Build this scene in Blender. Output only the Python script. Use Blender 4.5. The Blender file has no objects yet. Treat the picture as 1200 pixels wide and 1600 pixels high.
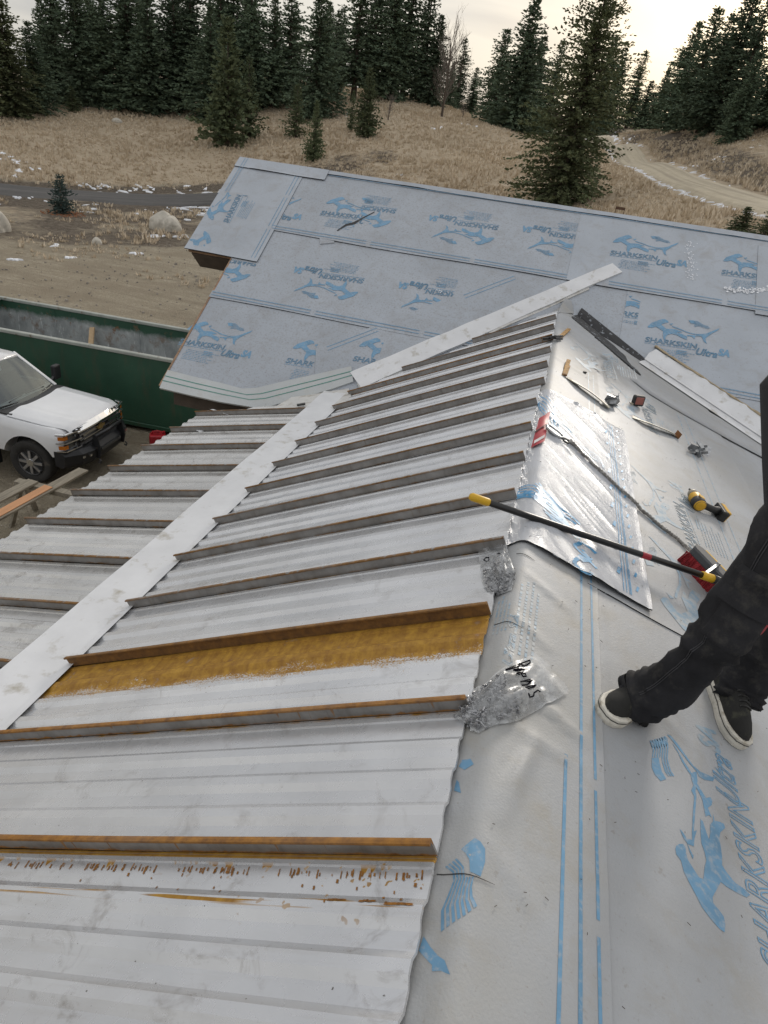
import bpy, bmesh, math, random
import numpy as np
from mathutils import Vector, Matrix, Euler

random.seed(7)
rng = np.random.default_rng(7)
sc = bpy.context.scene
col = sc.collection

# ------------------------------------------------------------------ camera
FPX = 1013.21                                   # focal length in pixels of a 1200x1600 picture
CAM = np.array([-0.1144811, 0.0, 1.2447466])
ROT = np.array([[0.957835, 0.2611387, 0.1198278],
                [0.2308314, -0.4510729, -0.8621195],
                [-0.1710817, 0.8534283, -0.4923324]])
cam_d = bpy.data.cameras.new("camera")
cam_d.sensor_fit = 'VERTICAL'
cam_d.sensor_height = 24.0
cam_d.lens = FPX / 1600.0 * 24.0
cam_d.clip_start = 0.05
cam_d.clip_end = 5000.0
cam = bpy.data.objects.new("camera", cam_d)
col.objects.link(cam)
cm = Matrix.Identity(4)
for i in range(3):
    cm[i][0] = ROT[0][i]
    cm[i][1] = -ROT[1][i]
    cm[i][2] = -ROT[2][i]
    cm[i][3] = CAM[i]
cam.matrix_world = cm
sc.camera = cam
sc.render.resolution_x = 768
sc.render.resolution_y = 1024

# ------------------------------------------------------------------ sky, sun, exposure
SUN_AZ, SUN_EL = math.radians(14.0), math.radians(15.0)      # azimuth from +Y towards +X
sun_dir = Vector((math.sin(SUN_AZ) * math.cos(SUN_EL), math.cos(SUN_AZ) * math.cos(SUN_EL), math.sin(SUN_EL)))
world = bpy.data.worlds.new("World")
sc.world = world
world.use_nodes = True
wn, wl = world.node_tree.nodes, world.node_tree.links
wn.clear()
w_out = wn.new('ShaderNodeOutputWorld')
w_bg = wn.new('ShaderNodeBackground')
w_bg.inputs['Strength'].default_value = 0.1
w_sky = wn.new('ShaderNodeTexSky')
w_sky.sky_type = 'NISHITA'
w_sky.sun_disc = False
w_sky.sun_elevation = SUN_EL
w_sky.sun_rotation = SUN_AZ
w_sky.air_density = 1.0
w_sky.dust_density = 3.0
w_tc = wn.new('ShaderNodeTexCoord')
w_map = wn.new('ShaderNodeMapping')
w_map.inputs['Scale'].default_value = (1.2, 1.2, 4.5)
w_noise = wn.new('ShaderNodeTexNoise')
w_noise.inputs['Scale'].default_value = 1.7
w_noise.inputs['Detail'].default_value = 6
w_noise.inputs['Roughness'].default_value = 0.5
w_noise.inputs['Distortion'].default_value = 0.5
w_ramp = wn.new('ShaderNodeValToRGB')
w_ramp.color_ramp.elements[0].position = 0.42
w_ramp.color_ramp.elements[0].color = (4.1, 4.15, 4.35, 1)
w_ramp.color_ramp.elements[1].position = 0.58
w_ramp.color_ramp.elements[1].color = (6.7, 6.45, 5.95, 1)
# the cloud layer is brighter and warmer round the veiled sun
w_dot = wn.new('ShaderNodeVectorMath')
w_dot.operation = 'DOT_PRODUCT'
w_dot.inputs[1].default_value = sun_dir
w_max = wn.new('ShaderNodeMath'); w_max.operation = 'MAXIMUM'; w_max.inputs[1].default_value = 0.0
w_pow = wn.new('ShaderNodeMath'); w_pow.operation = 'POWER'; w_pow.inputs[1].default_value = 42.0
w_glow = wn.new('ShaderNodeMix'); w_glow.data_type = 'RGBA'; w_glow.blend_type = 'ADD'
w_glow.inputs['B'].default_value = (3.0, 2.2, .8, 1)
w_mix = wn.new('ShaderNodeMix'); w_mix.data_type = 'RGBA'
w_mix.inputs['Factor'].default_value = 0.86
wl.new(w_tc.outputs['Generated'], w_map.inputs['Vector'])
wl.new(w_map.outputs['Vector'], w_noise.inputs['Vector'])
wl.new(w_noise.outputs['Fac'], w_ramp.inputs['Fac'])
wl.new(w_tc.outputs['Generated'], w_dot.inputs[0])
wl.new(w_dot.outputs['Value'], w_max.inputs[0])
wl.new(w_max.outputs[0], w_pow.inputs[0])
wl.new(w_pow.outputs[0], w_glow.inputs['Factor'])
wl.new(w_ramp.outputs['Color'], w_glow.inputs['A'])
wl.new(w_sky.outputs['Color'], w_mix.inputs['A'])
wl.new(w_glow.outputs['Result'], w_mix.inputs['B'])
# overcast sky: the zenith is brighter than the horizon
w_sep = wn.new('ShaderNodeSeparateXYZ')
w_el = wn.new('ShaderNodeMapRange'); w_el.clamp = True
w_el.inputs['From Min'].default_value = 0.0; w_el.inputs['From Max'].default_value = 1.0
w_el.inputs['To Min'].default_value = 0.78; w_el.inputs['To Max'].default_value = 1.45
w_mul = wn.new('ShaderNodeMix'); w_mul.data_type = 'RGBA'; w_mul.blend_type = 'MULTIPLY'; w_mul.inputs['Factor'].default_value = 1.0
wl.new(w_tc.outputs['Generated'], w_sep.inputs[0])
wl.new(w_sep.outputs[2], w_el.inputs['Value'])
wl.new(w_mix.outputs['Result'], w_mul.inputs['A'])
wl.new(w_el.outputs['Result'], w_mul.inputs['B'])
wl.new(w_mul.outputs['Result'], w_bg.inputs['Color'])
wl.new(w_bg.outputs['Background'], w_out.inputs['Surface'])

sun_d = bpy.data.lights.new("sun", 'SUN')
sun_d.energy = 1.5
sun_d.angle = math.radians(12.0)
sun_d.color = (1.0, 0.93, 0.84)
sun = bpy.data.objects.new("sun", sun_d)
col.objects.link(sun)
sun.rotation_euler = (-sun_dir).to_track_quat('-Z', 'Y').to_euler()

sc.view_settings.view_transform = 'Standard'
sc.view_settings.look = 'None'
sc.view_settings.gamma = 1.0
sc.view_settings.use_curve_mapping = False
sc.view_settings.exposure = 0.46

# ------------------------------------------------------------------ planes of the house (metres)
GZ = -5.2                     # yard level; the ridge of the near roof is z = 0
Y0 = 7.0625                   # where that ridge runs into the far wing
XT = -1.73; ZT = 0.5 * XT     # change of pitch between main roof and porch roof
XE = -3.05                    # porch eave
FR_Y = 8.335                  # ridge of the far wing
PITCH = 0.4305                # rib spacing
RIB0 = 0.86


def ray(px, py):
    d = ROT.T @ np.array([px - 600.0, py - 800.0, FPX])
    return d / np.linalg.norm(d)


PL = {'m': ((.5, 0, -1.), 0.), 'p': ((.25, 0, -1.), .25 * XT - ZT), 'r': ((1 / 3, 0, 1.), 0.),
      'f': ((0, 2 / 3, -1.), 2 / 3 * Y0)}
PLN = {k: Vector(v[0]).normalized() * (1 if v[0][2] > 0 else -1) for k, v in PL.items()}   # upward normals


def on(k, px, py, e=0.0):
    """the point of roof plane k (raised e along its normal) that the photograph shows at a pixel"""
    n, d = np.array(PL[k][0]), PL[k][1]
    d = d + float(n @ (np.array(PLN[k]) * e))
    r = ray(px, py)
    t = (d - n @ CAM) / (n @ r)
    return Vector(CAM + t * r)


def onz(px, py, z):
    r = ray(px, py)
    return Vector(CAM + (z - CAM[2]) / r[2] * r)


def ond(px, py, dist):
    return Vector(CAM + dist * ray(px, py))


def zp(k, x, y):
    n, d = PL[k]
    return (d - n[0] * x - n[1] * y) / n[2]


# ------------------------------------------------------------------ helpers
def setp(o, label=None, cat=None, group=None, kind=None):
    if label: o["label"] = label
    if cat: o["category"] = cat
    if group: o["group"] = group
    if kind: o["kind"] = kind
    return o


def empty(name, loc=(0, 0, 0), rz=0.0, label=None, cat=None, group=None):
    o = bpy.data.objects.new(name, None)
    o.empty_display_size = 0.2
    col.objects.link(o)
    o.location = loc
    o.rotation_euler = (0, 0, rz)
    return setp(o, label, cat, group)


WM = {}                        # world matrices of objects whose mesh is in world coordinates


def link(name, me, mat=None, parent=None, keep=False):
    """keep=True: the mesh is in world coordinates although it gets a parent"""
    o = bpy.data.objects.new(name, me)
    col.objects.link(o)
    if mat is not None and not me.materials:
        me.materials.append(mat)
    if parent is not None:
        o.parent = parent
        W = WM.get(parent.name)
        if W is None:
            W = Matrix.LocRotScale(parent.location, parent.rotation_euler, parent.scale)
        if keep:
            o.matrix_parent_inverse = W.inverted()
            WM[o.name] = Matrix.Identity(4)
        else:
            WM[o.name] = W.copy()
    return o


class MB:
    """collects faces for ONE mesh"""
    def __init__(s):
        s.v, s.f, s.uv, s.mi = [], [], [], []

    def add(s, vs, fs, uvs=None, mi=0):
        b = len(s.v)
        s.v += [tuple(v) for v in vs]
        for i, f in enumerate(fs):
            s.f.append(tuple(b + k for k in f))
            s.mi.append(mi)
            s.uv.append([uvs[k] for k in f] if uvs else [(0, 0)] * len(f))

    def quad(s, a, b, c, d, uvs=None, mi=0):
        s.add([a, b, c, d], [(0, 1, 2, 3)], uvs, mi)

    def box(s, c, size, rot=None, mi=0, taper=1.0):
        hx, hy, hz = size[0] / 2, size[1] / 2, size[2] / 2
        vs = []
        for z in (-hz, hz):
            k = taper if z > 0 else 1.0
            for x, y in ((-hx, -hy), (hx, -hy), (hx, hy), (-hx, hy)):
                v = Vector((x * k, y * k, z))
                if rot is not None: v = rot @ v
                vs.append(v + Vector(c))
        s.add(vs, [(3, 2, 1, 0), (4, 5, 6, 7), (0, 1, 5, 4), (1, 2, 6, 5), (2, 3, 7, 6), (3, 0, 4, 7)], None, mi)

    def beam(s, a, b, w, h, up=(0, 0, 1), mi=0):
        """a box along a-b, w wide, h high; up gives the side of h"""
        a, b = Vector(a), Vector(b)
        d = (b - a).normalized()
        x = d.cross(Vector(up))
        if x.length < 1e-5: x = d.cross(Vector((1, 0, 0)))
        x.normalize()
        u = x.cross(d).normalized()
        vs = []
        for p in (a, b):
            for sx, su in ((-1, -1), (1, -1), (1, 1), (-1, 1)):
                vs.append(p + x * (sx * w / 2) + u * (su * h / 2))
        s.add(vs, [(0, 1, 2, 3), (7, 6, 5, 4), (0, 4, 5, 1), (1, 5, 6, 2), (2, 6, 7, 3), (3, 7, 4, 0)], None, mi)

    def tube(s, pts, r, n=8, mi=0, cap=True, flat=1.0, up=(0, 0, 1)):
        pts = [Vector(p) for p in pts]
        rs = r if isinstance(r, (list, tuple)) else [r] * len(pts)
        rings = []
        prev = None
        for i, p in enumerate(pts):
            d = (pts[min(i + 1, len(pts) - 1)] - pts[max(i - 1, 0)])
            if d.length < 1e-9: d = Vector((0, 0, 1))
            d.normalize()
            if prev is None:
                x = d.cross(Vector(up))
                if x.length < 1e-4: x = d.cross(Vector((1, 0, 0)))
            else:
                x = prev - d * prev.dot(d)
            x.normalize(); prev = x
            y = d.cross(x)
            rings.append([p + (x * math.cos(2 * math.pi * k / n) + y * (flat * math.sin(2 * math.pi * k / n))) * rs[i] for k in range(n)])
        vs = [v for g in rings for v in g]
        fs = []
        for i in range(len(rings) - 1):
            for k in range(n):
                a = i * n + k; b = i * n + (k + 1) % n
                fs.append((a, b, b + n, a + n))
        if cap:
            fs.append(tuple(range(n - 1, -1, -1)))
            fs.append(tuple((len(rings) - 1) * n + k for k in range(n)))
        s.add(vs, fs, None, mi)

    def loft(s, rings, closed=True, cap=True, mi=0, uvs=None):
        n = len(rings[0])
        vs = [v for g in rings for v in g]
        fs = []
        for i in range(len(rings) - 1):
            for k in range(n if closed else n - 1):
                a = i * n + k; b = i * n + (k + 1) % n
                fs.append((a, b, b + n, a + n))
        if cap and closed:
            fs.append(tuple(range(n - 1, -1, -1)))
            fs.append(tuple((len(rings) - 1) * n + k for k in range(n)))
        s.add(vs, fs, uvs, mi)

    def grid(s, P, uv=None, mi=0):
        """P: array (ny, nx, 3)"""
        P = np.asarray(P)
        ny, nx = P.shape[:2]
        idx = np.arange(nx * ny).reshape(ny, nx)
        q = np.stack([idx[:-1, :-1], idx[:-1, 1:], idx[1:, 1:], idx[1:, :-1]], -1).reshape(-1, 4)
        s.add(P.reshape(-1, 3).tolist(), q.tolist(), None if uv is None else np.asarray(uv).reshape(-1, 2).tolist(), mi)

    def mesh(s, name, mats=(), smooth=False):
        me = bpy.data.meshes.new(name)
        me.from_pydata(s.v, [], s.f)
        for m in mats: me.materials.append(m)
        if any(s.mi): me.polygons.foreach_set('material_index', s.mi)
        if any(u != (0, 0) for f in s.uv for u in f):
            l = me.uv_layers.new(name="UVMap")
            l.data.foreach_set('uv', [c for f in s.uv for u in f for c in u])
        if smooth: me.polygons.foreach_set('use_smooth', [True] * len(me.polygons))
        me.update()
        return me

    def build(s, name, mat, parent=None, smooth=False, keep=False, bevel=0.0, seg=1, fixn=False):
        mats = mat if isinstance(mat, (list, tuple)) else [mat]
        me = s.mesh(name, mats, smooth)
        if fixn or bevel:
            bm = bmesh.new(); bm.from_mesh(me)
            if fixn: bmesh.ops.recalc_face_normals(bm, faces=bm.faces)
            if bevel:
                es = [e for e in bm.edges if len(e.link_faces) == 2 and e.calc_face_angle(0) > 0.5]
                bmesh.ops.bevel(bm, geom=es, offset=bevel, segments=seg, affect='EDGES', profile=0.5)
            bm.to_mesh(me); bm.free()
        return link(name, me, None, parent, keep)


def poly_mesh(name, polys, mat, thick=0.0, subdiv=0.0):
    """flat outlines (lists of 3-D points) filled to one mesh"""
    bm = bmesh.new()
    for p in polys:
        vs = [bm.verts.new(q) for q in p]
        try:
            bm.faces.new(vs)
        except ValueError:
            pass
    bmesh.ops.triangulate(bm, faces=bm.faces)
    if subdiv:
        for _ in range(3):
            es = [e for e in bm.edges if e.calc_length() > subdiv]
            if not es: break
            bmesh.ops.subdivide_edges(bm, edges=es, cuts=1)
        bmesh.ops.triangulate(bm, faces=bm.faces)
    me = bpy.data.meshes.new(name)
    bm.to_mesh(me); bm.free()
    me.materials.append(mat)
    return me


def copy_tree(o, parent=None):
    c = o.copy(); col.objects.link(c); c.parent = parent
    for ch in list(o.children): copy_tree(ch, c)
    return c


def vnoise(x, y, seed=0):
    """smooth value noise in -1..1 for arrays"""
    x = np.asarray(x, float); y = np.asarray(y, float)
    xi, yi = np.floor(x), np.floor(y)
    fx, fy = x - xi, y - yi
    fx = fx * fx * (3 - 2 * fx); fy = fy * fy * (3 - 2 * fy)

    def hsh(a, b):
        v = np.sin(a * 127.1 + b * 311.7 + seed * 74.7) * 43758.5453
        return (v - np.floor(v)) * 2 - 1
    return ((hsh(xi, yi) * (1 - fx) + hsh(xi + 1, yi) * fx) * (1 - fy) + (hsh(xi, yi + 1) * (1 - fx) + hsh(xi + 1, yi + 1) * fx) * fy)


def fbm(x, y, seed=0, o=4):
    s = 0; a = 1.0; t = 0
    for i in range(o):
        s = s + a * vnoise(np.asarray(x) * 2 ** i, np.asarray(y) * 2 ** i, seed + i); t += a; a *= .5
    return s / t


# ------------------------------------------------------------------ materials
MAT = {}


class NT:
    def __init__(s, name):
        s.m = bpy.data.materials.new(name); s.m.use_nodes = True
        s.t = s.m.node_tree; s.n = s.t.nodes; s.l = s.t.links
        s.b = s.n['Principled BSDF']
        s.geo = s.n.new('ShaderNodeNewGeometry')
        s.tc = s.n.new('ShaderNodeTexCoord')

    def pos(s, mode='P', scale=(1, 1, 1)):
        o = {'P': s.geo.outputs['Position'], 'O': s.tc.outputs['Object'], 'U': s.tc.outputs['UV']}[mode]
        if scale == (1, 1, 1): return o
        m = s.n.new('ShaderNodeMapping'); m.inputs['Scale'].default_value = scale
        s.l.new(o, m.inputs['Vector'])
        return m.outputs['Vector']

    def noise(s, vec, scale, detail=4, rough=.55, dist=0.0):
        k = s.n.new('ShaderNodeTexNoise')
        k.inputs['Scale'].default_value = scale; k.inputs['Detail'].default_value = detail
        k.inputs['Roughness'].default_value = rough; k.inputs['Distortion'].default_value = dist
        s.l.new(vec, k.inputs['Vector'])
        return k.outputs['Fac']

    def ramp(s, fac, lo, hi, a=0.0, b=1.0):
        k = s.n.new('ShaderNodeMapRange'); k.clamp = True
        k.inputs['From Min'].default_value = lo; k.inputs['From Max'].default_value = hi
        k.inputs['To Min'].default_value = a; k.inputs['To Max'].default_value = b
        s.l.new(fac, k.inputs['Value'])
        return k.outputs['Result']

    def math(s, op, a, b=None):
        k = s.n.new('ShaderNodeMath'); k.operation = op
        for i, q in enumerate((a, b)):
            if q is None: continue
            if isinstance(q, (int, float)): k.inputs[i].default_value = q
            else: s.l.new(q, k.inputs[i])
        return k.outputs[0]

    def mix(s, fac, a, b, mode='MIX'):
        k = s.n.new('ShaderNodeMix'); k.data_type = 'RGBA'; k.blend_type = mode
        for nm, q in (('Factor', fac), ('A', a), ('B', b)):
            if isinstance(q, (int, float)): k.inputs[nm].default_value = q
            elif isinstance(q, tuple): k.inputs[nm].default_value = (q[0], q[1], q[2], 1)
            else: s.l.new(q, k.inputs[nm])
        return k.outputs['Result']

    def sep(s, vec):
        k = s.n.new('ShaderNodeSeparateXYZ'); s.l.new(vec, k.inputs[0])
        return k.outputs

    def bump(s, h, strength=.3, dist=.01):
        k = s.n.new('ShaderNodeBump'); k.inputs['Strength'].default_value = strength; k.inputs['Distance'].default_value = dist
        s.l.new(h, k.inputs['Height']); s.l.new(k.outputs['Normal'], s.b.inputs['Normal'])

    def setin(s, nm, v):
        if isinstance(v, (int, float)): s.b.inputs[nm].default_value = v
        elif isinstance(v, tuple): s.b.inputs[nm].default_value = (v[0], v[1], v[2], 1)
        else: s.l.new(v, s.b.inputs[nm])


def simple(name, c, rough=.6, metal=0.0, var=.18, vs=6.0, bump=0.0, bs=60.0, c2=None, c2s=3.0, lo=.5, hi=.7, mode='O', stretch=(1, 1, 1), spec=None):
    t = NT(name)
    p = t.pos(mode, stretch)
    n1 = t.noise(p, vs, 5)
    k = t.ramp(n1, .25, .75, 1 - var, 1 + var)
    cm_ = t.mix(1.0, c, k, 'MULTIPLY')
    if c2 is not None:
        n2 = t.noise(p, c2s, 6, .62)
        cm_ = t.mix(t.ramp(n2, lo, hi), cm_, c2)
    t.setin('Base Color', cm_)
    t.setin('Roughness', rough); t.setin('Metallic', metal)
    if spec is not None: t.setin('Specular IOR Level', spec)
    if bump: t.bump(t.noise(p, bs, 4), bump, .01)
    MAT[name] = t.m
    return t.m


# painted steel roof panels; UV is in metres: u down the slope, v across from the near rib
def panel_mat(name, wash=False, drips=False, rustline=.3, base=(.62, .632, .655), dirt=.5):
    t = NT(name)
    p = t.pos('P'); uv = t.pos('U'); s = t.sep(uv)
    info = t.n.new('ShaderNodeObjectInfo')
    c = t.mix(1.0, base, t.ramp(t.noise(p, 3.0, 5), .3, .7, .9, 1.07), 'MULTIPLY')
    c = t.mix(1.0, c, t.ramp(info.outputs['Random'], 0, 1, .93, 1.05), 'MULTIPLY')
    # scuffs and dried water marks that run down the slope
    c = t.mix(t.math('MULTIPLY', t.ramp(t.noise(t.pos('U', (2.2, 26, 1)), 1.0, 6, .65), .52, .78), .35 * dirt), c, (.33, .30, .25))
    c = t.mix(t.math('MULTIPLY', t.ramp(t.noise(p, 9, 8, .72, .6), .55, .70), .8 * dirt), c, (.24, .22, .20))
    c = t.mix(t.ramp(t.noise(p, 85, 3, .5), .735, .76), c, (.10, .09, .08))
    rc = t.mix(t.ramp(t.noise(p, 26, 6, .7), .3, .7), (.22, .10, .012), (.47, .265, .032))
    rc = t.mix(t.math('MULTIPLY', t.ramp(t.noise(t.pos('U', (34, 2.5, 1)), 1.0, 5, .65), .45, .7), .6), rc, (.19, .085, .014))
    v = s[1]; u = s[0]
    # rust creeping from the foot of the next rib
    edge = t.ramp(v, PITCH - .018, PITCH - .004)
    m = t.math('MULTIPLY', edge, t.ramp(t.noise(t.pos('U', (7, 2, 1)), 1.5, 5), .62 - rustline * .6, .75 - rustline * .5))
    if wash:
        e = t.math('ADD', v, t.math('MULTIPLY', t.math('SUBTRACT', t.noise(t.pos('U', (2.0, 9, 1)), 2.2, 5), .5), .17))
        full = t.ramp(e, PITCH * .26, PITCH * .80)
        grit = t.noise(p, 190, 3, .6)
        m2 = t.ramp(t.math('ADD', grit, t.math('MULTIPLY', t.math('SUBTRACT', full, .5), 1.25)), .44, .60)
        m = t.math('MAXIMUM', m, t.math('MULTIPLY', m2, t.ramp(e, PITCH * .22, PITCH * .36)))
        m = t.math('MULTIPLY', m, t.ramp(t.noise(p, 13, 4, .7), .22, .36, .72, 1.0))
    if drips:
        d = t.math('ADD', t.math('MULTIPLY', t.noise(t.pos('U', (30, 6, 1)), 1.0, 3, .6), .75), t.math('MULTIPLY', t.noise(t.pos('U', (9, 3, 1)), 1.0, 2, .5), .25))
        near = t.ramp(v, PITCH - .085, PITCH - .026)
        m = t.math('MAXIMUM', m, t.math('MULTIPLY', t.ramp(t.math('ADD', d, t.math('MULTIPLY', t.math('SUBTRACT', near, 1.0), .34)), .505, .53), t.math('MULTIPLY', t.ramp(v, PITCH - .11, PITCH - .09), t.ramp(v, PITCH - .024, PITCH - .034))))
        sp = t.noise(t.pos('U', (30, 34, 1)), 1.0, 2, .5)
        m = t.math('MAXIMUM', m, t.math('MULTIPLY', t.ramp(sp, .665, .685), t.math('MULTIPLY', t.ramp(v, PITCH - .17, PITCH - .13), t.ramp(u, .9, .1))))
        st = t.noise(t.pos('U', (2.0, 70, 1)), 1.3, 2, .4)
        m = t.math('MAXIMUM', m, t.math('MULTIPLY', t.ramp(st, .56, .60), t.math('MULTIPLY', t.ramp(v, PITCH - .135, PITCH - .125), t.ramp(v, PITCH - .105, PITCH - .11))))
        m = t.math('MAXIMUM', m, t.ramp(t.math('ABSOLUTE', t.math('SUBTRACT', v, PITCH - .012)), .006, .004))
    c = t.mix(m, c, rc)
    t.setin('Base Color', c)
    t.setin('Roughness', t.math('ADD', t.math('MULTIPLY', m, .45), t.ramp(t.noise(p, 14, 4), .3, .7, .20, .34)))
    t.setin('Metallic', t.math('MULTIPLY', t.math('SUBTRACT', 1.0, m), .48))
    t.bump(t.noise(p, 5, 3), .12, .012)
    MAT[name] = t.m
    return t.m


def rib_mat(name, rust=.3, full=False):
    t = NT(name)
    p = t.pos('P'); s = t.sep(t.pos('U'))
    c = t.mix(t.ramp(t.noise(p, 7, 6, .65), .35, .7), (.33, .32, .31), (.19, .178, .165))
    c = t.mix(t.math('MULTIPLY', t.ramp(t.noise(t.pos('U', (30, 4, 1)), 1, 5, .65), .5, .75), .5), c, (.12, .11, .10))
    rc = t.mix(t.ramp(t.noise(p, 30, 5, .7), .3, .7), (.10, .05, .02) if rust < .5 else (.13, .055, .014), (.24, .12, .03) if rust < .5 else (.34, .155, .022))
    if full:
        m = t.ramp(t.noise(p, 6, 5), .2, .3, .75, 1)
    else:
        e = t.math('ADD', s[1], t.math('MULTIPLY', t.math('SUBTRACT', t.noise(t.pos('U', (24, 3, 1)), 1, 4), .5), .03))
        m = t.ramp(e, .0545 - rust * .009, .0575 - rust * .008)
        m = t.math('MAXIMUM', m, t.math('MULTIPLY', t.ramp(e, .008, .003), t.ramp(t.noise(p, 5, 3), .6 - rust * .4, .7 - rust * .3)))
        m = t.math('MAXIMUM', m, t.math('MULTIPLY', t.ramp(t.noise(t.pos('U', (55, 6, 1)), 1, 3), .62, .66), rust))
        m = t.math('MULTIPLY', m, t.ramp(t.noise(p, 2.3, 2), .3, .55, .35 + rust * .65, 1.0))
    c = t.mix(m, c, rc)
    t.setin('Base Color', c)
    t.setin('Metallic', t.math('MULTIPLY', t.math('SUBTRACT', 1.0, m), .45))
    t.setin('Roughness', t.math('ADD', t.math('MULTIPLY', m, .4), .42))
    t.bump(t.noise(p, 120, 3), .1, .003)
    MAT[name] = t.m
    return t.m


panel_mat('panel_plain', dirt=.45)
panel_mat('panel_old', rustline=.15, base=(.56, .56, .555), dirt=1.0)
panel_mat('panel_wash', wash=True, rustline=.8)
panel_mat('panel_drips', drips=True, rustline=.8, dirt=.8)
rib_mat('rib_plain', .25)
rib_mat('rib_rusty', .8)
rib_mat('rib_wash', full=True)


def membrane(name, base, speck, specklo, speckhi, dirt, dirtamt, rough=.5, weave=0.0, fine=90, weathered=None):
    t = NT(name)
    p = t.pos('P')
    c = t.mix(1.0, base, t.ramp(t.noise(p, 1.6, 5), .3, .7, .90, 1.09), 'MULTIPLY')
    if weathered:
        c = t.mix(t.ramp(t.noise(p, .9, 5, .6, .8), .42, .62), c, weathered)
    c = t.mix(t.math('MULTIPLY', t.ramp(t.noise(p, fine, 3, .6), specklo, speckhi), .6), c, speck)
    c = t.mix(t.math('MULTIPLY', t.ramp(t.noise(p, 5.5, 8, .7, .5), .5, .72), dirtamt), c, dirt)
    c = t.mix(t.math('MULTIPLY', t.ramp(t.noise(p, 33, 4, .6), .66, .72), .45), c, (.22, .20, .17))
    t.setin('Base Color', c); t.setin('Roughness', rough)
    h = t.noise(p, 160, 3)
    if weave:
        w = t.n.new('ShaderNodeTexWave'); w.wave_type = 'BANDS'; w.bands_direction = 'Y'
        w.inputs['Scale'].default_value = 46.0
        w.inputs['Distortion'].default_value = .6
        t.l.new(p, w.inputs['Vector'])
        t.bump(w.outputs['Fac'], weave, .004)
    else:
        t.bump(t.math('ADD', h, t.math('MULTIPLY', t.noise(p, 11, 4), 2.2)), .16, .006)
    MAT[name] = t.m
    return t.m


membrane('sheet_far', (.355, .388, .435), (.21, .195, .185), .52, .72, (.245, .235, .23), .45, .60, fine=55)
membrane('sheet_far_clean', (.365, .40, .45), (.25, .24, .24), .60, .74, (.26, .245, .23), .5, .5, fine=50)
membrane('sheet_near', (.355, .37, .39), (.26, .245, .225), .64, .74, (.30, .285, .255), .65, .50, fine=120, weathered=(.315, .32, .325))
membrane('sheet_ridge', (.345, .36, .38), (.26, .24, .215), .64, .74, (.31, .29, .25), .7, .56, fine=120, weathered=(.325, .325, .315))
membrane('sheet_mesh', (.50, .52, .56), (.34, .35, .38), .60, .72, (.40, .41, .425), .45, .27, weave=.55, fine=150)
membrane('sheet_ice', (.44, .465, .475), (.36, .35, .33), .60, .70, (.40, .385, .35), .5, .5, fine=70)
simple('print_blue', (.125, .27, .42), .5, var=.2, vs=14, c2=(.30, .36, .42), c2s=60, lo=.50, hi=.72, mode='P')
simple('print_faded', (.22, .32, .41), .5, var=.18, vs=14, c2=(.37, .395, .41), c2s=30, lo=.42, hi=.60, mode='P')
simple('print_mesh', (.05, .25, .47), .4, var=.25, vs=20, c2=(.36, .44, .53), c2s=34, lo=.55, hi=.66, mode='P')
simple('print_green', (.07, .23, .19), .5, var=.2, vs=10, mode='P')
simple('flash_white', (.64, .65, .67), .42, .05, var=.09, vs=5, c2=(.36, .335, .28), c2s=9, lo=.56, hi=.74, mode='P', bump=.06, bs=9)
simple('flash_dirty', (.55, .545, .53), .5, .05, var=.14, vs=6, c2=(.33, .30, .25), c2s=9, lo=.52, hi=.7, mode='P', bump=.08, bs=20)
simple('tape_and_shade_black', (.012, .013, .016), .55, var=.3, vs=20, c2=(.22, .24, .27), c2s=26, lo=.60, hi=.64, mode='P', bump=.25, bs=40, stretch=(1, 1, 1))  # pale flecks are highlights painted into the black, as on wrinkled tape
simple('ply_edge', (.30, .19, .12), .8, var=.25, vs=8, c2=(.16, .11, .075), c2s=14, mode='P', bump=.2, bs=60)
simple('deck_dark', (.13, .095, .065), .85, var=.3, vs=5, mode='P', bump=.2, bs=30)
simple('fascia_brown', (.075, .058, .045), .8, var=.3, vs=6, mode='P', bump=.2, bs=30)
simple('wall_wood', (.22, .15, .09), .8, var=.25, vs=3, mode='P', stretch=(1, 1, .2), bump=.2, bs=20)
simple('glue_tan', (.36, .29, .19), .7, var=.3, vs=20, mode='P', bump=.4, bs=40)
simple('snow', (.80, .82, .86), .7, var=.06, vs=5, bump=.3, bs=8)
simple('rust_run', (.27, .115, .016), .75, var=.4, vs=60, mode='P', c2=(.15, .06, .012), c2s=90, lo=.5, hi=.65)
# ================================================================== THE HOUSE
house = empty('house', (-0.5, 6.0, GZ), 0,
              'house roof being re-covered with ribbed metal panels and blue printed grey underlayment', 'house')
CF = math.cos(math.atan(2 / 3))


def hpart(mb, name, mat, **k):
    return mb.build(name, mat, house, keep=True, **k)


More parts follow.
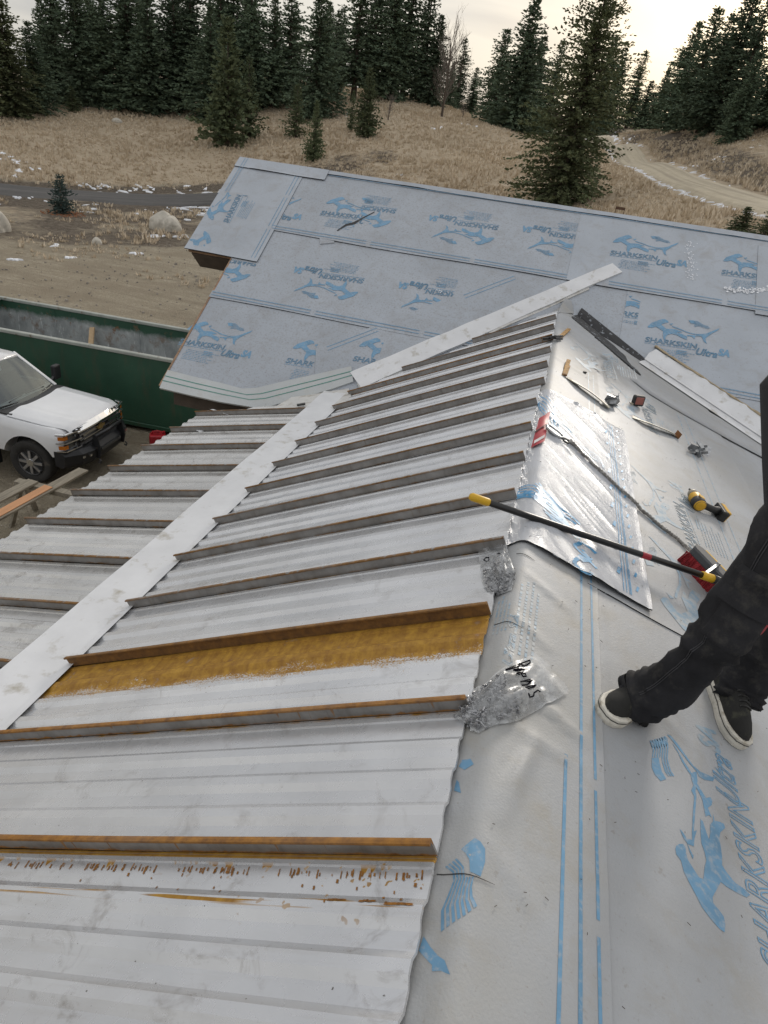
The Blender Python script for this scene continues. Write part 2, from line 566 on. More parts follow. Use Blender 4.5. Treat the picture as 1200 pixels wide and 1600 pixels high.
# ---- body of the house: walls, gables, decks (mostly hidden under the roofs)
mb = MB()
mb.box((-.35, 2.3, (GZ - .95) / 2), (2.5, 8.0, abs(GZ) - .95))
hpart(mb, 'wall', MAT['wall_wood'])
mb = MB()
mb.box((1.4, 8.35, (GZ - 1.25) / 2), (8.9, 4.9, abs(GZ) - 1.25))
hpart(mb, 'wall', MAT['wall_wood'])
for x in (-3.02,):                                       # gable end of the far wing
    mb = MB()
    mb.add([(x, 5.9, -1.28), (x, 10.8, -1.28), (x, FR_Y, .72), (x + .1, 5.9, -1.28), (x + .1, 10.8, -1.28), (x + .1, FR_Y, .72)],
           [(0, 1, 2), (5, 4, 3), (0, 2, 5, 3), (1, 4, 5, 2)])
    hpart(mb, 'gable_wall', MAT['wall_wood'])
for y in (-1.4, 1.3, 4.0):
    mb = MB(); mb.box((XE + .22, y, (GZ + XE * .25 - .55) / 2), (.14, .14, abs(GZ) - .55 - .76), )
    hpart(mb, 'porch_post', MAT['wall_wood'])


def slab(k, corners, top, thick, name, mat):
    """a board on roof plane k; corners are (x, y)"""
    n = PLN[k]
    t_ = [Vector((x, y, zp(k, x, y))) + n * top for x, y in corners]
    b_ = [p - n * thick for p in t_]
    m = MB(); c = len(corners)
    m.add(t_ + b_, [tuple(range(c)), tuple(range(2 * c - 1, c - 1, -1))] + [(i, i + c, (i + 1) % c + c, (i + 1) % c) for i in range(c)])
    return hpart(m, name, mat, fixn=True)


slab('m', [(XT, -1.7), (0, -1.7), (0, 6.9), (XT, 5.6)], -.012, .03, 'roof_deck', MAT['deck_dark'])
slab('r', [(0, -1.7), (3.4, -1.7), (3.4, 5.2), (0, 6.9)], -.014, .03, 'roof_deck', MAT['deck_dark'])
slab('p', [(XE + .03, -1.7), (XT, -1.7), (XT, 5.45), (XE + .03, 5.15)], -.012, .03, 'roof_deck', MAT['deck_dark'])
slab('f', [(-3.59, 5.45), (6.4, 5.45), (6.4, FR_Y), (-3.59, FR_Y)], -.010, .022, 'roof_deck', MAT['ply_edge'])
slab('f', [(-4.15, 6.97), (-3.60, 6.97), (-3.60, FR_Y), (-4.15, FR_Y)], -.010, .022, 'roof_deck', MAT['ply_edge'])
# back slope of the far wing
mb = MB()
P = [(-4.15, FR_Y, 0), (6.4, FR_Y, 0), (6.4, 11.2, 0), (-4.15, 11.2, 0)]
zz = 2 / 3 * (FR_Y - Y0)
mb.add([(x, y, zz - .01 - 2 / 3 * (y - FR_Y)) for x, y, _ in P] + [(x, y, zz - .04 - 2 / 3 * (y - FR_Y)) for x, y, _ in P],
       [(0, 1, 2, 3), (7, 6, 5, 4), (0, 4, 5, 1), (1, 5, 6, 2), (2, 6, 7, 3), (3, 7, 4, 0)])
hpart(mb, 'roof_deck', MAT['sheet_far_clean'])
# overhanging box at the top of the far gable, eave fascia and rake boards
mb = MB()
for y, t in ((7.0, .26), (FR_Y, .26)):
    pass
a0 = Vector((-4.12, 6.99, zp('f', 0, 6.99) - .05)); a1 = Vector((-4.12, FR_Y, zp('f', 0, FR_Y) - .05))
mb.add([a0, a0 + Vector((.55, 0, 0)), a0 + Vector((.55, .10, -.15)), a0 + Vector((.05, .10, -.15)),
        a1, a1 + Vector((.55, 0, 0)), a1 + Vector((.55, 0, -.28)), a1 + Vector((.05, 0, -.28))],
       [(0, 1, 2, 3), (7, 6, 5, 4), (0, 4, 5, 1), (3, 2, 6, 7), (0, 3, 7, 4), (1, 5, 6, 2)])
hpart(mb, 'overhang_box', MAT['fascia_brown'], fixn=True)
mb = MB(); mb.beam((-3.605, 5.44, zp('f', 0, 5.44) - .025), (-3.605, 6.96, zp('f', 0, 6.96) - .025), .02, .055, PLN['f'])
hpart(mb, 'rake_board', MAT['ply_edge'])
mb = MB(); mb.beam((-3.60, 5.47, zp('f', 0, 5.47) - .045), (-1.9, 5.47, zp('f', 0, 5.47) - .045), .03, .05, (0, 0, 1))
hpart(mb, 'sub_fascia', MAT['ply_edge'])
mb = MB(); mb.beam((-3.52, 5.55, zp('f', 0, 5.47) - .15), (-2.3, 5.55, zp('f', 0, 5.47) - .15), .04, .17, (0, 0, 1))
hpart(mb, 'fascia', MAT['fascia_brown'])
for i in range(3):
    x = -3.35 + i * .42
    mb = MB(); mb.beam((x, 5.56, zp('f', 0, 5.56) - .14), (x, 6.4, zp('f', 0, 6.4) - .14), .045, .14, PLN['f'])
    hpart(mb, 'rafter_tail', MAT['fascia_brown'])
mb = MB(); mb.beam((XE + .06, -1.7, zp('p', XE, 0) - .09), (XE + .06, 5.15, zp('p', XE, 0) - .09), .03, .14, (0, 0, 1))
hpart(mb, 'fascia', MAT['fascia_brown'])

# ---- ribbed metal panels
RIBH = 0.052


def profile(v0, v1):
    """(v, height) of a panel between two ribs: flat pan with three low stiffening ribs"""
    pts = [(0.0, 0.004), (.012, 0.0)]
    for c in (.105, .205, .305):
        pts += [(c - .032, 0.0), (c - .013, .0115), (c + .013, .0115), (c + .032, 0.0)]
    pts += [(PITCH - .030, 0.0), (PITCH - .028, .004), (PITCH - .012, .004), (PITCH - .010, 0.0), (PITCH - .001, 0.0)]
    return pts


def metal_panel(k, ynear, xa, xb, clip, mat, ribmat, jitter, ribclip=None, rib_lo=None):
    """xa: upper edge, xb: lower edge; clip(y) limits the lower edge at a valley"""
    n = PLN[k]
    pr = profile(0, PITCH)
    nu = 14
    P = np.zeros((len(pr), nu, 3)); UV = np.zeros((len(pr), nu, 2))
    for i, (v, hgt) in enumerate(pr):
        y = ynear + v
        lo = max(xb, clip(y)) if clip else xb
        hi = xa + jitter * .5
        if lo >= hi - .01: lo = hi - .01
        for j in range(nu):
            x = hi + (lo - hi) * j / (nu - 1)
            wob = .0018 * math.sin(3.1 * x + 2.0 * y) + .0012 * math.sin(9 * y + x * 2)
            q = Vector((x, y, zp(k, x, y))) + n * (.006 + hgt + wob)
            P[i, j] = q; UV[i, j] = (-x * 1.118, v)
    m = MB(); m.grid(P, UV)
    # turned-down upper edge gives the sheet its thickness
    e = [Vector(P[i, 0]) for i in range(len(pr))]
    m.add(e + [p - n * .006 + Vector((.001, 0, 0)) for p in e], [(i, i + 1, i + 1 + len(pr), i + len(pr)) for i in range(len(pr) - 1)],
          [(0, v) for v, _ in pr] * 2)
    e = [Vector(P[i, -1]) for i in range(len(pr))]
    m.add(e + [p - n * .02 for p in e], [(i, i + 1, i + 1 + len(pr), i + len(pr)) for i in range(len(pr) - 1)], [(2, v) for v, _ in pr] * 2)
    pan = hpart(m, 'metal_panel', mat)
    # the standing rib on the panel's near side: web, folded top, small lip
    y = ynear
    lo = max(xb, clip(y)) if clip else xb
    if rib_lo is not None: lo = max(lo, rib_lo)
    hi = xa + jitter
    if lo < hi - .05:
        m = MB()
        prof = [(0.0, .002, 0), (-.002, RIBH - .004, .044), (-.004, RIBH, .050), (-.017, RIBH + .001, .056), (-.019, RIBH - .003, .060), (-.017, RIBH - .007, .062)]
        back = [(.004, RIBH - .002, .050), (.004, .002, .03)]
        full = [(-.012, RIBH - .006, .062), (-.013, RIBH - .003, .060), (-.012, RIBH + .001, .057), (-.004, RIBH + .001, .056), (.004, RIBH - .001, .055), (.005, .002, .030), (-.001, .002, .0), (-.003, RIBH - .005, .046)]
        rings, uvs = [], []
        for j in range(nu):
            x = hi + (lo - hi) * j / (nu - 1)
            wob = .0012 * math.sin(5 * x + y * 3)
            rings.append([Vector((x, y + dv + wob, zp(k, x, y))) + n * (.006 + hh) for dv, hh, _ in full])
            uvs += [(-x * 1.118 + y * 3.3, w) for _, _, w in full]
        m.loft(rings, True, True, 0, uvs)
        m.build('standing_rib', ribmat, pan, keep=True)
    return pan


clipL = lambda y: (y - (Y0 - .045)) / .75          # along the left valley
random.seed(3)
for i in range(-4, 14):
    y = RIB0 + i * PITCH
    pm, rm = 'panel_plain', 'rib_plain'
    if i <= -1: pm, rm = 'panel_plain', 'rib_rusty'
    if i == -1: pm = 'panel_drips'
    if i == 0: rm = 'rib_rusty'
    if i == 1: pm, rm = 'panel_wash', 'rib_rusty'
    if i == 2: rm = 'rib_wash'
    if i == 11: rm = 'rib_rusty'
    edge = -.076 if i < 1 else (-.074 + .004 * i if i < 8 else -.03)
    if i >= 8: edge = -.02 - .004 * random.random()
    if y > 6.75: continue
    metal_panel('m', y, edge, XT - .0, clipL, MAT[pm], MAT[rm], .004 + .004 * random.random(), rib_lo=-1.715)
# rust that has run down from the foot of the nearest rib: drips and spots on the pan
rd = random.Random(41); m = MB(); yn = RIB0 - PITCH
def pan_pt(x, v):
    y = yn + v; wob = .0018 * math.sin(3.1 * x + 2.0 * y) + .0012 * math.sin(9 * y + x * 2)
    b = 0.0
    for c in (.105, .205, .305): b = max(b, .0115 * min(1, max(0, (.032 - abs(v - c)) / .019)))
    return Vector((x, y, zp('m', x, y))) + PLN['m'] * (.0075 + b + wob)
def drip(x, v, w, l):
    pr_ = [(-.5, .2), (-.42, .85), (0, .6), (.3, .95), (.45, .7), (.5, 0), (.45, -.7), (.3, -.95), (0, -.6), (-.42, -.85), (-.5, -.2)]
    m.add([pan_pt(x + b * w * .5 + rd.uniform(-.0004, .0004) + .12 * a * l, v - a * l) for a, b in pr_], [tuple(range(len(pr_)))])
for i in range(120):
    x = -.09 - rd.random() ** 1.1 * 1.25
    drip(x, PITCH - .036 - rd.uniform(0, .006) - .008, rd.uniform(.002, .0052), rd.uniform(.005, .022))
for i in range(26):
    x = -.085 - rd.random() ** 1.8 * .9
    drip(x, PITCH - rd.uniform(.05, .115), rd.uniform(.003, .0075), rd.uniform(.003, .009))
for x, v, l in ((-.10, .318, .05), (-.17, .322, .03), (-.23, .320, .035)):
    for j in range(4): drip(x - l * j * .25, v + rd.uniform(-.002, .002), l * .45, .006)
rust_run = hpart(m, 'rust_drips', MAT['rust_run']); setp(rust_run, kind='stuff')
clipP = lambda y: (XE if y < 5.18 else XE + (y - 5.18) * 3.2)
for i in range(-8, 10):
    y = 1.674 + i * .4335
    if y > 5.30: continue
    metal_panel('p', y, -1.946, XE, clipP, MAT['panel_old'], MAT['rib_plain'], .0, rib_lo=XE + .0 if i % 2 else XE - .02)

# ---- white strip at the change of pitch
m = MB()
ys = np.linspace(-1.7, 5.62, 40)
rows = []
for y in ys:
    w = .0022 * math.sin(y * 3.1) + .0016 * math.sin(y * 7.7)
    up = Vector((XT + .035, y, zp('m', XT + .035, 0))) + PLN['m'] * .020
    kink = Vector((XT - .005 + w, y, zp('p', XT - .005, 0))) + PLN['p'] * .026
    hem0 = Vector((XT - .022 + w, y, zp('p', XT - .022, 0))) + PLN['p'] * .029
    low = Vector((-1.955 + w * 1.5, y, zp('p', -1.955, 0))) + PLN['p'] * (.060 if False else .062)
    lip = low - PLN['p'] * .012
    rows.append([up, kink, hem0, low, lip])
m.grid(np.array(rows))
hpart(m, 'transition_flashing', MAT['flash_white'])

# ---- white strip in the left valley and the lapped end pieces
def strip(k, a, b, c, d, e, thick, name, mat, nseg=10, sag=.004, jag=0.0):
    """a ribbon on plane k between edge a-b (lower) and d-c (upper)"""
    n = PLN[k]; m = MB(); rows = []
    for i in range(nseg + 1):
        t = i / nseg
        p = Vector(a).lerp(Vector(b), t); q = Vector(d).lerp(Vector(c), t)
        w = sag * math.sin(t * 9.0) * .5
        p2 = Vector((p.x + random.uniform(-jag, jag), p.y + random.uniform(-jag, jag)))
        q2 = Vector((q.x + random.uniform(-jag, jag), q.y + random.uniform(-jag, jag)))
        r = []
        for s_ in (0, .33, .66, 1):
            x, y = p2.lerp(q2, s_)
            r.append(Vector((x, y, zp(k, x, y))) + n * (e + w * (1 - s_)))
        r = [r[0] - n * thick] + r + [r[-1] - n * thick]
        rows.append(r)
    m.grid(np.array(rows))
    m.add(rows[0], [(0, 1, 2, 3, 4, 5)]); m.add(rows[-1], [(5, 4, 3, 2, 1, 0)])
    return hpart(m, name, mat)


random.seed(5)
strip('f', (-1.66, 5.80), (.53, 7.585), (.415, 7.675), (-1.83, 5.93), .028, .026, 'valley_flashing', MAT['flash_white'], 14, .012, .004)
strip('f', (-1.62, 5.74), (-1.15, 6.13), (-1.2, 6.2), (-1.72, 5.84), .019, .010, 'valley_flashing', MAT['flash_dirty'], 6)
strip('f', (-.62, 6.62), (.24, 7.32), (.20, 7.40), (-.70, 6.68), .016, .014, 'valley_flashing', MAT['flash_dirty'], 8, .01)
# dirty white piece below the green-lined strip, down to the porch panels
m = MB()
pp = [on('p', *q, .030) for q in ((422, 640), (520, 637), (553, 632), (545, 607), (520, 590), (470, 612))]
m.add(pp + [p - Vector((0, 0, .012)) for p in pp], [(0, 1, 2, 3, 4, 5)] + [(i, i + 6, (i + 1) % 6 + 6, (i + 1) % 6) for i in range(6)])
hpart(m, 'valley_cover', MAT['flash_dirty'], fixn=True)

# ---- underlayment on the far wing
def sheet(k, x0, x1, y0, y1, e, mat, name='underlayment_sheet', nx=40, ny=10, seed=1, curl=.004, edge_y=True, thick=.004, wob=.0016):
    n = PLN[k]; m = MB()
    xs = np.linspace(x0, x1, nx); yy = np.linspace(y0, y1, ny)
    P = np.zeros((ny, nx, 3))
    for i, y in enumerate(yy):
        for j, x in enumerate(xs):
            ye = y + (.006 * math.sin(x * 2.3 + seed) if i == 0 else 0)
            hgt = e + wob * float(fbm(x * 1.7 + seed * 9, y * 2.3, seed, 3))
            if i == 0 and edge_y: hgt += .004 + curl * max(0, float(vnoise(x * 3.1, seed * 3.3, seed)))
            P[i, j] = Vector((x, ye, zp(k, x, ye))) + n * hgt
    m.grid(P)
    def skirt(line, th=thick):  # black edge face: adhesive side plus a painted shadow line under the lap
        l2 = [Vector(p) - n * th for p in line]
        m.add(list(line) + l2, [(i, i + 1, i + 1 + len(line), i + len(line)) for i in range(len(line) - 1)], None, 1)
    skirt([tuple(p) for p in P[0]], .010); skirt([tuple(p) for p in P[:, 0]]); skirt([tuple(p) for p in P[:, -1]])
    return hpart(m, name, [mat, MAT['tape_and_shade_black']], smooth=True)


YC1, YC2 = 6.45, 7.385
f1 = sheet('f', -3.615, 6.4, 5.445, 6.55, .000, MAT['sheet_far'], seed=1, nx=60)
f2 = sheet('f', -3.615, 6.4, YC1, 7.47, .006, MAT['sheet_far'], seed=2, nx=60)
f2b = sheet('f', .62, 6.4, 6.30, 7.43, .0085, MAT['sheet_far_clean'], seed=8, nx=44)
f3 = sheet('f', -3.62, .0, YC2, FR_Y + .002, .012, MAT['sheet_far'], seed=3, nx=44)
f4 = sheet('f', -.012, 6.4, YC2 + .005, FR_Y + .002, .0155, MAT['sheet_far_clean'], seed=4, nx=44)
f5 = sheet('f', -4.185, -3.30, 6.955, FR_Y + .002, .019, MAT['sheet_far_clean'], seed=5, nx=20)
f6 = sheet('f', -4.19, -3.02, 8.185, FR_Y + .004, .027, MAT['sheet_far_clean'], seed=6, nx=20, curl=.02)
f6.name = 'ridge_strip'
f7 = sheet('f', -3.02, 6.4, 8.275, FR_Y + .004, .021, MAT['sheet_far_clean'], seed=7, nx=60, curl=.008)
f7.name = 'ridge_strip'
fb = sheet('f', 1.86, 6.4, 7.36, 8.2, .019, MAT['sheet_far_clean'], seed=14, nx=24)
# diagonal lap in the left valley
dv = MB()
q = [(-2.26, 6.12), (-.55, 7.37), (-.02, 7.37), (-.02, 7.02), (-2.1, 5.70)]
qq = [Vector((x, y, zp('f', x, y))) + PLN['f'] * .0098 for x, y in q]
dv.add(qq + [p - PLN['f'] * .005 for p in qq], [(4, 3, 2, 1, 0)] + [(i, (i + 1) % 5, (i + 1) % 5 + 5, i + 5) for i in range(5)])
fd = hpart(dv, 'underlayment_sheet', MAT['sheet_far'], fixn=True)
# small square patch and the torn slit beside it
m = MB()
pc = [on('f', *t_, .0165) for t_ in ((499, 368), (511, 364), (524, 365), (522, 379), (500, 381))]
m.add(pc + [p - PLN['f'] * .01 for p in pc], [(0, 1, 2, 3, 4)] + [(i, i + 5, (i + 1) % 5 + 5, (i + 1) % 5) for i in range(5)])
patch = hpart(m, 'patch', MAT['sheet_far'], fixn=True)
m = MB()
sl = [(526, 360), (540, 350), (552, 347), (566, 340), (584, 331)]
up = [on('f', *t_, .016) for t_ in sl]; dn = [on('f', t_[0] + 2, t_[1] + w, .0155) for t_, w in zip(sl, (.6, 2.6, 3.4, 1.2, .4))]
for i in range(4): m.quad(up[i], dn[i], dn[i + 1], up[i + 1])
hpart(m, 'torn_slit', MAT['tape_and_shade_black'])

# ---- pale strip with green lines along the eave and up the porch valley
ICE = [(-3.625, 5.435), (-2.30, 5.435), (-1.62, 5.72)]
m = MB(); rows = []
lo_px = [(249, 606), (300, 618), (345, 628), (400, 637), (424, 634), (470, 622), (520, 607), (552, 596)]
hi_px = [(262, 578), (310, 590), (345, 598), (378, 607), (400, 606), (450, 594), (505, 582), (549, 572)]
for a_, b_ in zip(lo_px, hi_px):
    p, q2 = on('f', *a_, .020), on('f', *b_, .018)
    rows.append([p - PLN['f'] * .02, p, p.lerp(q2, .5) + PLN['f'] * .003, q2, q2 - PLN['f'] * .006])
m.grid(np.array(rows))
ice = hpart(m, 'eave_membrane_strip', MAT['sheet_ice'])
for fr in (.40, .66):
    m = MB(); nn = PLN['f']
    for i in range(len(rows) - 1):
        A0, A1 = rows[i][1].lerp(rows[i][3], fr) + nn * .0045, rows[i + 1][1].lerp(rows[i + 1][3], fr) + nn * .0045
        w0 = (rows[i][3] - rows[i][1]).normalized() * .005; w1 = (rows[i + 1][3] - rows[i + 1][1]).normalized() * .005
        m.quad(A0 - w0, A1 - w1, A1 + w1, A0 + w0)
    m.build('printed_line', MAT['print_green'], ice, keep=True)

# ================================================================== PRINTS
def text_bm(body, size, outline, shear=0.0, space=1.0, bold=0.0, stroke=.018):
    c = bpy.data.curves.new('t', 'FONT'); c.body = body; c.size = 1.0; c.shear = shear; c.space_character = space
    c.resolution_u = 3
    if outline:
        c.fill_mode = 'NONE'; c.bevel_depth = stroke; c.bevel_resolution = 0
    else:
        c.offset = bold
    o = bpy.data.objects.new('t', c); col.objects.link(o)
    dg = bpy.context.evaluated_depsgraph_get()
    me = bpy.data.meshes.new_from_object(o.evaluated_get(dg))
    v = [(p.co.x * size, p.co.y * size, 0.0003 * (1 if p.co.z > 0 else 0)) for p in me.vertices]
    f = [tuple(p.vertices) for p in me.polygons]
    bpy.data.objects.remove(o); bpy.data.meshes.remove(me); bpy.data.curves.remove(c)
    return v, f


def fit_text(body, x0, y0, x1, outline, cap, shear=0.0, slope=0.0, stroke=.018, bold=0.0):
    """text from x0 to x1 on a baseline at y0 with given cap height, in 2-D"""
    v, f = text_bm(body, 1.0, outline, shear, 1.0, bold, stroke)
    xs = [p[0] for p in v]; ys_ = [p[1] for p in v]
    kx = (x1 - x0) / (max(xs) - min(xs)); ky = cap / .70
    return [(x0 + (p[0] - min(xs)) * kx, y0 + p[1] * ky + (p[0] - min(xs)) * kx * slope, p[2]) for p in v], f


def z2(X, Y):      # zoomed trace of the print on the far roof -> plane coordinates in metres
    p = on('f', 1000 + X / 7.5, 480 + Y / 7.5)
    return (p.x - 1.30, (p.y - 7.03) / CF)


TR = [[(140, 235), (185, 190), (235, 173), (300, 150), (340, 145), (375, 165), (388, 185), (352, 192), (308, 206), (303, 216), (330, 236), (360, 260),
       (400, 262), (470, 266), (552, 298), (488, 300), (560, 328), (604, 352), (600, 388), (545, 366), (480, 332), (420, 318), (370, 332), (345, 382), (330, 385),
       (319, 340), (325, 290), (280, 260), (240, 235), (200, 246), (150, 246)],
      [(430, 226), (500, 250), (600, 293), (700, 320), (780, 322), (830, 316), (900, 286), (985, 252), (962, 281), (900, 312), (852, 345), (826, 366), (820, 400),
       (838, 436), (800, 410), (780, 362), (765, 348), (702, 348), (690, 380), (660, 350), (602, 342), (602, 332), (700, 338), (760, 334), (700, 330), (600, 304), (500, 262), (430, 236)],
      [(398, 200), (442, 196), (418, 222)]]
FLAG = [(620, 160), (680, 163), (740, 183), (800, 190), (845, 222), (882, 255), (820, 245), (760, 230), (690, 240), (650, 200)]


def logo_geom():
    V, F = [], []
    def addp(poly):
        me = poly_mesh('x', [[(x, y, .0004) for x, y in poly]], MAT['print_blue'])
        b = len(V); V.extend([tuple(v.co) for v in me.vertices]); F.extend([tuple(b + k for k in p.vertices) for p in me.polygons])
        bpy.data.meshes.remove(me)
    for poly in TR: addp([z2(*p) for p in poly])
    # the small waving flag: canton and five stripes
    fl = [z2(*p) for p in FLAG]
    addp([fl[0], fl[1], ((fl[1][0] + fl[7][0]) / 2, (fl[1][1] + fl[7][1]) / 2 - .005), fl[9]])
    for i in range(5):
        t0, t1 = i / 5 + .03, i / 5 + .13
        a_, b_, c_, d_ = fl[1], fl[8], fl[4], fl[5]
        def pt(s, t):
            top = np.array(fl[1]) * (1 - s) + np.array(fl[4]) * s + np.array([0, .012 * math.sin(s * 6)])
            bot = np.array(fl[8]) * (1 - s) + np.array(fl[5]) * s + np.array([0, .012 * math.sin(s * 6)])
            return tuple(top * (1 - t) + bot * t)
        addp([pt(s, t0) for s in (0, .25, .5, .75, 1)] + [pt(s, t1) for s in (1, .75, .5, .25, 0)])
    def addt(v, f):
        b = len(V); V.extend(v); F.extend([tuple(b + k for k in p) for p in f])
    a_, b_ = z2(108, 405), z2(722, 492)
    sl_ = (b_[1] - a_[1]) / (b_[0] - a_[0])
    addt(*fit_text('SHARKSKIN', a_[0], a_[1] - .002, b_[0], True, .062, .10, sl_, .032))
    a2, b2 = z2(705, 556), z2(960, 566)
    addt(*fit_text('Ultra', a2[0], a2[1], b2[0], True, .085, .35, 0, .034))
    a3, b3 = z2(965, 566), z2(1105, 560)
    addt(*fit_text('SA', a3[0], a3[1], b3[0], False, .082, .2, 0, bold=.06))
    # fine print: broken lines, too small to read
    rr = random.Random(11)
    def bar(x0, x1, y, h_):
        b = len(V); V.extend([(x0, y, .0004), (x1, y, .0004), (x1, y + h_, .0004), (x0, y + h_, .0004)]); F.append((b, b + 1, b + 2, b + 3))
    y = a_[1] - .022
    x = a_[0]
    while x < b_[0]:
        w = rr.uniform(.012, .04); bar(x, min(x + w, b_[0]), y + (x - a_[0]) * sl_, .007); x += w + .006
    for r in range(7):
        yy = a_[1] - .06 - r * .020; x = a_[0] + .10 + rr.uniform(0, .03); xe = a_[0] + rr.uniform(.36, .46)
        while x < xe:
            w = rr.uniform(.006, .03); bar(x, x + w, yy, .006); x += w + .008
    for r in range(3):
        bar(a_[0] + .30, a_[0] + .40, a_[1] - .045 - r * .02, .010)
    return V, F


LOGO = logo_geom()


def place_logo(parent, k, org, ang, e, mat, clip=(), geom=None, name='printed_logo', surf=None, scale=1.0):
    """org: point of the plane; ang: turn of the print in the plane; clip: ((px, py), (nx, ny)) keeps the side n points to"""
    V, F = geom or LOGO
    n = PLN[k]
    X = Vector((1, 0, 0)) if k == 'f' else Vector((0, 1, 0))
    X = (X - n * X.dot(n)).normalized(); Y = n.cross(X)
    ca, sa = math.cos(ang), math.sin(ang)
    bm = bmesh.new()
    vs = []
    for v in V:
        u, w = (v[0] * ca - v[1] * sa) * scale, (v[0] * sa + v[1] * ca) * scale
        p = Vector(org) + X * u + Y * w
        if surf is not None: p.z = surf(p.x, p.y) + e + v[2]
        else: p = p + n * (e + v[2])
        vs.append(bm.verts.new(p))
    for f in F:
        try: bm.faces.new([vs[i] for i in f])
        except ValueError: pass
    for pnt, nv in clip:
        bmesh.ops.bisect_plane(bm, geom=bm.verts[:] + bm.edges[:] + bm.faces[:], plane_co=Vector((pnt[0], pnt[1], 0)),
                               plane_no=Vector((nv[0], nv[1], 0)), clear_inner=True)
    me = bpy.data.meshes.new(name)
    bm.to_mesh(me); bm.free()
    me.materials.append(mat)
    me.polygons.foreach_set('use_smooth', [True] * len(me.polygons))
    return link(name, me, None, parent, True)


pb = MAT['print_blue']; pf = MAT['print_faded']
cF = lambda px, py: on('f', px, py)
place_logo(f4, 'f', cF(1015, 388), 0, .0175, pb)
place_logo(f2b, 'f', cF(1075, 522), 0, .0115, pb)
place_logo(f4, 'f', cF(1190, 418), 0, .0175, pb, clip=(((1.86, 0), (-1, 0)),))
place_logo(f1, 'f', cF(347, 524), 0, .0025, pb)
place_logo(f1, 'f', cF(515, 554), 0, .0025, pb, clip=(((-2.22, 0), (-1, 0)),))
place_logo(f3, 'f', cF(718, 366), math.pi, .0145, pb)
place_logo(f3, 'f', cF(868, 384), math.pi, .0145, pb, clip=(((-.02, 0), (-1, 0)),))
place_logo(f2, 'f', cF(505, 449), math.pi, .0085, pb)
place_logo(f2, 'f', cF(673, 474), math.pi, .0085, pb, clip=(((-1.1, 0), (-1, 0)),))
place_logo(f2, 'f', cF(340, 422), math.pi, .0085, pb, clip=(((-3.60, 0), (1, 0)), ((0, 6.93), (0, -1))))
place_logo(f3, 'f', cF(560, 326), 0, .0145, pb, clip=(((-2.35, 0), (-1, 0)),))
place_logo(f3, 'f', cF(560, 340), math.pi, .0145, pb, clip=(((-2.45, 0), (1, 0)),))
place_logo(f5, 'f', cF(352, 312), -math.pi / 2 - math.pi, .0215, pb, clip=(((-4.18, 0), (1, 0)), ((0, 7.78), (0, -1))))
place_logo(f5, 'f', cF(300, 400), -math.pi / 2, .0215, pb, clip=(((-4.18, 0), (1, 0)), ((0, 6.97), (0, 1)), ((0, 7.32), (0, -1))))
place_logo(f3, 'f', cF(430, 318), 0, .0145, pb, clip=(((-3.29, 0), (1, 0)), ((-2.9, 0), (-1, 0)), ((0, 7.5), (0, 1))))
place_logo(fd, 'f', cF(620, 552), 0, .0120, pb, clip=(((-1.62, 0), (-1, 0)), ((-1.9, 0), (1, 0)), ((0, 6.05), (0, 1))))
place_logo(fd, 'f', cF(760, 452), math.pi, .0120, pb, clip=(((-.95, 0), (1, 0)), ((-.55, 0), (-1, 0)), ((0, 6.95), (0, -1))))
place_logo(f2b, 'f', cF(1010, 478), 0, .0115, pb, clip=(((.625, 0), (1, 0)), ((.76, 0), (-1, 0)), ((0, 7.0), (0, 1))))


def lines(parent, k, pairs, e, w, mat, axis='x', gap=None, surf=None):
    """double guide lines printed near the edge of a sheet"""
    n = PLN[k]
    for (a0, a1, c) in pairs:
        m = MB(); t = a0
        segs = []
        if gap:
            while t < a1:
                segs.append((t, min(t + gap[0], a1))); t += gap[0] + gap[1]
        else: segs = [(a0, a1)]
        for s0, s1 in segs:
            ns = max(1, int((s1 - s0) / (.022 if surf else 5)))
            for i in range(ns):
                q0, q1 = s0 + (s1 - s0) * i / ns, s0 + (s1 - s0) * (i + 1) / ns
                pts = [(q0, c - w / 2), (q1, c - w / 2), (q1, c + w / 2), (q0, c + w / 2)]
                if axis == 'y': pts = [(b, a) for a, b in pts][::-1]
                m.add([(Vector((x, y, zp(k, x, y))) + n * e) if surf is None else Vector((x, y, surf(x, y) + e)) for x, y in pts], [(0, 1, 2, 3)])
        m.build('printed_line', mat, parent, keep=True, smooth=True)


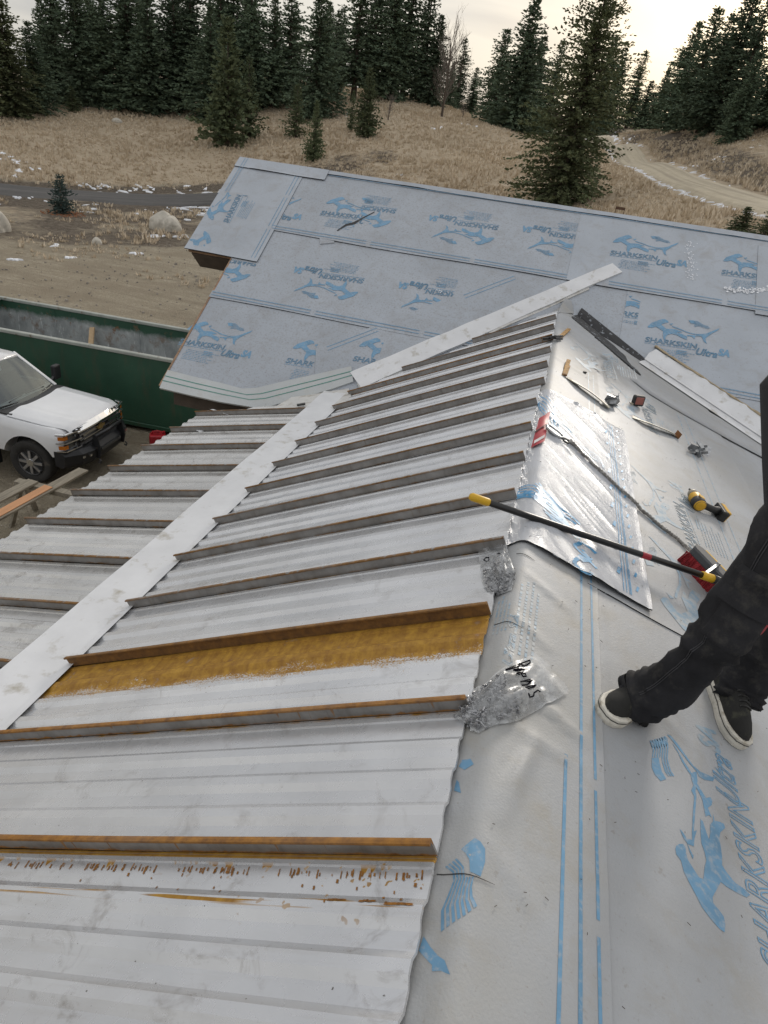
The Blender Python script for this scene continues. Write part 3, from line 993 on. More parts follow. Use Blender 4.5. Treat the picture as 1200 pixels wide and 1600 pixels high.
lines(f2, 'f', [(-3.60, 6.3, YC1 + .028), (-3.60, 6.3, YC1 + .062)], .0150, .0065, pb, gap=(1.12, .05))
lines(f3, 'f', [(-3.34, -.01, YC2 + .028), (-3.34, -.01, YC2 + .062)], .0210, .0065, pb, gap=(1.12, .05))
lines(f4, 'f', [(.42, 6.3, YC2 + .03), (.42, 6.3, YC2 + .064)], .0240, .0065, pb, gap=(1.12, .05))
lines(f5, 'f', [(6.97, 8.18, -3.345), (6.97, 8.18, -3.385)], .0215, .0065, pb, axis='y', gap=(.42, .04))
lines(f5, 'f', [(7.8, 8.33, -4.075), (7.8, 8.33, -4.11)], .0300, .0065, pb, axis='y')
lines(f7, 'f', [(-3.0, 6.3, 8.268)], .022, .006, pb)
m = MB()
for off in (.035, .075):
    for (a, b) in (((-2.26, 6.12), (-.55, 7.37)),):
        d = Vector((b[0] - a[0], b[1] - a[1])).normalized(); nrm = Vector((d.y, -d.x))
        q0 = Vector(a) + nrm * off; q1 = Vector(b) + nrm * off
        pts = [q0 - nrm * .0035 + d * .1, q0 + nrm * .0035 + d * .1, q1 + nrm * .0035 - d * .02, q1 - nrm * .0035 - d * .02]
        for s_ in ((0, .26), (.72, 1)):
            pp4 = [pts[0].lerp(pts[3], s_[0]), pts[1].lerp(pts[2], s_[0]), pts[1].lerp(pts[2], s_[1]), pts[0].lerp(pts[3], s_[1])]
            m.add([Vector((p.x, p.y, zp('f', p.x, p.y))) + PLN['f'] * .0115 for p in pp4], [(0, 1, 2, 3)])
m.build('printed_line', pb, fd, keep=True)
# white bird-lime like smear and chalk marks on the far sheets
m = MB(); rr = random.Random(4)
for i in range(300):
    t = rr.random()
    base = cF(1130 + 75 * t, 452 + 5 * math.sin(t * 3) + rr.gauss(0, 1.8)) if i < 190 else cF(1075 + 8 * rr.gauss(0, .5) + 6 * t, 380 + 60 * t)
    if i > 288: base = cF(685 + rr.gauss(0, 3), 455 + rr.gauss(0, 3))
    s_ = rr.uniform(.002, .009 if i < 190 else .005)
    if base.x > 2.4: continue
    m.add([base + PLN['f'] * (.0235) + Vector((math.cos(a) * s_ * 1.8, math.sin(a) * s_, math.sin(a) * s_ * 2 / 3)) for a in (0, 1.3, 2.4, 3.7, 5.0)], [(0, 1, 2, 3, 4)])
setp(m.build('chalk_smear', MAT['snow'], f4, keep=True), kind='stuff')
# ================================================================== UNDERLAYMENT ON THE NEAR RIDGE AND RIGHT SLOPE
FOLDS = []          # (ax, ay, bx, by, width, height) soft creases


def fold_px(a, b, w, h_):
    p, q_ = on('r', *a), on('r', *b)
    FOLDS.append((p.x, p.y, q_.x, q_.y, w, h_))


fold_px((842, 1100), (900, 1150), .014, .014)
fold_px((800, 1135), (870, 1180), .012, .011)
fold_px((832, 1172), (790, 1268), .016, .013)
fold_px((818, 1190), (778, 1245), .012, .007)
fold_px((830, 905), (880, 950), .015, .009)
fold_px((805, 965), (850, 1010), .016, .009)
fold_px((790, 1020), (835, 1085), .013, .009)
fold_px((935, 955), (946, 1330), .006, .0035)
fold_px((1000, 1090), (1075, 1160), .02, .006)
fold_px((950, 1400), (1040, 1480), .025, .006)
fold_px((770, 1330), (830, 1420), .018, .005)
fold_px((905, 540), (985, 600), .02, .010)
fold_px((885, 520), (960, 590), .016, .010)
fold_px((900, 505), (1000, 592), .018, .012)
fold_px((868, 560), (930, 600), .02, .007)
fold_px((1010, 600), (1180, 690), .02, .008)
fold_px((1020, 640), (1170, 720), .02, .005)


def zs(x, y):
    """surface of the underlayment lying over the ridge and down the right slope"""
    x = np.asarray(x, float); y = np.asarray(y, float)
    e = .016
    z = -(.416667 * np.sqrt(x * x + e * e) - .083333 * x) + .0045
    w = .0022 * fbm(x * 4 + 3, y * 3, 21, 3)
    for ax, ay, bx, by, wd, hh in FOLDS:
        dx, dy = bx - ax, by - ay
        L2 = dx * dx + dy * dy
        t = np.clip(((x - ax) * dx + (y - ay) * dy) / L2, -.15, 1.15)
        d2 = (x - ax - t * dx) ** 2 + (y - ay - t * dy) ** 2
        w = w + hh * np.exp(-d2 / (wd * wd)) * np.clip(1.0 - np.abs(t - .5) * .9, 0, 1)
    return z + w * np.clip((x + .05) / .06, 0, 1) - .014 * np.clip((-x - .02) / .04, 0, 1)


def zmesh(x, y):
    """the woven sheet thrown over the ridge has stronger diagonal folds"""
    x = np.asarray(x, float); y = np.asarray(y, float)
    s = y * .80 + x * .95
    t = x - y * .25
    r = 1 - np.abs(vnoise(s * 7.0, t * 1.1, 5)); r2 = 1 - np.abs(vnoise(s * 19.0 + 4, t * 2.6, 9))
    amp = np.clip((x + .02) / .08, 0, 1) * np.clip((.50 - x) / .2, .25, 1)
    return zs(x, y) + .007 + (.014 * r ** 3 + .0042 * r2 ** 3) * amp


def near_sheet(x0, x1, y0, y1, e, mat, step=.022, surf=zs, curl=(0, 0, 0, 0), name='underlayment_sheet', ragged=0.0, seed=0, ystep=None):
    xs = np.arange(x0, x1 + step * .5, step); ys_ = np.arange(y0, y1 + step * .5, ystep or step)
    X, Y = np.meshgrid(xs, ys_)
    if ragged:
        X = X + 0; Y = Y + 0
        X[:, -1] += ragged * vnoise(ys_ * 4, ys_ * 0 + 1, seed); Y[0] += ragged * vnoise(xs * 6, xs * 0, seed + 2); Y[-1] += ragged * vnoise(xs * 6, xs * 0 + 5, seed + 2)
    Z = surf(X, Y) + e
    # edges lift a little: lower x1 edge, near y0 edge, far y1 edge
    cx1, cy0, cy1, cx0 = curl
    Z[:, -1] += cx1 * (.5 + .5 * vnoise(ys_ * 5, ys_ * 0, seed + 3)); Z[0] += cy0 * (.5 + .5 * vnoise(xs * 5, xs * 0, seed + 4)); Z[-1] += cy1 * (.5 + .5 * vnoise(xs * 5, xs * 0, seed + 5))
    m = MB(); P = np.stack([X, Y, Z], -1)
    m.grid(P)
    GR = (x0, step, y0, ystep or step, Z)
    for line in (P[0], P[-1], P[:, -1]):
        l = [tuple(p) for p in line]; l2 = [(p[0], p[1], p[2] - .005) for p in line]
        m.add(l + l2, [(i, i + 1, i + 1 + len(l), i + len(l)) for i in range(len(l) - 1)], None, 1)  # black adhesive edge, also painting in the shadow gap below each sheet
    o = hpart(m, name, [mat, MAT['tape_and_shade_black']], smooth=True)
    SURF[o.name] = GR
    return o


SURF = {}


def on_sheet(o):
    """height of a sheet's own mesh at (x, y)"""
    x0, dx, y0, dy, Z = SURF[o.name]
    ny, nx = Z.shape
    def f(x, y):
        u = min(max((x - x0) / dx, 0), nx - 1.001); v = min(max((y - y0) / dy, 0), ny - 1.001)
        i, j = int(v), int(u); a, b = v - i, u - j
        return float((Z[i, j] * (1 - b) + Z[i, j + 1] * b) * (1 - a) + (Z[i + 1, j] * (1 - b) + Z[i + 1, j + 1] * b) * a)
    return f


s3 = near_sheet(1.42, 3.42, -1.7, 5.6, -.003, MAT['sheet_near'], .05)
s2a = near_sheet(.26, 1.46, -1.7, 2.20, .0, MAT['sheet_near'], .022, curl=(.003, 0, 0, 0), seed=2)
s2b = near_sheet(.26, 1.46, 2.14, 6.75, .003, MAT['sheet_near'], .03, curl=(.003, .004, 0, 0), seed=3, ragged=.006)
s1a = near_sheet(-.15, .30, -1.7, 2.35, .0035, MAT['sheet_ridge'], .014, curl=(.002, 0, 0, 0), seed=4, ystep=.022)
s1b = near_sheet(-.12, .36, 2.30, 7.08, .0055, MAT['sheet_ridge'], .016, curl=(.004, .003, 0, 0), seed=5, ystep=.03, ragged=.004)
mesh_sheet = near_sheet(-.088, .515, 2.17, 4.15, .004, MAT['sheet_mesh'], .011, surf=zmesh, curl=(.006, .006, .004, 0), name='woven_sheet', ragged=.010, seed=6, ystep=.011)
# the corner of the sheet turned down over the panel edge and the flap beside it
# second lap further up the slope: a lifted edge that shows black below it
m = MB(); rows = []
for px, py, lf in ((984, 594, .004), (992, 600, .012), (1014, 618, .013), (1050, 640, .012), (1090, 662, .012), (1140, 690, .012), (1195, 719, .012), (1260, 752, .012)):
    p = on('r', px, py); q_ = on('r', px + 6, py - 14)
    a_ = Vector((p.x, p.y, float(zs(p.x, p.y)) + lf)); b_ = Vector((q_.x, q_.y, float(zs(q_.x, q_.y)) + .006))
    c_ = b_ + (b_ - a_) * .6; c_.z = float(zs(c_.x, c_.y)) + .005
    rows.append([a_ - Vector((0, 0, .004)), a_, a_.lerp(b_, .5) + Vector((0, 0, .003)), b_, c_])
m.grid(np.array(rows)); lap = hpart(m, 'underlayment_lap', MAT['sheet_near'], smooth=True)

# ---- prints on the near sheets
pbn = MAT['print_blue']
zs1 = lambda x, y: float(zs(x, y))


def rid(px, py):
    p = on('m', px, py)
    return p if p.x < 0 else on('r', px, py)


def trace(parent, polys, e, mat, name='printed_logo', surf=zs1, sub=.018):
    out = []
    if surf is zs1: surf = on_sheet(parent); e = .0009
    for poly in polys:
        out.append([(lambda p: Vector((p.x, p.y, 0)))(rid(*q_)) for q_ in poly])
    me = poly_mesh(name, out, mat, subdiv=sub)
    for v in me.vertices: v.co.z = surf(v.co.x, v.co.y) + e
    me.polygons.foreach_set('use_smooth', [True] * len(me.polygons))
    return link(name, me, None, parent, True)


def zz3(pts): return [(960 + x / 4.571, 1150 + y / 4.571) for x, y in pts]


near_shark = [zz3(p) for p in (
    [(430, 815), (438, 792), (460, 780), (485, 782), (502, 802), (506, 850), (522, 900), (570, 975), (600, 1020), (630, 1032), (640, 940), (652, 900), (640, 840),
     (616, 770), (610, 690), (610, 598), (628, 618), (650, 690), (672, 748), (680, 700), (680, 642), (700, 615), (702, 565), (712, 612), (748, 620), (780, 634), (786, 665), (752, 695), (745, 740),
     (756, 800), (765, 870), (765, 930), (800, 985), (860, 1058), (930, 1103), (965, 1140), (940, 1160), (880, 1132), (800, 1086), (755, 1050), (722, 1110), (695, 1160),
     (700, 1200), (740, 1250), (775, 1298), (786, 1350), (781, 1410), (745, 1386), (680, 1312), (620, 1232), (575, 1142), (530, 1060), (490, 980), (470, 900), (436, 855)],
    [(586, 345), (620, 400), (650, 450), (682, 444), (697, 466), (690, 500), (663, 520), (680, 560), (692, 592), (672, 572), (646, 582), (635, 520), (625, 465), (600, 410), (578, 372)],
    [(540, 272), (582, 262), (590, 330), (574, 400), (582, 440), (572, 560), (562, 690), (584, 682), (566, 740), (562, 797), (520, 782), (490, 742), (460, 672), (478, 690), (515, 744), (550, 752), (549, 690), (556, 560), (566, 440), (545, 395), (560, 360), (545, 310)],
    [(370, -4), (400, 8), (450, 68), (500, 140), (560, 222), (612, 264), (680, 294), (712, 305), (700, 331), (640, 321), (600, 298), (584, 262), (530, 200), (470, 120), (415, 50)],
    [(408, 60), (432, 84), (470, 150), (502, 205), (540, 258), (545, 290), (518, 255), (478, 190), (452, 130)],
    [(512, 770), (540, 830), (560, 862), (556, 890), (546, 868), (530, 830)])]
trace(s2a, near_shark, .0022, pbn)
nf = []
for i in range(7):                    # waving flag beside the tail
    x0 = 246 + i * 17
    a_ = [(x0, 42 - 5 * i), (x0 + 18, 62 - 5 * i), (x0 + 24, 110 - 3 * i), (x0 + 18, 160)]
    if i >= 4: a_ += [(x0 + 24, 200), (x0 + 42, 260), (x0 + 66, 296)]
    nf.append(zz3(a_ + [(x + 10, y - 2) for x, y in a_[::-1]]))
nf.append(zz3([(262, 165), (312, 160), (318, 200), (335, 262), (366, 316), (326, 330), (285, 285), (262, 232)]))
trace(s2a, nf, .0022, pbn, 'printed_flag')
# lettering that reads up the roof, beside the shark
xA = on('r', 1192, 1470).x
def near_text(parent, body, x, y0, y1, cap, outline, mat, surf=zs1, e=.0024, shear=.1, stroke=.02, bold=0.0):
    if surf is zs1: surf = on_sheet(parent); e = .0009
    v, f = fit_text(body, 0, 0, y1 - y0, outline, cap, shear, 0, stroke, bold)
    me = bpy.data.meshes.new('printed_lettering')
    me.from_pydata([(x - p[1] * .949, y0 + p[0], surf(x - p[1] * .949, y0 + p[0]) + e + p[2]) for p in v], [], f)
    me.materials.append(mat)
    return link('printed_lettering', me, None, parent, True)


near_text(s2a, 'SHARKSKIN', .745, .99, 1.455, .075, True, pbn, stroke=.020)
near_text(s2a, 'Ultra', .720, 1.43, 1.60, .075, True, pbn, shear=.4, stroke=.024)
near_text(s2a, 'SA', .690, 1.60, 1.70, .07, False, MAT['print_faded'], bold=.04)
# flag across the ridge and scraps of a cut print at the panel edge
def zz8(pts): return [(640 + x / 4.0, 1200 + y / 4.0) for x, y in pts]
fl2 = []
CA = [(225, 612), (268, 655), (272, 710), (238, 800), (198, 890), (196, 1025)]; CB = [(350, 530), (392, 600), (402, 680), (388, 750), (392, 810), (420, 872)]
def flag_pt(t_, k): return (CA[k][0] * (1 - t_) + CB[k][0] * t_, CA[k][1] * (1 - t_) + CB[k][1] * t_)
for i in range(7):
    t0, t1 = i / 6.6 - .005, i / 6.6 + .085
    ks = range(6) if i < 4 else range(2, 6)
    fl2.append(zz8([flag_pt(t0, k) for k in ks] + [flag_pt(t1, k) for k in reversed(ks)]))
fl2.append(zz8([(320, 515), (405, 445), (440, 470), (468, 520), (468, 600), (440, 690), (375, 655), (370, 580), (345, 540)]))
trace(s1a, fl2, .0058, pbn, 'printed_flag')
for poly in (zz8([(310, -20), (345, 5), (400, -20), (380, -60), (330, -60)]), zz8([(296, 62), (310, 80), (322, 150), (280, 130)]),
             zz8([(60, 1130), (90, 1040), (130, 1110), (180, 1180), (215, 1210), (250, 1300), (190, 1275), (140, 1270), (140, 1230)])):
    trace(s1a, [poly], .0058, pbn)
# blocks of small print on the ridge, too small to read
rr = random.Random(21)
def fineprint(parent, x0, x1, y0, y1, pitch, mat, surf, e, along='y'):
    if surf is zs1: surf = on_sheet(parent); e = .0009
    m = MB(); x = x0
    while x < x1:
        y = y0 + rr.uniform(0, .02); ye = y1 - rr.uniform(0, .06)
        while y < ye:
            w = rr.uniform(.006, .02)
            m.add([(a, b, surf(a, b) + e) for a, b in ((x, y), (x + pitch * .42, y), (x + pitch * .42, y + w), (x, y + w))], [(0, 1, 2, 3)])
            y += w + rr.uniform(.003, .008)
        x += pitch
    return m.build('printed_small_lines', mat, parent, keep=True)


fineprint(s1a, -.050, -.016, 1.62, 1.83, .011, MAT['print_faded'], zs1, .0058)
fineprint(s1a, .012, .075, 1.52, 1.95, .02, MAT['print_faded'], zs1, .0058)
near_text(s1a, 'Ultra SA', .02, 1.47, 1.72, .03, True, MAT['print_faded'], shear=.3, stroke=.03)
lines(s1a, 'r', [(-1.6, 1.262, .192)], .0009, .0085, pbn, axis='y', surf=on_sheet(s1a))
lines(s1a, 'r', [(-1.6, 2.30, .234)], .0009, .0085, pbn, axis='y', surf=on_sheet(s1a))
lines(s1a, 'r', [(-.2, .84, .2735), (.875, 1.20, .2735), (1.235, 2.2, .2735)], .0009, .0075, pbn, axis='y', surf=on_sheet(s1a))
# weathered prints further up the slope
pfd = MAT['print_faded']
for (x, y) in ((.66, 3.35), (.60, 4.9), (.70, 2.55), (.30, 5.55)):
    par = s2b if x > .4 else s1b
    place_logo(par, 'r', (x, y, 0), 0, .0010, pfd, surf=on_sheet(par))
lines(s2b, 'r', [(2.5, 5.4, 1.06), (2.5, 5.4, 1.13)], .0009, .009, pfd, axis='y', surf=on_sheet(s2b))
lines(s1b, 'r', [(4.2, 5.1, .285), (4.2, 5.1, .325)], .0009, .007, pfd, axis='y', surf=on_sheet(s1b))
# prints of the woven sheet: fine lines, ticks and swirling strokes
zm1 = lambda x, y: float(zmesh(x, y)) + .004
pm_ = MAT['print_mesh']
m = MB(); rr = random.Random(31)
def ribbon(pts, w, surf=zm1, e=.002):
    pts = [Vector(p) for p in pts]
    for i in range(len(pts) - 1):
        n_ = max(1, int((pts[i + 1] - pts[i]).length / .018))
        for j in range(n_):
            a_, b_ = pts[i].lerp(pts[i + 1], j / n_), pts[i].lerp(pts[i + 1], (j + 1) / n_)
            d = (b_ - a_).normalized(); nn = Vector((-d.y, d.x)) * w / 2
            m.add([(q_.x, q_.y, surf(q_.x, q_.y) + e) for q_ in (a_ - nn, b_ - nn, b_ + nn, a_ + nn)], [(0, 1, 2, 3)])
for c in (.405, .418, .431, .437): ribbon([(c, 2.2), (c + .004, 3.1), (c, 4.1)], .0035)
for i in range(18): ribbon([(.462, 2.25 + i * .105), (.472, 2.29 + i * .105)], .010)
for i in range(9): ribbon([(.385, 2.3 + i * .2), (.396, 2.36 + i * .2)], .014)
m.build('printed_line', pm_, mesh_sheet, keep=True)
m = MB()
def swirl(px0, px1, n_, spread, bend, w):
    a0, b0 = rid(*px0), rid(*px1)
    a0, b0 = Vector((a0.x, a0.y)), Vector((b0.x, b0.y))
    d = (b0 - a0); nn = Vector((-d.y, d.x)).normalized()
    for i in range(n_):
        o = (i - n_ / 2) * spread
        st = rr.uniform(0, .25); en = rr.uniform(.7, 1)
        ribbon([a0 + d * t + nn * (o * (1 - t * .35) + bend * math.sin(t * 3.14) + .012 * math.sin(t * 9 + i)) for t in np.linspace(st, en, 9)], w * rr.uniform(.6, 1.25))
swirl((803, 762), (850, 800), 7, .022, .03, .014)
swirl((812, 770), (900, 838), 7, .020, .02, .018)
swirl((845, 800), (905, 850), 5, .018, -.01, .014)
swirl((838, 620), (870, 690), 6, .018, .02, .006)
swirl((905, 700), (945, 740), 5, .016, .03, .004)
swirl((850, 640), (905, 700), 4, .02, .01, .005)
setp(m.build('printed_swirl', pm_, mesh_sheet, keep=True), kind='stuff')
m = MB()
c0 = rid(912, 880); cx, cy = c0.x, c0.y
for oy in (-.062, .058):
    ribbon([(cx + .042 * math.cos(a) + .01 * math.sin(3 * a), cy + oy + .052 * math.sin(a)) for a in np.linspace(.5, 5.6, 12)], .017)
ribbon([(cx - .02, cy - .05), (cx + .02, cy), (cx - .015, cy + .05)], .020)
m.build('printed_emblem', pm_, mesh_sheet, keep=True)

# ---- right valley: black tape, white valley metal with a torn bead of glue
rows = []
for i in range(13):
    t = i / 12
    a_ = on('f', 909 + (1022 - 909) * t, 481 + (571 - 481) * t, .026); b_ = on('f', 903 + (1006 - 903) * t, 490 + (584 - 490) * t, .024)
    w = random.uniform(-.006, .006)
    rows.append([a_ - PLN['f'] * .008 + Vector((0, w, 0)), a_ + Vector((0, w, 0)), a_.lerp(b_, .5) + PLN['f'] * random.uniform(0, .008), b_, b_ - Vector((0, .02, .03))])
m = MB(); m.grid(np.array(rows)); hpart(m, 'black_tape', MAT['tape_and_shade_black'])
rows = []
for i in range(15):
    t = i / 14
    a_ = on('f', 902 + (1005 - 902) * t, 492 + (583 - 492) * t, .030); b_ = on('r', 893 + (1001 - 893) * t, 495 + (586 - 495) * t, .020)
    k_ = math.sin(t * 3.14)
    rows.append([a_, a_.lerp(b_, .35) + Vector((0, 0, .022 * k_ + random.uniform(0, .012))), a_.lerp(b_, .7) + Vector((0, 0, random.uniform(-.004, .010))), b_])
m = MB(); m.grid(np.array(rows)); hpart(m, 'black_tape', MAT['tape_and_shade_black'])
rows = []
for i in range(16):
    x = .87 + i * .12
    yv = Y0 - .5 * x
    w = .004 * math.sin(x * 7)
    dl = .20 + .02 * math.sin(x * 5)
    def ff(dx, dy, e):
        xx, yy = x + dx, yv + dy
        return Vector((xx, yy, zp('f', xx, yy))) + PLN['f'] * e
    def rr_(dx, dy, e):
        xx, yy = x + dx, yv + dy
        return Vector((xx, yy, zp('r', xx, yy))) + PLN['r'] * e
    rows.append([ff(.10, dl * .80, .018), ff(.10, dl * .8, .028), ff(.04, .09, .030 + w), ff(.006, .018, .030), ff(0, .006, .048), rr_(0, -.006, .048), rr_(-.004, -.02, .030), rr_(-.05, -.13, .026), rr_(-.06, -.17, .016)])
m = MB(); m.grid(np.array(rows)); hpart(m, 'valley_metal', MAT['flash_white'])
pts = []; rs = []
for i in range(40):
    x = .96 + i * .045
    yv = Y0 - .5 * (x - .10) + .17
    pts.append(Vector((x, yv + random.gauss(0, .008), zp('f', x, yv))) + PLN['f'] * .026); rs.append(random.uniform(.010, .026))
m = MB(); m.tube(pts, rs, 6, flat=.5); hpart(m, 'glue_bead', MAT['glue_tan'], smooth=True)
# little cap of membrane at the peak
pk = [on('m', 872, 488, .02), on('r', 897, 490, .02), on('f', 893, 470, .045), on('f', 884, 466, .05), on('f', 878, 474, .045)]
top = Vector((0.01, 7.06, .055))
m = MB(); m.add([top] + pk, [(0, 1, 2), (0, 2, 3), (0, 3, 4), (0, 4, 5), (0, 5, 1)]); hpart(m, 'peak_cap', MAT['sheet_ridge'])
# ================================================================== TERRAIN
ctrl = []
def cz(px, py, z): p = onz(px, py, z); ctrl.append((p.x, p.y, z))
def cd(px, py, d): p = ond(px, py, d); ctrl.append((p.x, p.y, p.z))
for x in (-45, -30, -18, -6, 8, 20, 40):
    for y in (-60, -35, -15, 0, 12):
        ctrl.append((x, y, GZ if x < 25 else GZ + .8))
for x in (-18, -12, -6): ctrl.append((x, 20, GZ)); ctrl.append((x, 25, GZ + .03))
for q in ((0, 465), (150, 440), (280, 470)): cz(*q, GZ)
cz(0, 400, GZ + .05); cz(150, 395, GZ + .05); cz(280, 405, GZ + .05)
cz(0, 340, GZ + .2); cz(260, 360, GZ + .2)
cz(0, 308, -4.85); cz(330, 326, -4.85); cz(0, 287, -4.72); cz(330, 303, -4.72); cz(170, 310, -4.85); cz(170, 293, -4.72)
cd(20, 262, 66); cd(200, 262, 69); cd(100, 230, 74); cd(250, 232, 78); cd(330, 262, 70)
cd(60, 180, 90); cd(220, 182, 92); cd(345, 190, 88); cd(360, 230, 76); cd(420, 240, 70); cd(490, 250, 68); cd(450, 215, 76)
cd(500, 188, 86); cd(570, 215, 75); cd(600, 160, 94); cd(600, 282, 60); cd(700, 240, 72); cd(700, 188, 88); cd(650, 150, 104); cd(800, 255, 66); cd(780, 200, 86)
cd(870, 330, 50); cd(940, 330, 47); cd(1000, 337, 42); cd(1000, 300, 52); cd(1060, 305, 46)
RRZ = ((24.0, 0, -2.2), (18.0, 12, -1.2), (13.2, 21, -.35), (10.1, 29, .25), (9.1, 39, .70), (8.0, 50, 1.08), (7.0, 60, 1.45), (5.0, 80, 2.2), (2.5, 105, 3.15), (-.5, 130, 4.4))
for (x, y, z) in RRZ:      # the gravel road
    ctrl.append((x, y, z)); ctrl.append((x - 2.6, y, z - .12)); ctrl.append((x + 2.6, y, z + .12))
cd(1100, 345, 28); cd(1160, 352, 26)
cd(1105, 208, 90); cd(1050, 200, 100); cd(1000, 200, 112); cd(1140, 228, 76); cd(1195, 245, 64); cd(1190, 200, 86); cd(960, 212, 122); cd(1060, 240, 86); cd(1130, 270, 66); cd(990, 235, 106)
for a in range(-70, 75, 12):
    for R_, zz_ in ((150, 9), (230, 12), (400, 14)):
        s = math.radians(a + 2); k_ = .25 if a < -35 else 1.0
        ctrl.append((R_ * math.sin(s), R_ * math.cos(s), zz_ * k_))
for a in range(90, 280, 20):
    s = math.radians(a)
    for R_ in (140, 400): ctrl.append((R_ * math.sin(s), R_ * math.cos(s), GZ))
CT = np.array(ctrl)


def tps_fit(P, lam=.02):
    n = len(P); xy = P[:, :2] / 50.0
    r2 = ((xy[:, None] - xy[None]) ** 2).sum(-1)
    K = r2 * np.log(r2 + 1e-9) * .5 + lam * np.eye(n)
    A = np.zeros((n + 3, n + 3)); A[:n, :n] = K; A[:n, n] = 1; A[:n, n + 1:] = xy; A[n, :n] = 1; A[n + 1:, :n] = xy.T
    return np.linalg.solve(A, np.concatenate([P[:, 2], np.zeros(3)])), xy


TW, TXY = tps_fit(CT)


def hgt(x, y):
    x = np.asarray(x, float); y = np.asarray(y, float); sh = x.shape
    q = np.stack([x.ravel(), y.ravel()], -1) / 50.0
    out = np.empty(len(q))
    for i in range(0, len(q), 20000):
        c = q[i:i + 20000]
        r2 = ((c[:, None] - TXY[None]) ** 2).sum(-1)
        out[i:i + 20000] = (r2 * np.log(r2 + 1e-9) * .5) @ TW[:-3] + TW[-3] + c @ TW[-2:]
    R_ = np.hypot(x.ravel(), y.ravel())
    t = np.clip((R_ - 260) / 250, 0, 1); t = t * t * (3 - 2 * t)
    out = out * (1 - t) + 10.0 * t
    dx_ = np.maximum(np.maximum(-16 - x.ravel(), x.ravel() - 6), 0); dy_ = np.maximum(np.maximum(-25 - y.ravel(), y.ravel() - 15.5), 0)
    w = np.clip(1 - np.hypot(dx_, dy_) / 8.0, 0, 1); w = w * w * (3 - 2 * w)
    out = GZ * w + out * (1 - w)
    return out.reshape(sh)


def h1(x, y): return float(hgt(np.array([x]), np.array([y]))[0])


def axis(core0, core1, step, far0, far1):
    a = list(np.arange(core0, core1 + .01, step)); s = step; v = core1
    while v < far1: s *= 1.25; v += s; a.append(v)
    s = step; v = core0
    while v > far0: s *= 1.25; v -= s; a.insert(0, v)
    return np.array(a)


gx = axis(-75, 75, 1.0, -2200, 2200); gy = axis(5, 125, 1.0, -1500, 2500)
X, Y = np.meshgrid(gx, gy)
Z = hgt(X, Y)
wild = np.clip((Y - 26) / 20, 0, 1) * (np.abs(X - (13 - .1 * Y)) > 4.0) * (np.hypot(X, Y) < 300)
Z = Z + wild * (.20 * fbm(X * .22, Y * .22, 3, 3) + .07 * fbm(X * .9, Y * .9, 8, 2))
m = MB(); m.grid(np.stack([X, Y, Z], -1))
gm = m.mesh('ground', (), True)
# cover: 0 = packed dirt yard, 1 = dry grass
ROADL = [onz(x, y, -4.78) for x, y in ((-260, 276), (-120, 283), (0, 297), (110, 304), (220, 309), (330, 314.5), (375, 322), (450, 352), (540, 400))]
RL = np.array([(p.x, p.y) for p in ROADL])
def seg_side(x, y, n_=99):
    """signed distance to the left road's centre line, + beyond it"""
    best = np.full(np.shape(x), 1e9); sg = np.ones(np.shape(x))
    for i in range(min(n_, len(RL) - 1)):
        a_, b_ = RL[i], RL[i + 1]; d = b_ - a_; L2 = d @ d
        t = np.clip(((x - a_[0]) * d[0] + (y - a_[1]) * d[1]) / L2, 0, 1)
        dd = np.hypot(x - a_[0] - t * d[0], y - a_[1] - t * d[1])
        s_ = np.sign(d[0] * (y - a_[1]) - d[1] * (x - a_[0]))
        up_ = dd < best
        best = np.where(up_, dd, best); sg = np.where(up_, s_, sg)
    return best * sg
SD = seg_side(X, Y)
nz = fbm(X * .35, Y * .35, 12, 3)
gcov = np.clip((SD - 4.2 + 2.2 * nz) / 2.5, 0, 1)
SY0 = seg_side(X, Y, 5)
weeds = np.clip((SY0 + 17 + 4 * nz) / 5, 0, 1) * (SY0 < 0) * (X < -14) * .48
gcov = np.maximum(gcov, weeds)
gcov = np.maximum(gcov, np.clip((X + 8) / 6, 0, 1) * np.clip((Y - 16) / 6, 0, 1))
bank = np.exp(-((X - 18.0 + .1 * Y) / 3.2) ** 2) * (Y > 30)                       # dark cut bank beyond the gravel road
SY = seg_side(X, Y, 5)
yardsoil = np.clip((SY + 20) / 3, 0, 1) * (SY < -2) * (X < -16) * (.60 + .5 * nz)
soil = np.clip(np.exp(-((np.abs(SY) - 4.0) / 1.6) ** 2) + bank * .9 + np.clip(yardsoil, 0, .8), 0, 1)
for nm, arr in (('cover', gcov), ('soil', soil)):
    at = gm.attributes.new(nm, 'FLOAT', 'POINT'); at.data.foreach_set('value', arr.ravel().astype(np.float32))
t = NT('ground'); p = t.pos('P')
def attr(t, nm):
    k = t.n.new('ShaderNodeAttribute'); k.attribute_name = nm; return k.outputs['Fac']
dirt = t.mix(t.ramp(t.noise(t.pos('P', (.5, 1.6, 1)), 1.1, 8, .68), .36, .66), (.33, .285, .21), (.46, .405, .31))
dirt = t.mix(t.math('MULTIPLY', t.ramp(t.noise(p, 9, 5, .75), .42, .62), .55), dirt, (.24, .205, .155))
dirt = t.mix(t.ramp(t.noise(p, 17, 4, .7), .60, .68), dirt, (.52, .48, .41))
dirt = t.mix(t.math('MULTIPLY', t.ramp(t.noise(t.pos('P', (.16, 1.9, 1)), 1.0, 4, .6, .4), .50, .60), .5), dirt, (.26, .22, .165))
dirt = t.mix(t.ramp(t.noise(p, .45, 5, .6), .48, .66), dirt, (.30, .255, .19))
grass = t.mix(t.ramp(t.noise(p, .6, 8, .7), .3, .7), (.42, .34, .24), (.58, .485, .365))
grass = t.mix(t.ramp(t.noise(p, 3.4, 6, .7), .55, .75), grass, (.33, .25, .155))
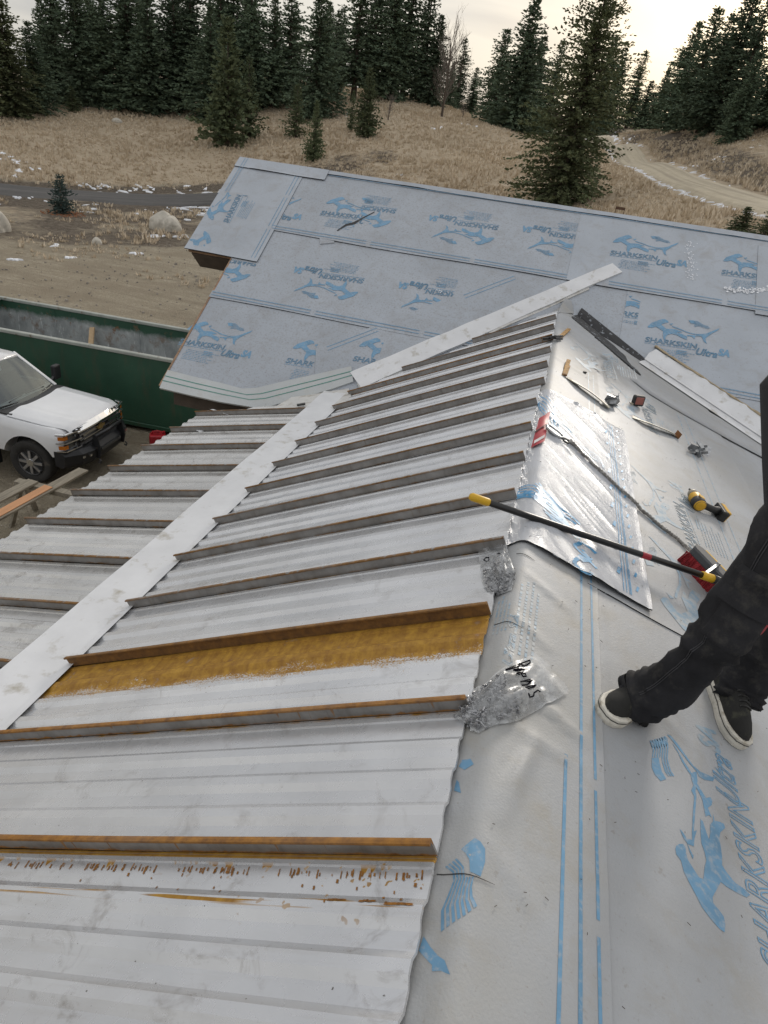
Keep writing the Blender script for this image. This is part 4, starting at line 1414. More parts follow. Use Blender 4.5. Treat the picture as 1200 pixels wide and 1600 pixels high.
soilc = t.mix(t.ramp(t.noise(p, 4.5, 7, .75), .38, .66), (.085, .070, .055), (.25, .21, .165))
cov = t.ramp(t.math('ADD', attr(t, 'cover'), t.math('MULTIPLY', t.math('SUBTRACT', t.noise(p, 1.7, 6, .7), .5), 1.1)), .38, .62)
c = t.mix(cov, dirt, grass)
c = t.mix(t.ramp(t.math('ADD', attr(t, 'soil'), t.math('MULTIPLY', t.math('SUBTRACT', t.noise(p, 1.3, 6, .7), .5), 1.0)), .40, .7), c, soilc)
t.setin('Base Color', c); t.setin('Roughness', .95); t.setin('Specular IOR Level', .15)
t.bump(t.math('ADD', t.noise(p, 6, 6, .7), t.noise(p, 22, 4, .75)), .9, .12)
MAT['ground'] = t.m
gm.materials.append(t.m)
ground = link('ground', gm); setp(ground, 'dirt yard rising into a slope of dry grass', None, None, 'structure')


def road(name, pts, w, mat, lift, label, cross=0.0):
    pts = np.array([(p[0], p[1]) for p in pts]); out = []
    d = np.r_[0, np.cumsum(np.hypot(*np.diff(pts, axis=0).T))]
    s = np.arange(0, d[-1], .7)
    cx, cy = np.interp(s, d, pts[:, 0]), np.interp(s, d, pts[:, 1])
    for _ in range(12): cx[1:-1] = (cx[:-2] + 2 * cx[1:-1] + cx[2:]) / 4; cy[1:-1] = (cy[:-2] + 2 * cy[1:-1] + cy[2:]) / 4
    tx, ty = np.gradient(cx), np.gradient(cy); L = np.hypot(tx, ty); nx, ny = -ty / L, tx / L
    offs = np.linspace(-w / 2, w / 2, 9)
    PX = cx[:, None] + nx[:, None] * offs; PY = cy[:, None] + ny[:, None] * offs
    PX[:, 0] += .25 * vnoise(s * .8, s * 0, 2) * nx; PY[:, 0] += .25 * vnoise(s * .8, s * 0, 2) * ny
    PZ = hgt(PX, PY) + lift + .05 * (1 - (offs / (w / 2)) ** 2)
    PZ[:, 0] -= .25; PZ[:, -1] -= .25
    m = MB(); m.grid(np.stack([PX, PY, PZ], -1), np.stack([np.broadcast_to(offs, PX.shape), np.broadcast_to(s[:, None], PX.shape)], -1))
    o = m.build(name, mat, smooth=True)
    return setp(o, label, None, None, 'structure'), np.stack([cx, cy], -1), np.stack([nx, ny], -1)


def road_mat(name, a, b, cmid):
    t = NT(name); p = t.pos('P'); s = t.sep(t.pos('U'))
    c = t.mix(t.ramp(t.noise(p, 1.5, 7, .7), .35, .68), a, b)
    wv = t.noise(t.pos('U', (2.2, .05, 1)), 1.0, 3, .5)
    c = t.mix(t.math('MULTIPLY', t.ramp(wv, .45, .62), .75), c, cmid)
    c = t.mix(t.ramp(t.noise(p, 30, 4, .6), .62, .72), c, (min(1, b[0] * 1.3), b[1] * 1.3, b[2] * 1.3))
    t.setin('Base Color', c); t.setin('Roughness', .9); t.bump(t.noise(p, 30, 4), .4, .02)
    MAT[name] = t.m
    return t.m


_, RLc, RLn = road('asphalt_road', ROADL, 5.0, road_mat('asphalt', (.060, .058, .057), (.082, .079, .077), (.115, .11, .105)), .16, 'dark paved road crossing behind the yard')
RR = [(q[0], q[1]) for q in RRZ]
_, RRc, RRn = road('gravel_road', RR, 3.3, road_mat('gravel_tan', (.38, .33, .24), (.50, .44, .33), (.28, .24, .18)), .16, 'pale gravel road climbing past the trees')

# ---- snow left along the road edges and in the grass (uncountable scraps)
m = MB(); rs_ = random.Random(9)
def blob(x, y, a, b, th):
    z = h1(x, y); k = 14; ang = rs_.uniform(0, 3.14)
    ring = []
    for i in range(k):
        t_ = 2 * math.pi * i / k; r_ = rs_.uniform(.25, 1.2)
        u, v = a * r_ * math.cos(t_), b * r_ * math.sin(t_)
        ring.append((x + u * math.cos(ang) - v * math.sin(ang), y + u * math.sin(ang) + v * math.cos(ang)))
    zr = hgt(np.array([q[0] for q in ring]), np.array([q[1] for q in ring]))
    vs = [(x, y, z + th + .05)] + [(x + (q[0] - x) * .7, y + (q[1] - y) * .7, zz_ + th * .7 + .035) for q, zz_ in zip(ring, zr)] + [(q[0], q[1], zz_ - .05) for q, zz_ in zip(ring, zr)]
    m.add(vs, [(0, 1 + i, 1 + (i + 1) % k) for i in range(k)] + [(1 + i, 1 + k + i, 1 + k + (i + 1) % k, 1 + (i + 1) % k) for i in range(k)])
for i in range(330):
    j = rs_.randrange(len(RLc)); off = rs_.uniform(2.7, 6.0) if rs_.random() < .8 else -rs_.uniform(3, 7)
    if vnoise(j * .06, 3.0, 4) < -.15 and off > 0: continue
    sgn = off
    blob(RLc[j][0] + RLn[j][0] * sgn, RLc[j][1] + RLn[j][1] * sgn, rs_.uniform(.10, .75), rs_.uniform(.06, .22), rs_.uniform(.0, .02))
for j in range(8, len(RRc) - 10):
    for sg, pr in ((1, .9), (-1, .35)):
        if rs_.random() < pr and RRc[j][1] > 26:
            o_ = sg * rs_.uniform(1.65, 1.95)
            blob(RRc[j][0] + RRn[j][0] * o_, RRc[j][1] + RRn[j][1] * o_, rs_.uniform(.25, .6), rs_.uniform(.05, .15) * (1 if sg > 0 else .6), rs_.uniform(.0, .02))
def blob_px(px, py, n_, sx, sy, a=.25):
    for i in range(n_):
        qx, qy = px + rs_.gauss(0, sx), py + rs_.gauss(0, sy)
        P_ = hit(qx, qy)
        if P_: blob(P_[0], P_[1], rs_.uniform(.4, 1.2) * a, rs_.uniform(.3, .8) * a, .03)


def hit(px, py, t0=14.0, t1=190.0):
    """where the photograph's pixel meets the terrain"""
    r = ray(px, py); ts = np.arange(t0, t1, .5)
    P_ = CAM[None] + ts[:, None] * r[None]
    below = P_[:, 2] < hgt(P_[:, 0], P_[:, 1])
    if not below.any(): return None
    i = int(np.argmax(below))
    return (float(P_[i, 0]), float(P_[i, 1]), float(ts[i]))


for a in ((955, 215, 26, 9, 4, .4), (975, 222, 14, 10, 5, .35), (1120, 250, 10, 12, 4, .35), (1085, 262, 5, 6, 2, .4), (1075, 195, 6, 12, 2, .5), (1180, 232, 10, 14, 4, .35), (690, 200, 2, 4, 1, .7), (735, 195, 4, 8, 1, .35), (142, 169, 2, 4, 1, .9),
          (545, 178, 6, 8, 2, .3), (245, 372, 4, 6, 1.2, .4), (275, 371, 8, 9, 1, .25), (78, 385, 2, 4, 1, .3), (110, 403, 2, 3, 1, .35), (20, 408, 3, 6, 1, .3), (215, 398, 3, 6, 1, .3), (15, 252, 12, 14, 5, .4), (40, 270, 10, 20, 4, .4), (30, 310, 8, 20, 2, .22), (280, 178, 8, 14, 2, .35), (620, 335 - 60, 2, 6, 1, .2)):
    blob_px(*a)
setp(m.build('snow_patches', MAT['snow']), 'thin scraps of old snow along the road edges', 'snow', None, 'stuff')

# ---- dry grass: tussocks over the slope (uncountable)
N = 60000
gx_ = rng.uniform(-62, 40, N); gy_ = rng.uniform(22, 122, N)
keepm = (seg_side(gx_, gy_) > 3.6 + rng.uniform(0, 1.6, N)) | (gx_ > -4)
keepm &= np.abs(gx_ - (13 - .1 * gy_)) > 2.3
keepm &= (fbm(gx_ * .16, gy_ * .16, 31, 3) > -.55)
gx_, gy_ = gx_[keepm], gy_[keepm]
# a thin scatter of weeds on the yard side
wx = rng.uniform(-50, -8, 5200); wy = rng.uniform(26, 56, 5200); sdw = seg_side(wx, wy)
kw = (sdw < -3.0) & (sdw > -17) & (fbm(wx * .3, wy * .3, 44, 3) > .0)
gx_ = np.r_[gx_, wx[kw]]; gy_ = np.r_[gy_, wy[kw]]
gz_ = hgt(gx_, gy_) + np.clip((gy_ - 26) / 20, 0, 1) * .06
K = 6
n_ = len(gx_)
hh = rng.uniform(.12, .36, n_) * (.75 + .5 * (fbm(gx_ * .2, gy_ * .2, 5, 2)))
ang = rng.uniform(0, 6.283, (n_, K)); lean = rng.uniform(.05, .8, (n_, K)); wd = rng.uniform(.035, .085, (n_, K)); hl = hh[:, None] * rng.uniform(.6, 1.15, (n_, K))
bx = gx_[:, None] + np.cos(ang) * .08; by = gy_[:, None] + np.sin(ang) * .08
a3 = ang + 1.57
V = np.zeros((n_, K, 3, 3))
V[:, :, 0] = np.stack([bx - np.cos(a3) * wd, by - np.sin(a3) * wd, np.broadcast_to(gz_[:, None] - .06, bx.shape)], -1)
V[:, :, 1] = np.stack([bx + np.cos(a3) * wd, by + np.sin(a3) * wd, np.broadcast_to(gz_[:, None] - .06, bx.shape)], -1)
V[:, :, 2] = np.stack([bx + np.cos(ang) * lean * hl, by + np.sin(ang) * lean * hl, gz_[:, None] + hl], -1)
me = bpy.data.meshes.new('dry_grass')
nv = n_ * K * 3
me.vertices.add(nv); me.vertices.foreach_set('co', V.ravel().astype(np.float32))
me.loops.add(nv); me.loops.foreach_set('vertex_index', np.arange(nv, dtype=np.int32))
me.polygons.add(n_ * K); me.polygons.foreach_set('loop_start', np.arange(0, nv, 3, dtype=np.int32)); me.polygons.foreach_set('loop_total', np.full(n_ * K, 3, np.int32))
me.update(); me.validate()
t = NT('dry_grass'); p = t.pos('P')
isl = t.geo.outputs['Random Per Island']
c = t.mix(t.ramp(isl, 0, 1), (.50, .415, .305), (.70, .605, .475))
c = t.mix(t.ramp(t.noise(p, .35, 5, .6), .42, .66), c, (.48, .39, .28))
c = t.mix(t.math('MULTIPLY', t.ramp(t.noise(p, .12, 3, .6), .5, .62), .4), c, (.68, .58, .44))
t.setin('Base Color', c); t.setin('Roughness', .9); t.setin('Specular IOR Level', .1)
me.materials.append(t.m)
setp(link('dry_grass', me), 'dry tan bunchgrass covering the slope', 'grass', None, 'stuff')

# ---- loose stones of the yard (uncountable)
m = MB()
for i in range(900):
    if i < 500:
        P_ = (rs_.uniform(-22, -6), rs_.uniform(16.5, 34))
    else:
        P_ = (rs_.uniform(-40, -8), rs_.uniform(30, 50))
    if seg_side(np.array([P_[0]]), np.array([P_[1]]))[0] > -3: continue
    s_ = rs_.uniform(.015, .06) * (1 if i % 12 else 1.9)
    z_ = h1(*P_)
    k = 5; ring = [(P_[0] + s_ * math.cos(6.283 * j / k) * rs_.uniform(.7, 1.2), P_[1] + s_ * math.sin(6.283 * j / k) * rs_.uniform(.7, 1.2), z_ - .02) for j in range(k)]
    ring2 = [(P_[0] + (q[0] - P_[0]) * .7, P_[1] + (q[1] - P_[1]) * .7, z_ + s_ * rs_.uniform(.5, .9) + .02) for q in ring]
    m.add(ring + ring2, [(j, (j + 1) % k, (j + 1) % k + k, j + k) for j in range(k)] + [tuple(range(k, 2 * k))])
simple('stone', (.26, .235, .20), .9, var=.35, vs=.8, mode='P', bump=.3, bs=12)
setp(m.build('loose_stones', MAT['stone']), 'loose stones strewn over the dirt yard', 'stones', None, 'stuff')
# ================================================================== TREES
def foliage(name, a, b, c3):
    t = NT(name)
    info = t.n.new('ShaderNodeObjectInfo')
    c = t.mix(t.ramp(t.geo.outputs['Random Per Island'], 0, 1), a, b)
    c = t.mix(t.ramp(t.noise(t.pos('O'), .9, 4, .6), .45, .7), c, c3)
    c = t.mix(1.0, c, t.ramp(info.outputs['Random'], 0, 1, .8, 1.25), 'MULTIPLY')
    t.setin('Base Color', c); t.setin('Roughness', .8); t.setin('Specular IOR Level', .2)
    MAT[name] = t.m
    return t.m


foliage('needles_dark', (.062, .092, .062), (.125, .168, .105), (.095, .122, .078))
foliage('needles_olive', (.075, .096, .050), (.148, .168, .084), (.108, .116, .064))
foliage('needles_blue', (.042, .066, .062), (.078, .110, .098), (.055, .078, .070))
foliage('needles_young', (.068, .092, .050), (.130, .155, .080), (.095, .110, .060))
simple('bark', (.085, .065, .050), .9, var=.3, vs=4, bump=.5, bs=18, stretch=(1, 1, .25))
simple('twig_grey', (.17, .145, .125), .9, var=.25, vs=3)


def quads_mesh(name, V, mat):
    """V: (n, 4, 3) separate quads"""
    n = len(V); me = bpy.data.meshes.new(name)
    me.vertices.add(n * 4); me.vertices.foreach_set('co', V.ravel().astype(np.float32))
    me.loops.add(n * 4); me.loops.foreach_set('vertex_index', np.arange(n * 4, dtype=np.int32))
    me.polygons.add(n); me.polygons.foreach_set('loop_start', np.arange(0, n * 4, 4, dtype=np.int32)); me.polygons.foreach_set('loop_total', np.full(n, 4, np.int32))
    me.update(); me.validate(); me.materials.append(mat)
    return me


def conifer(seed, H, R, z0, n_whorl, n_br, spray, mat, top=.9, gap=.18, droop=.25, twist=0.0, step=.42):
    g = np.random.default_rng(seed)
    cen, dr, ln = [], [], []
    lob = g.uniform(0, 6.28, 3)
    tm = MB()
    tm.tube([(0, 0, -.4), (.02, 0, H * .3), (.05, .03, H * .65), (0, 0, H * .98)], [H * .018 + .05, H * .014, H * .008, .02], 7)
    for w in range(n_whorl):
        f = (w + g.uniform(0, .8)) / n_whorl
        z = z0 * H + (1 - z0) * H * f
        prof = (1 - f) ** top * (1.0 if f > .16 else .66 + f * 2.1)
        for b in range(n_br if f < .75 else max(4, n_br - 3)):
            az = g.uniform(0, 6.283)
            z = z0 * H + (1 - z0) * H * min(.985, max(0, f + g.uniform(-1.3, 1.3) / n_whorl))
            L = R * prof * (1 + .22 * math.sin(az * 2 + lob[0] + f * 5) + .16 * math.sin(az * 3 + lob[1] - f * 9)) * g.uniform(.55, 1.18) + .12
            if g.random() < gap * .5: L *= .45
            if g.random() < gap * .4: continue
            el = -droop * (1 - f) + .55 * f ** 2 + g.uniform(-.30, .30)
            d = np.array([math.cos(az) * math.cos(el), math.sin(az) * math.cos(el), math.sin(el)])
            k = max(2, int(L / step))
            for j in range(k):
                s = (j + g.uniform(.3, 1.0)) / k
                p = np.array([0, 0, z]) + d * L * s + np.array([0, 0, -.10 * L * s * s + .04 * L * s ** 4])
                nside = 3
                for q in range(nside):
                    a2 = (q - (nside - 1) / 2) * g.uniform(.5, .95) + g.uniform(-.2, .2)
                    d2 = np.array([math.cos(az + a2), math.sin(az + a2), el + g.uniform(-.55, .55)]); d2 /= np.linalg.norm(d2)
                    cen.append(p + d2 * spray * .25 + g.normal(0, .05, 3)); dr.append(d2); ln.append(spray * g.uniform(.55, 1.2) * (1 - .25 * s) * (.65 + .35 * (1 - f)))
            if f < .7 and L > .8 and w % 2 == 0:
                tm.tube([(0, 0, z), tuple(np.array([0, 0, z]) + d * L * .55)], [.02 + H * .002, .008], 4, cap=False)
    for i in range(10):
        cen.append(np.array([0, 0, H * (.96 + .006 * i)])); dr.append(np.array([g.normal(0, .35), g.normal(0, .35), 1.0])); ln.append(spray * .6)
    C_ = np.array(cen); D = np.array(dr); D /= np.linalg.norm(D, axis=1)[:, None]; Ln = np.array(ln)[:, None]
    rnd = g.normal(0, 1, C_.shape); rnd[:, 2] *= .45
    S = np.cross(D, rnd); S /= np.linalg.norm(S, axis=1)[:, None] + 1e-9
    W = Ln * g.uniform(.17, .32, (len(C_), 1))
    V = np.stack([C_ - D * Ln * .5, C_ + S * W - D * Ln * .08, C_ + D * Ln * .5, C_ - S * W - D * Ln * .12], 1)
    return tm.mesh('trunk', [MAT['bark']], True), quads_mesh('crown', V, mat)


VAR = {}
for nm, args in dict(
        a=(1, 14, 3.2, .03, 52, 15, .56, MAT['needles_dark'], .66, .22, .25, 0, .30), b=(2, 14, 2.7, .05, 52, 14, .54, MAT['needles_dark'], .58, .42, .25, 0, .30), c=(3, 14, 3.8, .02, 52, 16, .60, MAT['needles_dark'], .76, .25, .25, 0, .32),
        d=(4, 14, 3.0, .14, 44, 13, .52, MAT['needles_dark'], .65, .45, .2, 0, .30), e=(5, 14, 3.3, .02, 52, 15, .56, MAT['needles_olive'], .62, .22, .25, 0, .30), f=(6, 14, 2.3, .06, 50, 13, .50, MAT['needles_dark'], .66, .4, .25, 0, .28),
        y=(7, 6, 1.9, .02, 30, 13, .44, MAT['needles_young'], .9, .2, .05, 0, .27), z=(8, 6, 1.6, .03, 26, 11, .40, MAT['needles_young'], .8, .3, -.1, 0, .27),
        s=(9, 2.8, .9, .04, 17, 11, .30, MAT['needles_blue'], .85, .1, -.05, 0, .17), big=(10, 16, 3.7, .03, 74, 19, .38, MAT['needles_olive'], .62, .36, .22, 0, .22)).items():
    VAR[nm] = conifer(*args)


def tree(var, x, y, H, label, cat='tree', group=None, name='conifer', wide=1.0, rz=None, sink=.1):
    base = {'y': 6, 'z': 6, 's': 2.8, 'big': 16}.get(var, 14)
    o = empty(name, (x, y, h1(x, y) - sink), rz if rz is not None else random.uniform(0, 6.28), label, cat, group)
    k = H / base
    o.scale = (k * wide, k * wide, k)
    link('trunk', VAR[var][0], None, o); link('crown', VAR[var][1], None, o)
    return o


random.seed(12)
LOOK = {'a': 'tall dark green fir with a full pointed crown', 'b': 'dark conifer with a ragged uneven crown', 'c': 'broad dark fir with low sweeping branches',
        'd': 'tall conifer with bare lower trunk and open crown', 'e': 'olive brown fir with a dense wide crown', 'f': 'slim dark conifer with a narrow spire'}
def where(px):
    return 'in the wood above the paved road' if px < 470 else 'on the crest above the open grass' if px < 860 else 'beside the gravel road'


def tpx(var, px, py, H, label=None, group='conifers of the tree line', dist=None, **k):
    P_ = hit(px, py)
    if label is None: label = LOOK[var] + ' ' + where(px)
    if dist is not None or P_ is None:
        q_ = ond(px, py, dist or 90); P_ = (q_.x, q_.y, 0)
    return tree(var, P_[0], P_[1], H, label, group=group, **k)


for v, px, py, H, w in (
        ('e', -45, 186, 19, 1.1), ('e', 22, 182, 18, 1.15), ('a', 60, 178, 13, 1.2), ('c', 130, 168, 19, 1.0), ('b', 168, 170, 20, 1.1), ('a', 95, 162, 18, .9), ('f', 78, 160, 17, 1.0), ('a', 205, 170, 22, 1.1),
        ('c', 238, 178, 20, 1.0), ('a', 275, 174, 21, 1.1), ('d', 300, 170, 22, 1.2), ('c', 330, 186, 16.5, 1.0), ('a', 345, 170, 20, 1.1), ('c', 392, 172, 18.5, 1.0), ('a', 365, 165, 20, 1.1), ('b', 425, 170, 18, 1.2), ('f', 450, 166, 16, 1.2),
        ('c', 492, 186, 14.6, .95), ('f', 520, 160, 12, 1.1), ('d', 552, 158, 16.5, 1.05), ('d', 578, 156, 17, 1.0), ('a', 604, 156, 17, 1.0), ('d', 628, 156, 16.5, 1.1), ('b', 655, 160, 14, 1.1), ('a', 672, 164, 12.5, 1.0), ('f', 712, 172, 12.5, 1.2),
        ('b', 735, 176, 9, 1.3), ('a', 768, 194, 14.5, 1.1), ('c', 800, 206, 16.5, 1.0), ('a', 822, 208, 18, .95), ('b', 850, 212, 19, 1.0), ('a', 925, 214, 19, 1.0), ('b', 945, 206, 18, 1.0), ('f', 978, 200, 13.5, 1.2), ('a', 1000, 200, 10, 1.3),
        ('c', 1020, 202, 12, 1.0), ('a', 1044, 204, 15, 1.0), ('b', 1066, 206, 13.2, 1.1), ('d', 1090, 208, 14, 1.1), ('a', 1112, 208, 14.5, 1.05), ('b', 1135, 210, 13.5, 1.0), ('a', 1190, 202, 12.5, 1.2), ('b', 1225, 205, 14, 1.2), ('a', 1265, 215, 14, 1.2)):
    H = H * (.68 if px < 470 else .86 if px < 860 else .84)
    tpx(v, px, py, H * random.uniform(.86, 1.10), wide=w * random.uniform(1.12, 1.38))
# deeper rows that close the wood behind
for i in range(46):
    az = math.radians(-36 + i * 1.72 + random.uniform(-.6, .6)); D_ = random.uniform(112, 140)
    if math.degrees(az) > -15 and (i % 3 or math.degrees(az) > 3): continue
    x_, y_ = CAM[0] + D_ * math.sin(az), D_ * math.cos(az)
    tree(random.choice('abcdf'), x_, y_, random.uniform(9, 14) * (.92 if math.degrees(az) < -15 else .6), 'conifer deep in the wood, showing only between nearer trees', group='conifers deep in the wood', wide=random.uniform(.9, 1.2))
# single trees that stand apart
q_ = ond(868, 335, 50)
tree('big', q_.x, q_.y, 14.6, 'large olive green conifer rising directly behind the far roof ridge', rz=.6, sink=1.2, wide=1.12)
tpx('y', 356, 228, 10.4, 'tallest young green fir on the grass in front of the dark wood', None, wide=.95)
tpx('z', 388, 219, 7.0, 'slim young fir growing against the tallest young fir on the slope', None, wide=.9)
tpx('y', 490, 251, 4.7, 'small lone fir low on the slope just behind the roof ridge', None, wide=.75)
tpx('y', 570, 216, 5.8, 'bushy little fir standing in open grass beside a thin grey sapling', None, wide=.95)
tpx('z', 548, 205, 3.6, 'thin sparse sapling beside the bushy little fir', None, wide=.7)
tpx('z', 462, 217, 4.6, 'dull grey green juniper with bare lower twigs on the slope', None, wide=1.1)
tpx('a', 1142, 224, 7.6, 'dense low spruce on the bank in front of the taller trees by the gravel road', None, wide=1.25)
tpx('s', 99, 336, 2.25, 'small blue spruce with a reddish mulch ring beside the paved road', None, name='blue_spruce', wide=1.15)
tpx('z', 115, 176, 2.6, 'low dark bush at the foot of the wood', None, wide=1.7, name='bush')
tpx('y', 1160, 354, 1.0, 'dark scraggly bush just beyond the far roof ridge near the gravel road', None, wide=2.2, name='bush', dist=27)
tpx('z', 1200, 354, 1.3, 'taller dark bush at the gravel road edge beside the scraggly one', None, wide=1.7, name='bush', dist=26)


def bare(name, x, y, H, seed, label, n0=5, spread=.5):
    r_ = random.Random(seed); m = MB()
    def grow(p, d, L, rad, lv):
        pts = [p]; q = p.copy(); dd = d.copy()
        for i in range(3):
            dd = (dd + Vector((r_.gauss(0, .12), r_.gauss(0, .12), .10))).normalized(); q = q + dd * L / 3; pts.append(q.copy())
        m.tube(pts, [rad, rad * .8, rad * .6, rad * .4], 4, cap=False)
        if lv == 0: return
        for k in range(4 if lv > 1 else 5):
            t_ = pts[r_.randrange(1, 4)]; a = r_.uniform(0, 6.28)
            grow(t_, (dd * .8 + Vector((math.cos(a) * spread * 1.3, math.sin(a) * spread * 1.3, r_.uniform(.1, .5)))).normalized(), L * r_.uniform(.45, .72), rad * .5, lv - 1)
    o = empty(name, (x, y, h1(x, y) - .1), 0, label, 'shrub' if H < 4 else 'tree')
    tr = MB(); tr.tube([(0, 0, -.2), (.05, 0, H * .35), (0, .05, H * .7)], [H * .015 + .03, H * .012, H * .006], 6)
    for k in range(n0 * 4):
        z = H * (.08 + .62 * k / (n0 * 4)); a = r_.uniform(0, 6.28)
        grow(Vector((0, 0, z)), Vector((math.cos(a) * spread, math.sin(a) * spread, .75)).normalized(), H * r_.uniform(.16, .30), .012 + H * .003, 2)
    tr.build('trunk', MAT['bark'], o); m.build('crown', MAT['twig_grey'], o)
    return o


P_ = hit(690, 182); bare('bare_tree', P_[0], P_[1], 9.0, 4, 'leafless grey tree with fine upright twigs between the conifers', 11, .5)
P_ = hit(606, 190); bare('bare_shrub', P_[0], P_[1], 3.0, 5, 'leafless brown shrub on the crest of the grass slope', 4, .8)
P_ = hit(722, 186); bare('bare_shrub', P_[0], P_[1], 2.2, 6, 'small leafless shrub at the foot of the grey bare tree', 3, .9)

# mulch round the blue spruce, boulders, sign frame
P_ = hit(99, 336)
m = MB(); rs_ = random.Random(2)
for i in range(120):
    a = rs_.uniform(0, 6.28); r_ = rs_.uniform(.4, 1.3); x_, y_ = P_[0] + r_ * math.cos(a), P_[1] + r_ * math.sin(a)
    m.box((x_, y_, h1(x_, y_) + .05), (rs_.uniform(.08, .22), .06, .05), Euler((0, rs_.uniform(-.4, .4), rs_.uniform(0, 3))).to_matrix())
simple('mulch', (.28, .12, .055), .9, var=.35, vs=3, mode='P')
setp(m.build('mulch_ring', MAT['mulch']), 'reddish bark mulch round the foot of the blue spruce', 'mulch', None, 'stuff')


def boulder(name, x, y, sx, sy, sz, seed, label, cat='boulder'):
    bm = bmesh.new(); bmesh.ops.create_icosphere(bm, subdivisions=4, radius=1)
    for v in bm.verts:
        c_ = v.co.normalized()
        d = 1 + .16 * float(fbm(c_.x * 1.6 + seed, c_.y * 1.6 + c_.z * 1.1, seed, 3)) + .05 * float(fbm(c_.x * 5 + seed, c_.z * 5 + c_.y * 4, seed + 1, 3))
        d -= .18 * max(0, 1 - abs(c_.x - .05 - .3 * c_.z) * 7) * (1 if seed == 3 else 0)
        v.co = Vector((c_.x * sx, c_.y * sy, max(-.35, c_.z) * sz)) * d
    me = bpy.data.meshes.new(name); bm.to_mesh(me); bm.free()
    me.polygons.foreach_set('use_smooth', [True] * len(me.polygons)); me.materials.append(MAT['boulder'])
    o = link(name, me); o.location = (x, y, h1(x, y) + .12 * sz)
    return setp(o, label, cat)


simple('boulder', (.50, .47, .41), .9, var=.25, vs=1.5, c2=(.26, .24, .20), c2s=1.8, lo=.5, hi=.72, bump=.5, bs=9)
P_ = hit(258, 360); boulder('boulder', P_[0], P_[1], 1.02, .75, .86, 3, 'pale round boulder with a cleft standing in the yard by the paved road')
P_ = hit(-8, 362); boulder('boulder', P_[0], P_[1], .72, .7, .95, 7, 'pale boulder left of the blue spruce, smaller than the cleft one')
P_ = hit(152, 383); boulder('rock', P_[0], P_[1], .27, .22, .3, 9, 'fist shaped dark grey rock on the bare dirt near the boulder', 'rock')
P_ = hit(183, 191)
boulder('rock', P_[0], P_[1], .6, .4, .35, 11, 'dark grey rock lying alone in the upper grass below the wood', 'rock')
P_ = ond(968, 331, 40)
o = empty('sign_frame', (P_.x, P_.y, h1(P_.x, P_.y)), -.2, 'small rusty metal sign frame on two legs in the grass beyond the roof', 'sign')
simple('rust_iron', (.10, .055, .035), .8, var=.3, vs=8, bump=.2, bs=60)
for s_ in (-.22, .22):
    m = MB(); m.box((s_, 0, .20), (.03, .03, .46)); m.build('leg', MAT['rust_iron'], o)
m = MB(); m.box((0, 0, .44), (.50, .02, .14)); m.build('panel', MAT['rust_iron'], o)
# ================================================================== YARD: DUMPSTER, TRUCK, SAWHORSES, FUEL CAN
def dump_mat():
    t = NT('dumpster_green'); p = t.pos('O')
    c = t.mix(t.ramp(t.noise(p, 1.4, 6, .65), .3, .7), (.014, .058, .034), (.026, .085, .050))
    c = t.mix(t.math('MULTIPLY', t.ramp(t.noise(t.pos('O', (3.0, 3.0, .6)), 1.6, 8, .72), .52, .72), .55), c, (.085, .065, .04))
    c = t.mix(t.ramp(t.noise(p, 4.5, 8, .75), .66, .72), c, (.12, .065, .035))
    c = t.mix(t.ramp(t.noise(p, 24, 4, .6), .72, .75), c, (.35, .36, .34))
    t.setin('Base Color', c); t.setin('Roughness', .55); t.bump(t.noise(p, 2.2, 3), .25, .03)
    MAT['dumpster_green'] = t.m
    t = NT('dumpster_inside'); p = t.pos('O'); s = t.sep(p)
    g = t.mix(t.ramp(t.noise(p, 1.4, 6, .65), .3, .7), (.016, .060, .038), (.035, .095, .058))
    w = t.mix(t.ramp(t.noise(t.pos('O', (1, 1, .7)), 2.6, 8, .72), .35, .7), (.24, .255, .26), (.46, .48, .485))
    w = t.mix(t.ramp(t.noise(t.pos('O', (14, 1, 2.4)), 1.0, 6, .7, 1.2), .60, .64), w, (.60, .62, .63))
    w = t.mix(t.math('MULTIPLY', t.ramp(t.noise(p, 1.9, 7, .7), .56, .68), .8), w, (.17, .10, .055))
    e = t.math('ADD', s[2], t.math('MULTIPLY', t.math('SUBTRACT', t.noise(p, 3.0, 6, .7), .5), .34))
    c = t.mix(t.ramp(e, 1.46, 1.60), w, g)
    c = t.mix(t.math('MULTIPLY', t.ramp(t.noise(p, 5, 7, .7), .58, .66), t.math('MULTIPLY', t.ramp(e, 1.2, 1.4), t.ramp(e, 1.75, 1.6))), c, (.20, .10, .05))
    t.setin('Base Color', c); t.setin('Roughness', .6); t.bump(t.noise(p, 3, 4), .3, .03)
    MAT['dumpster_inside'] = t.m


dump_mat()
simple('rail_grey', (.34, .36, .33), .6, .1, var=.2, vs=4, c2=(.16, .10, .06), c2s=5, lo=.58, hi=.7)
d0, d1_ = onz(0, 515, -3.4), onz(265, 563, -3.4)
az = math.atan2(d1_.y - d0.y, d1_.x - d0.x)
LEN, WID, HT = 7.4, 2.35, GZ * 0 + 1.8
rgt = Vector((math.cos(az), math.sin(az), 0)); fwd = Vector((-math.sin(az), math.cos(az), 0))
org = d1_ + rgt * 1.6; org.z = GZ
dump = empty('dumpster', org - rgt * LEN / 2 + fwd * WID / 2, az, 'long open green roll-off dumpster with worn grey inner walls', 'dumpster')
hx, hy = LEN / 2, WID / 2
m = MB(); m.box((0, -hy, 1.0), (LEN, .05, 1.56)); m.build('side_wall', MAT['dumpster_green'], dump)
m = MB(); m.box((0, hy, 1.0), (LEN, .05, 1.56)); m.build('side_wall', MAT['dumpster_inside'], dump)
m = MB(); m.box((-hx, 0, 1.0), (.05, WID - .06, 1.56)); m.build('end_wall', MAT['dumpster_inside'], dump)
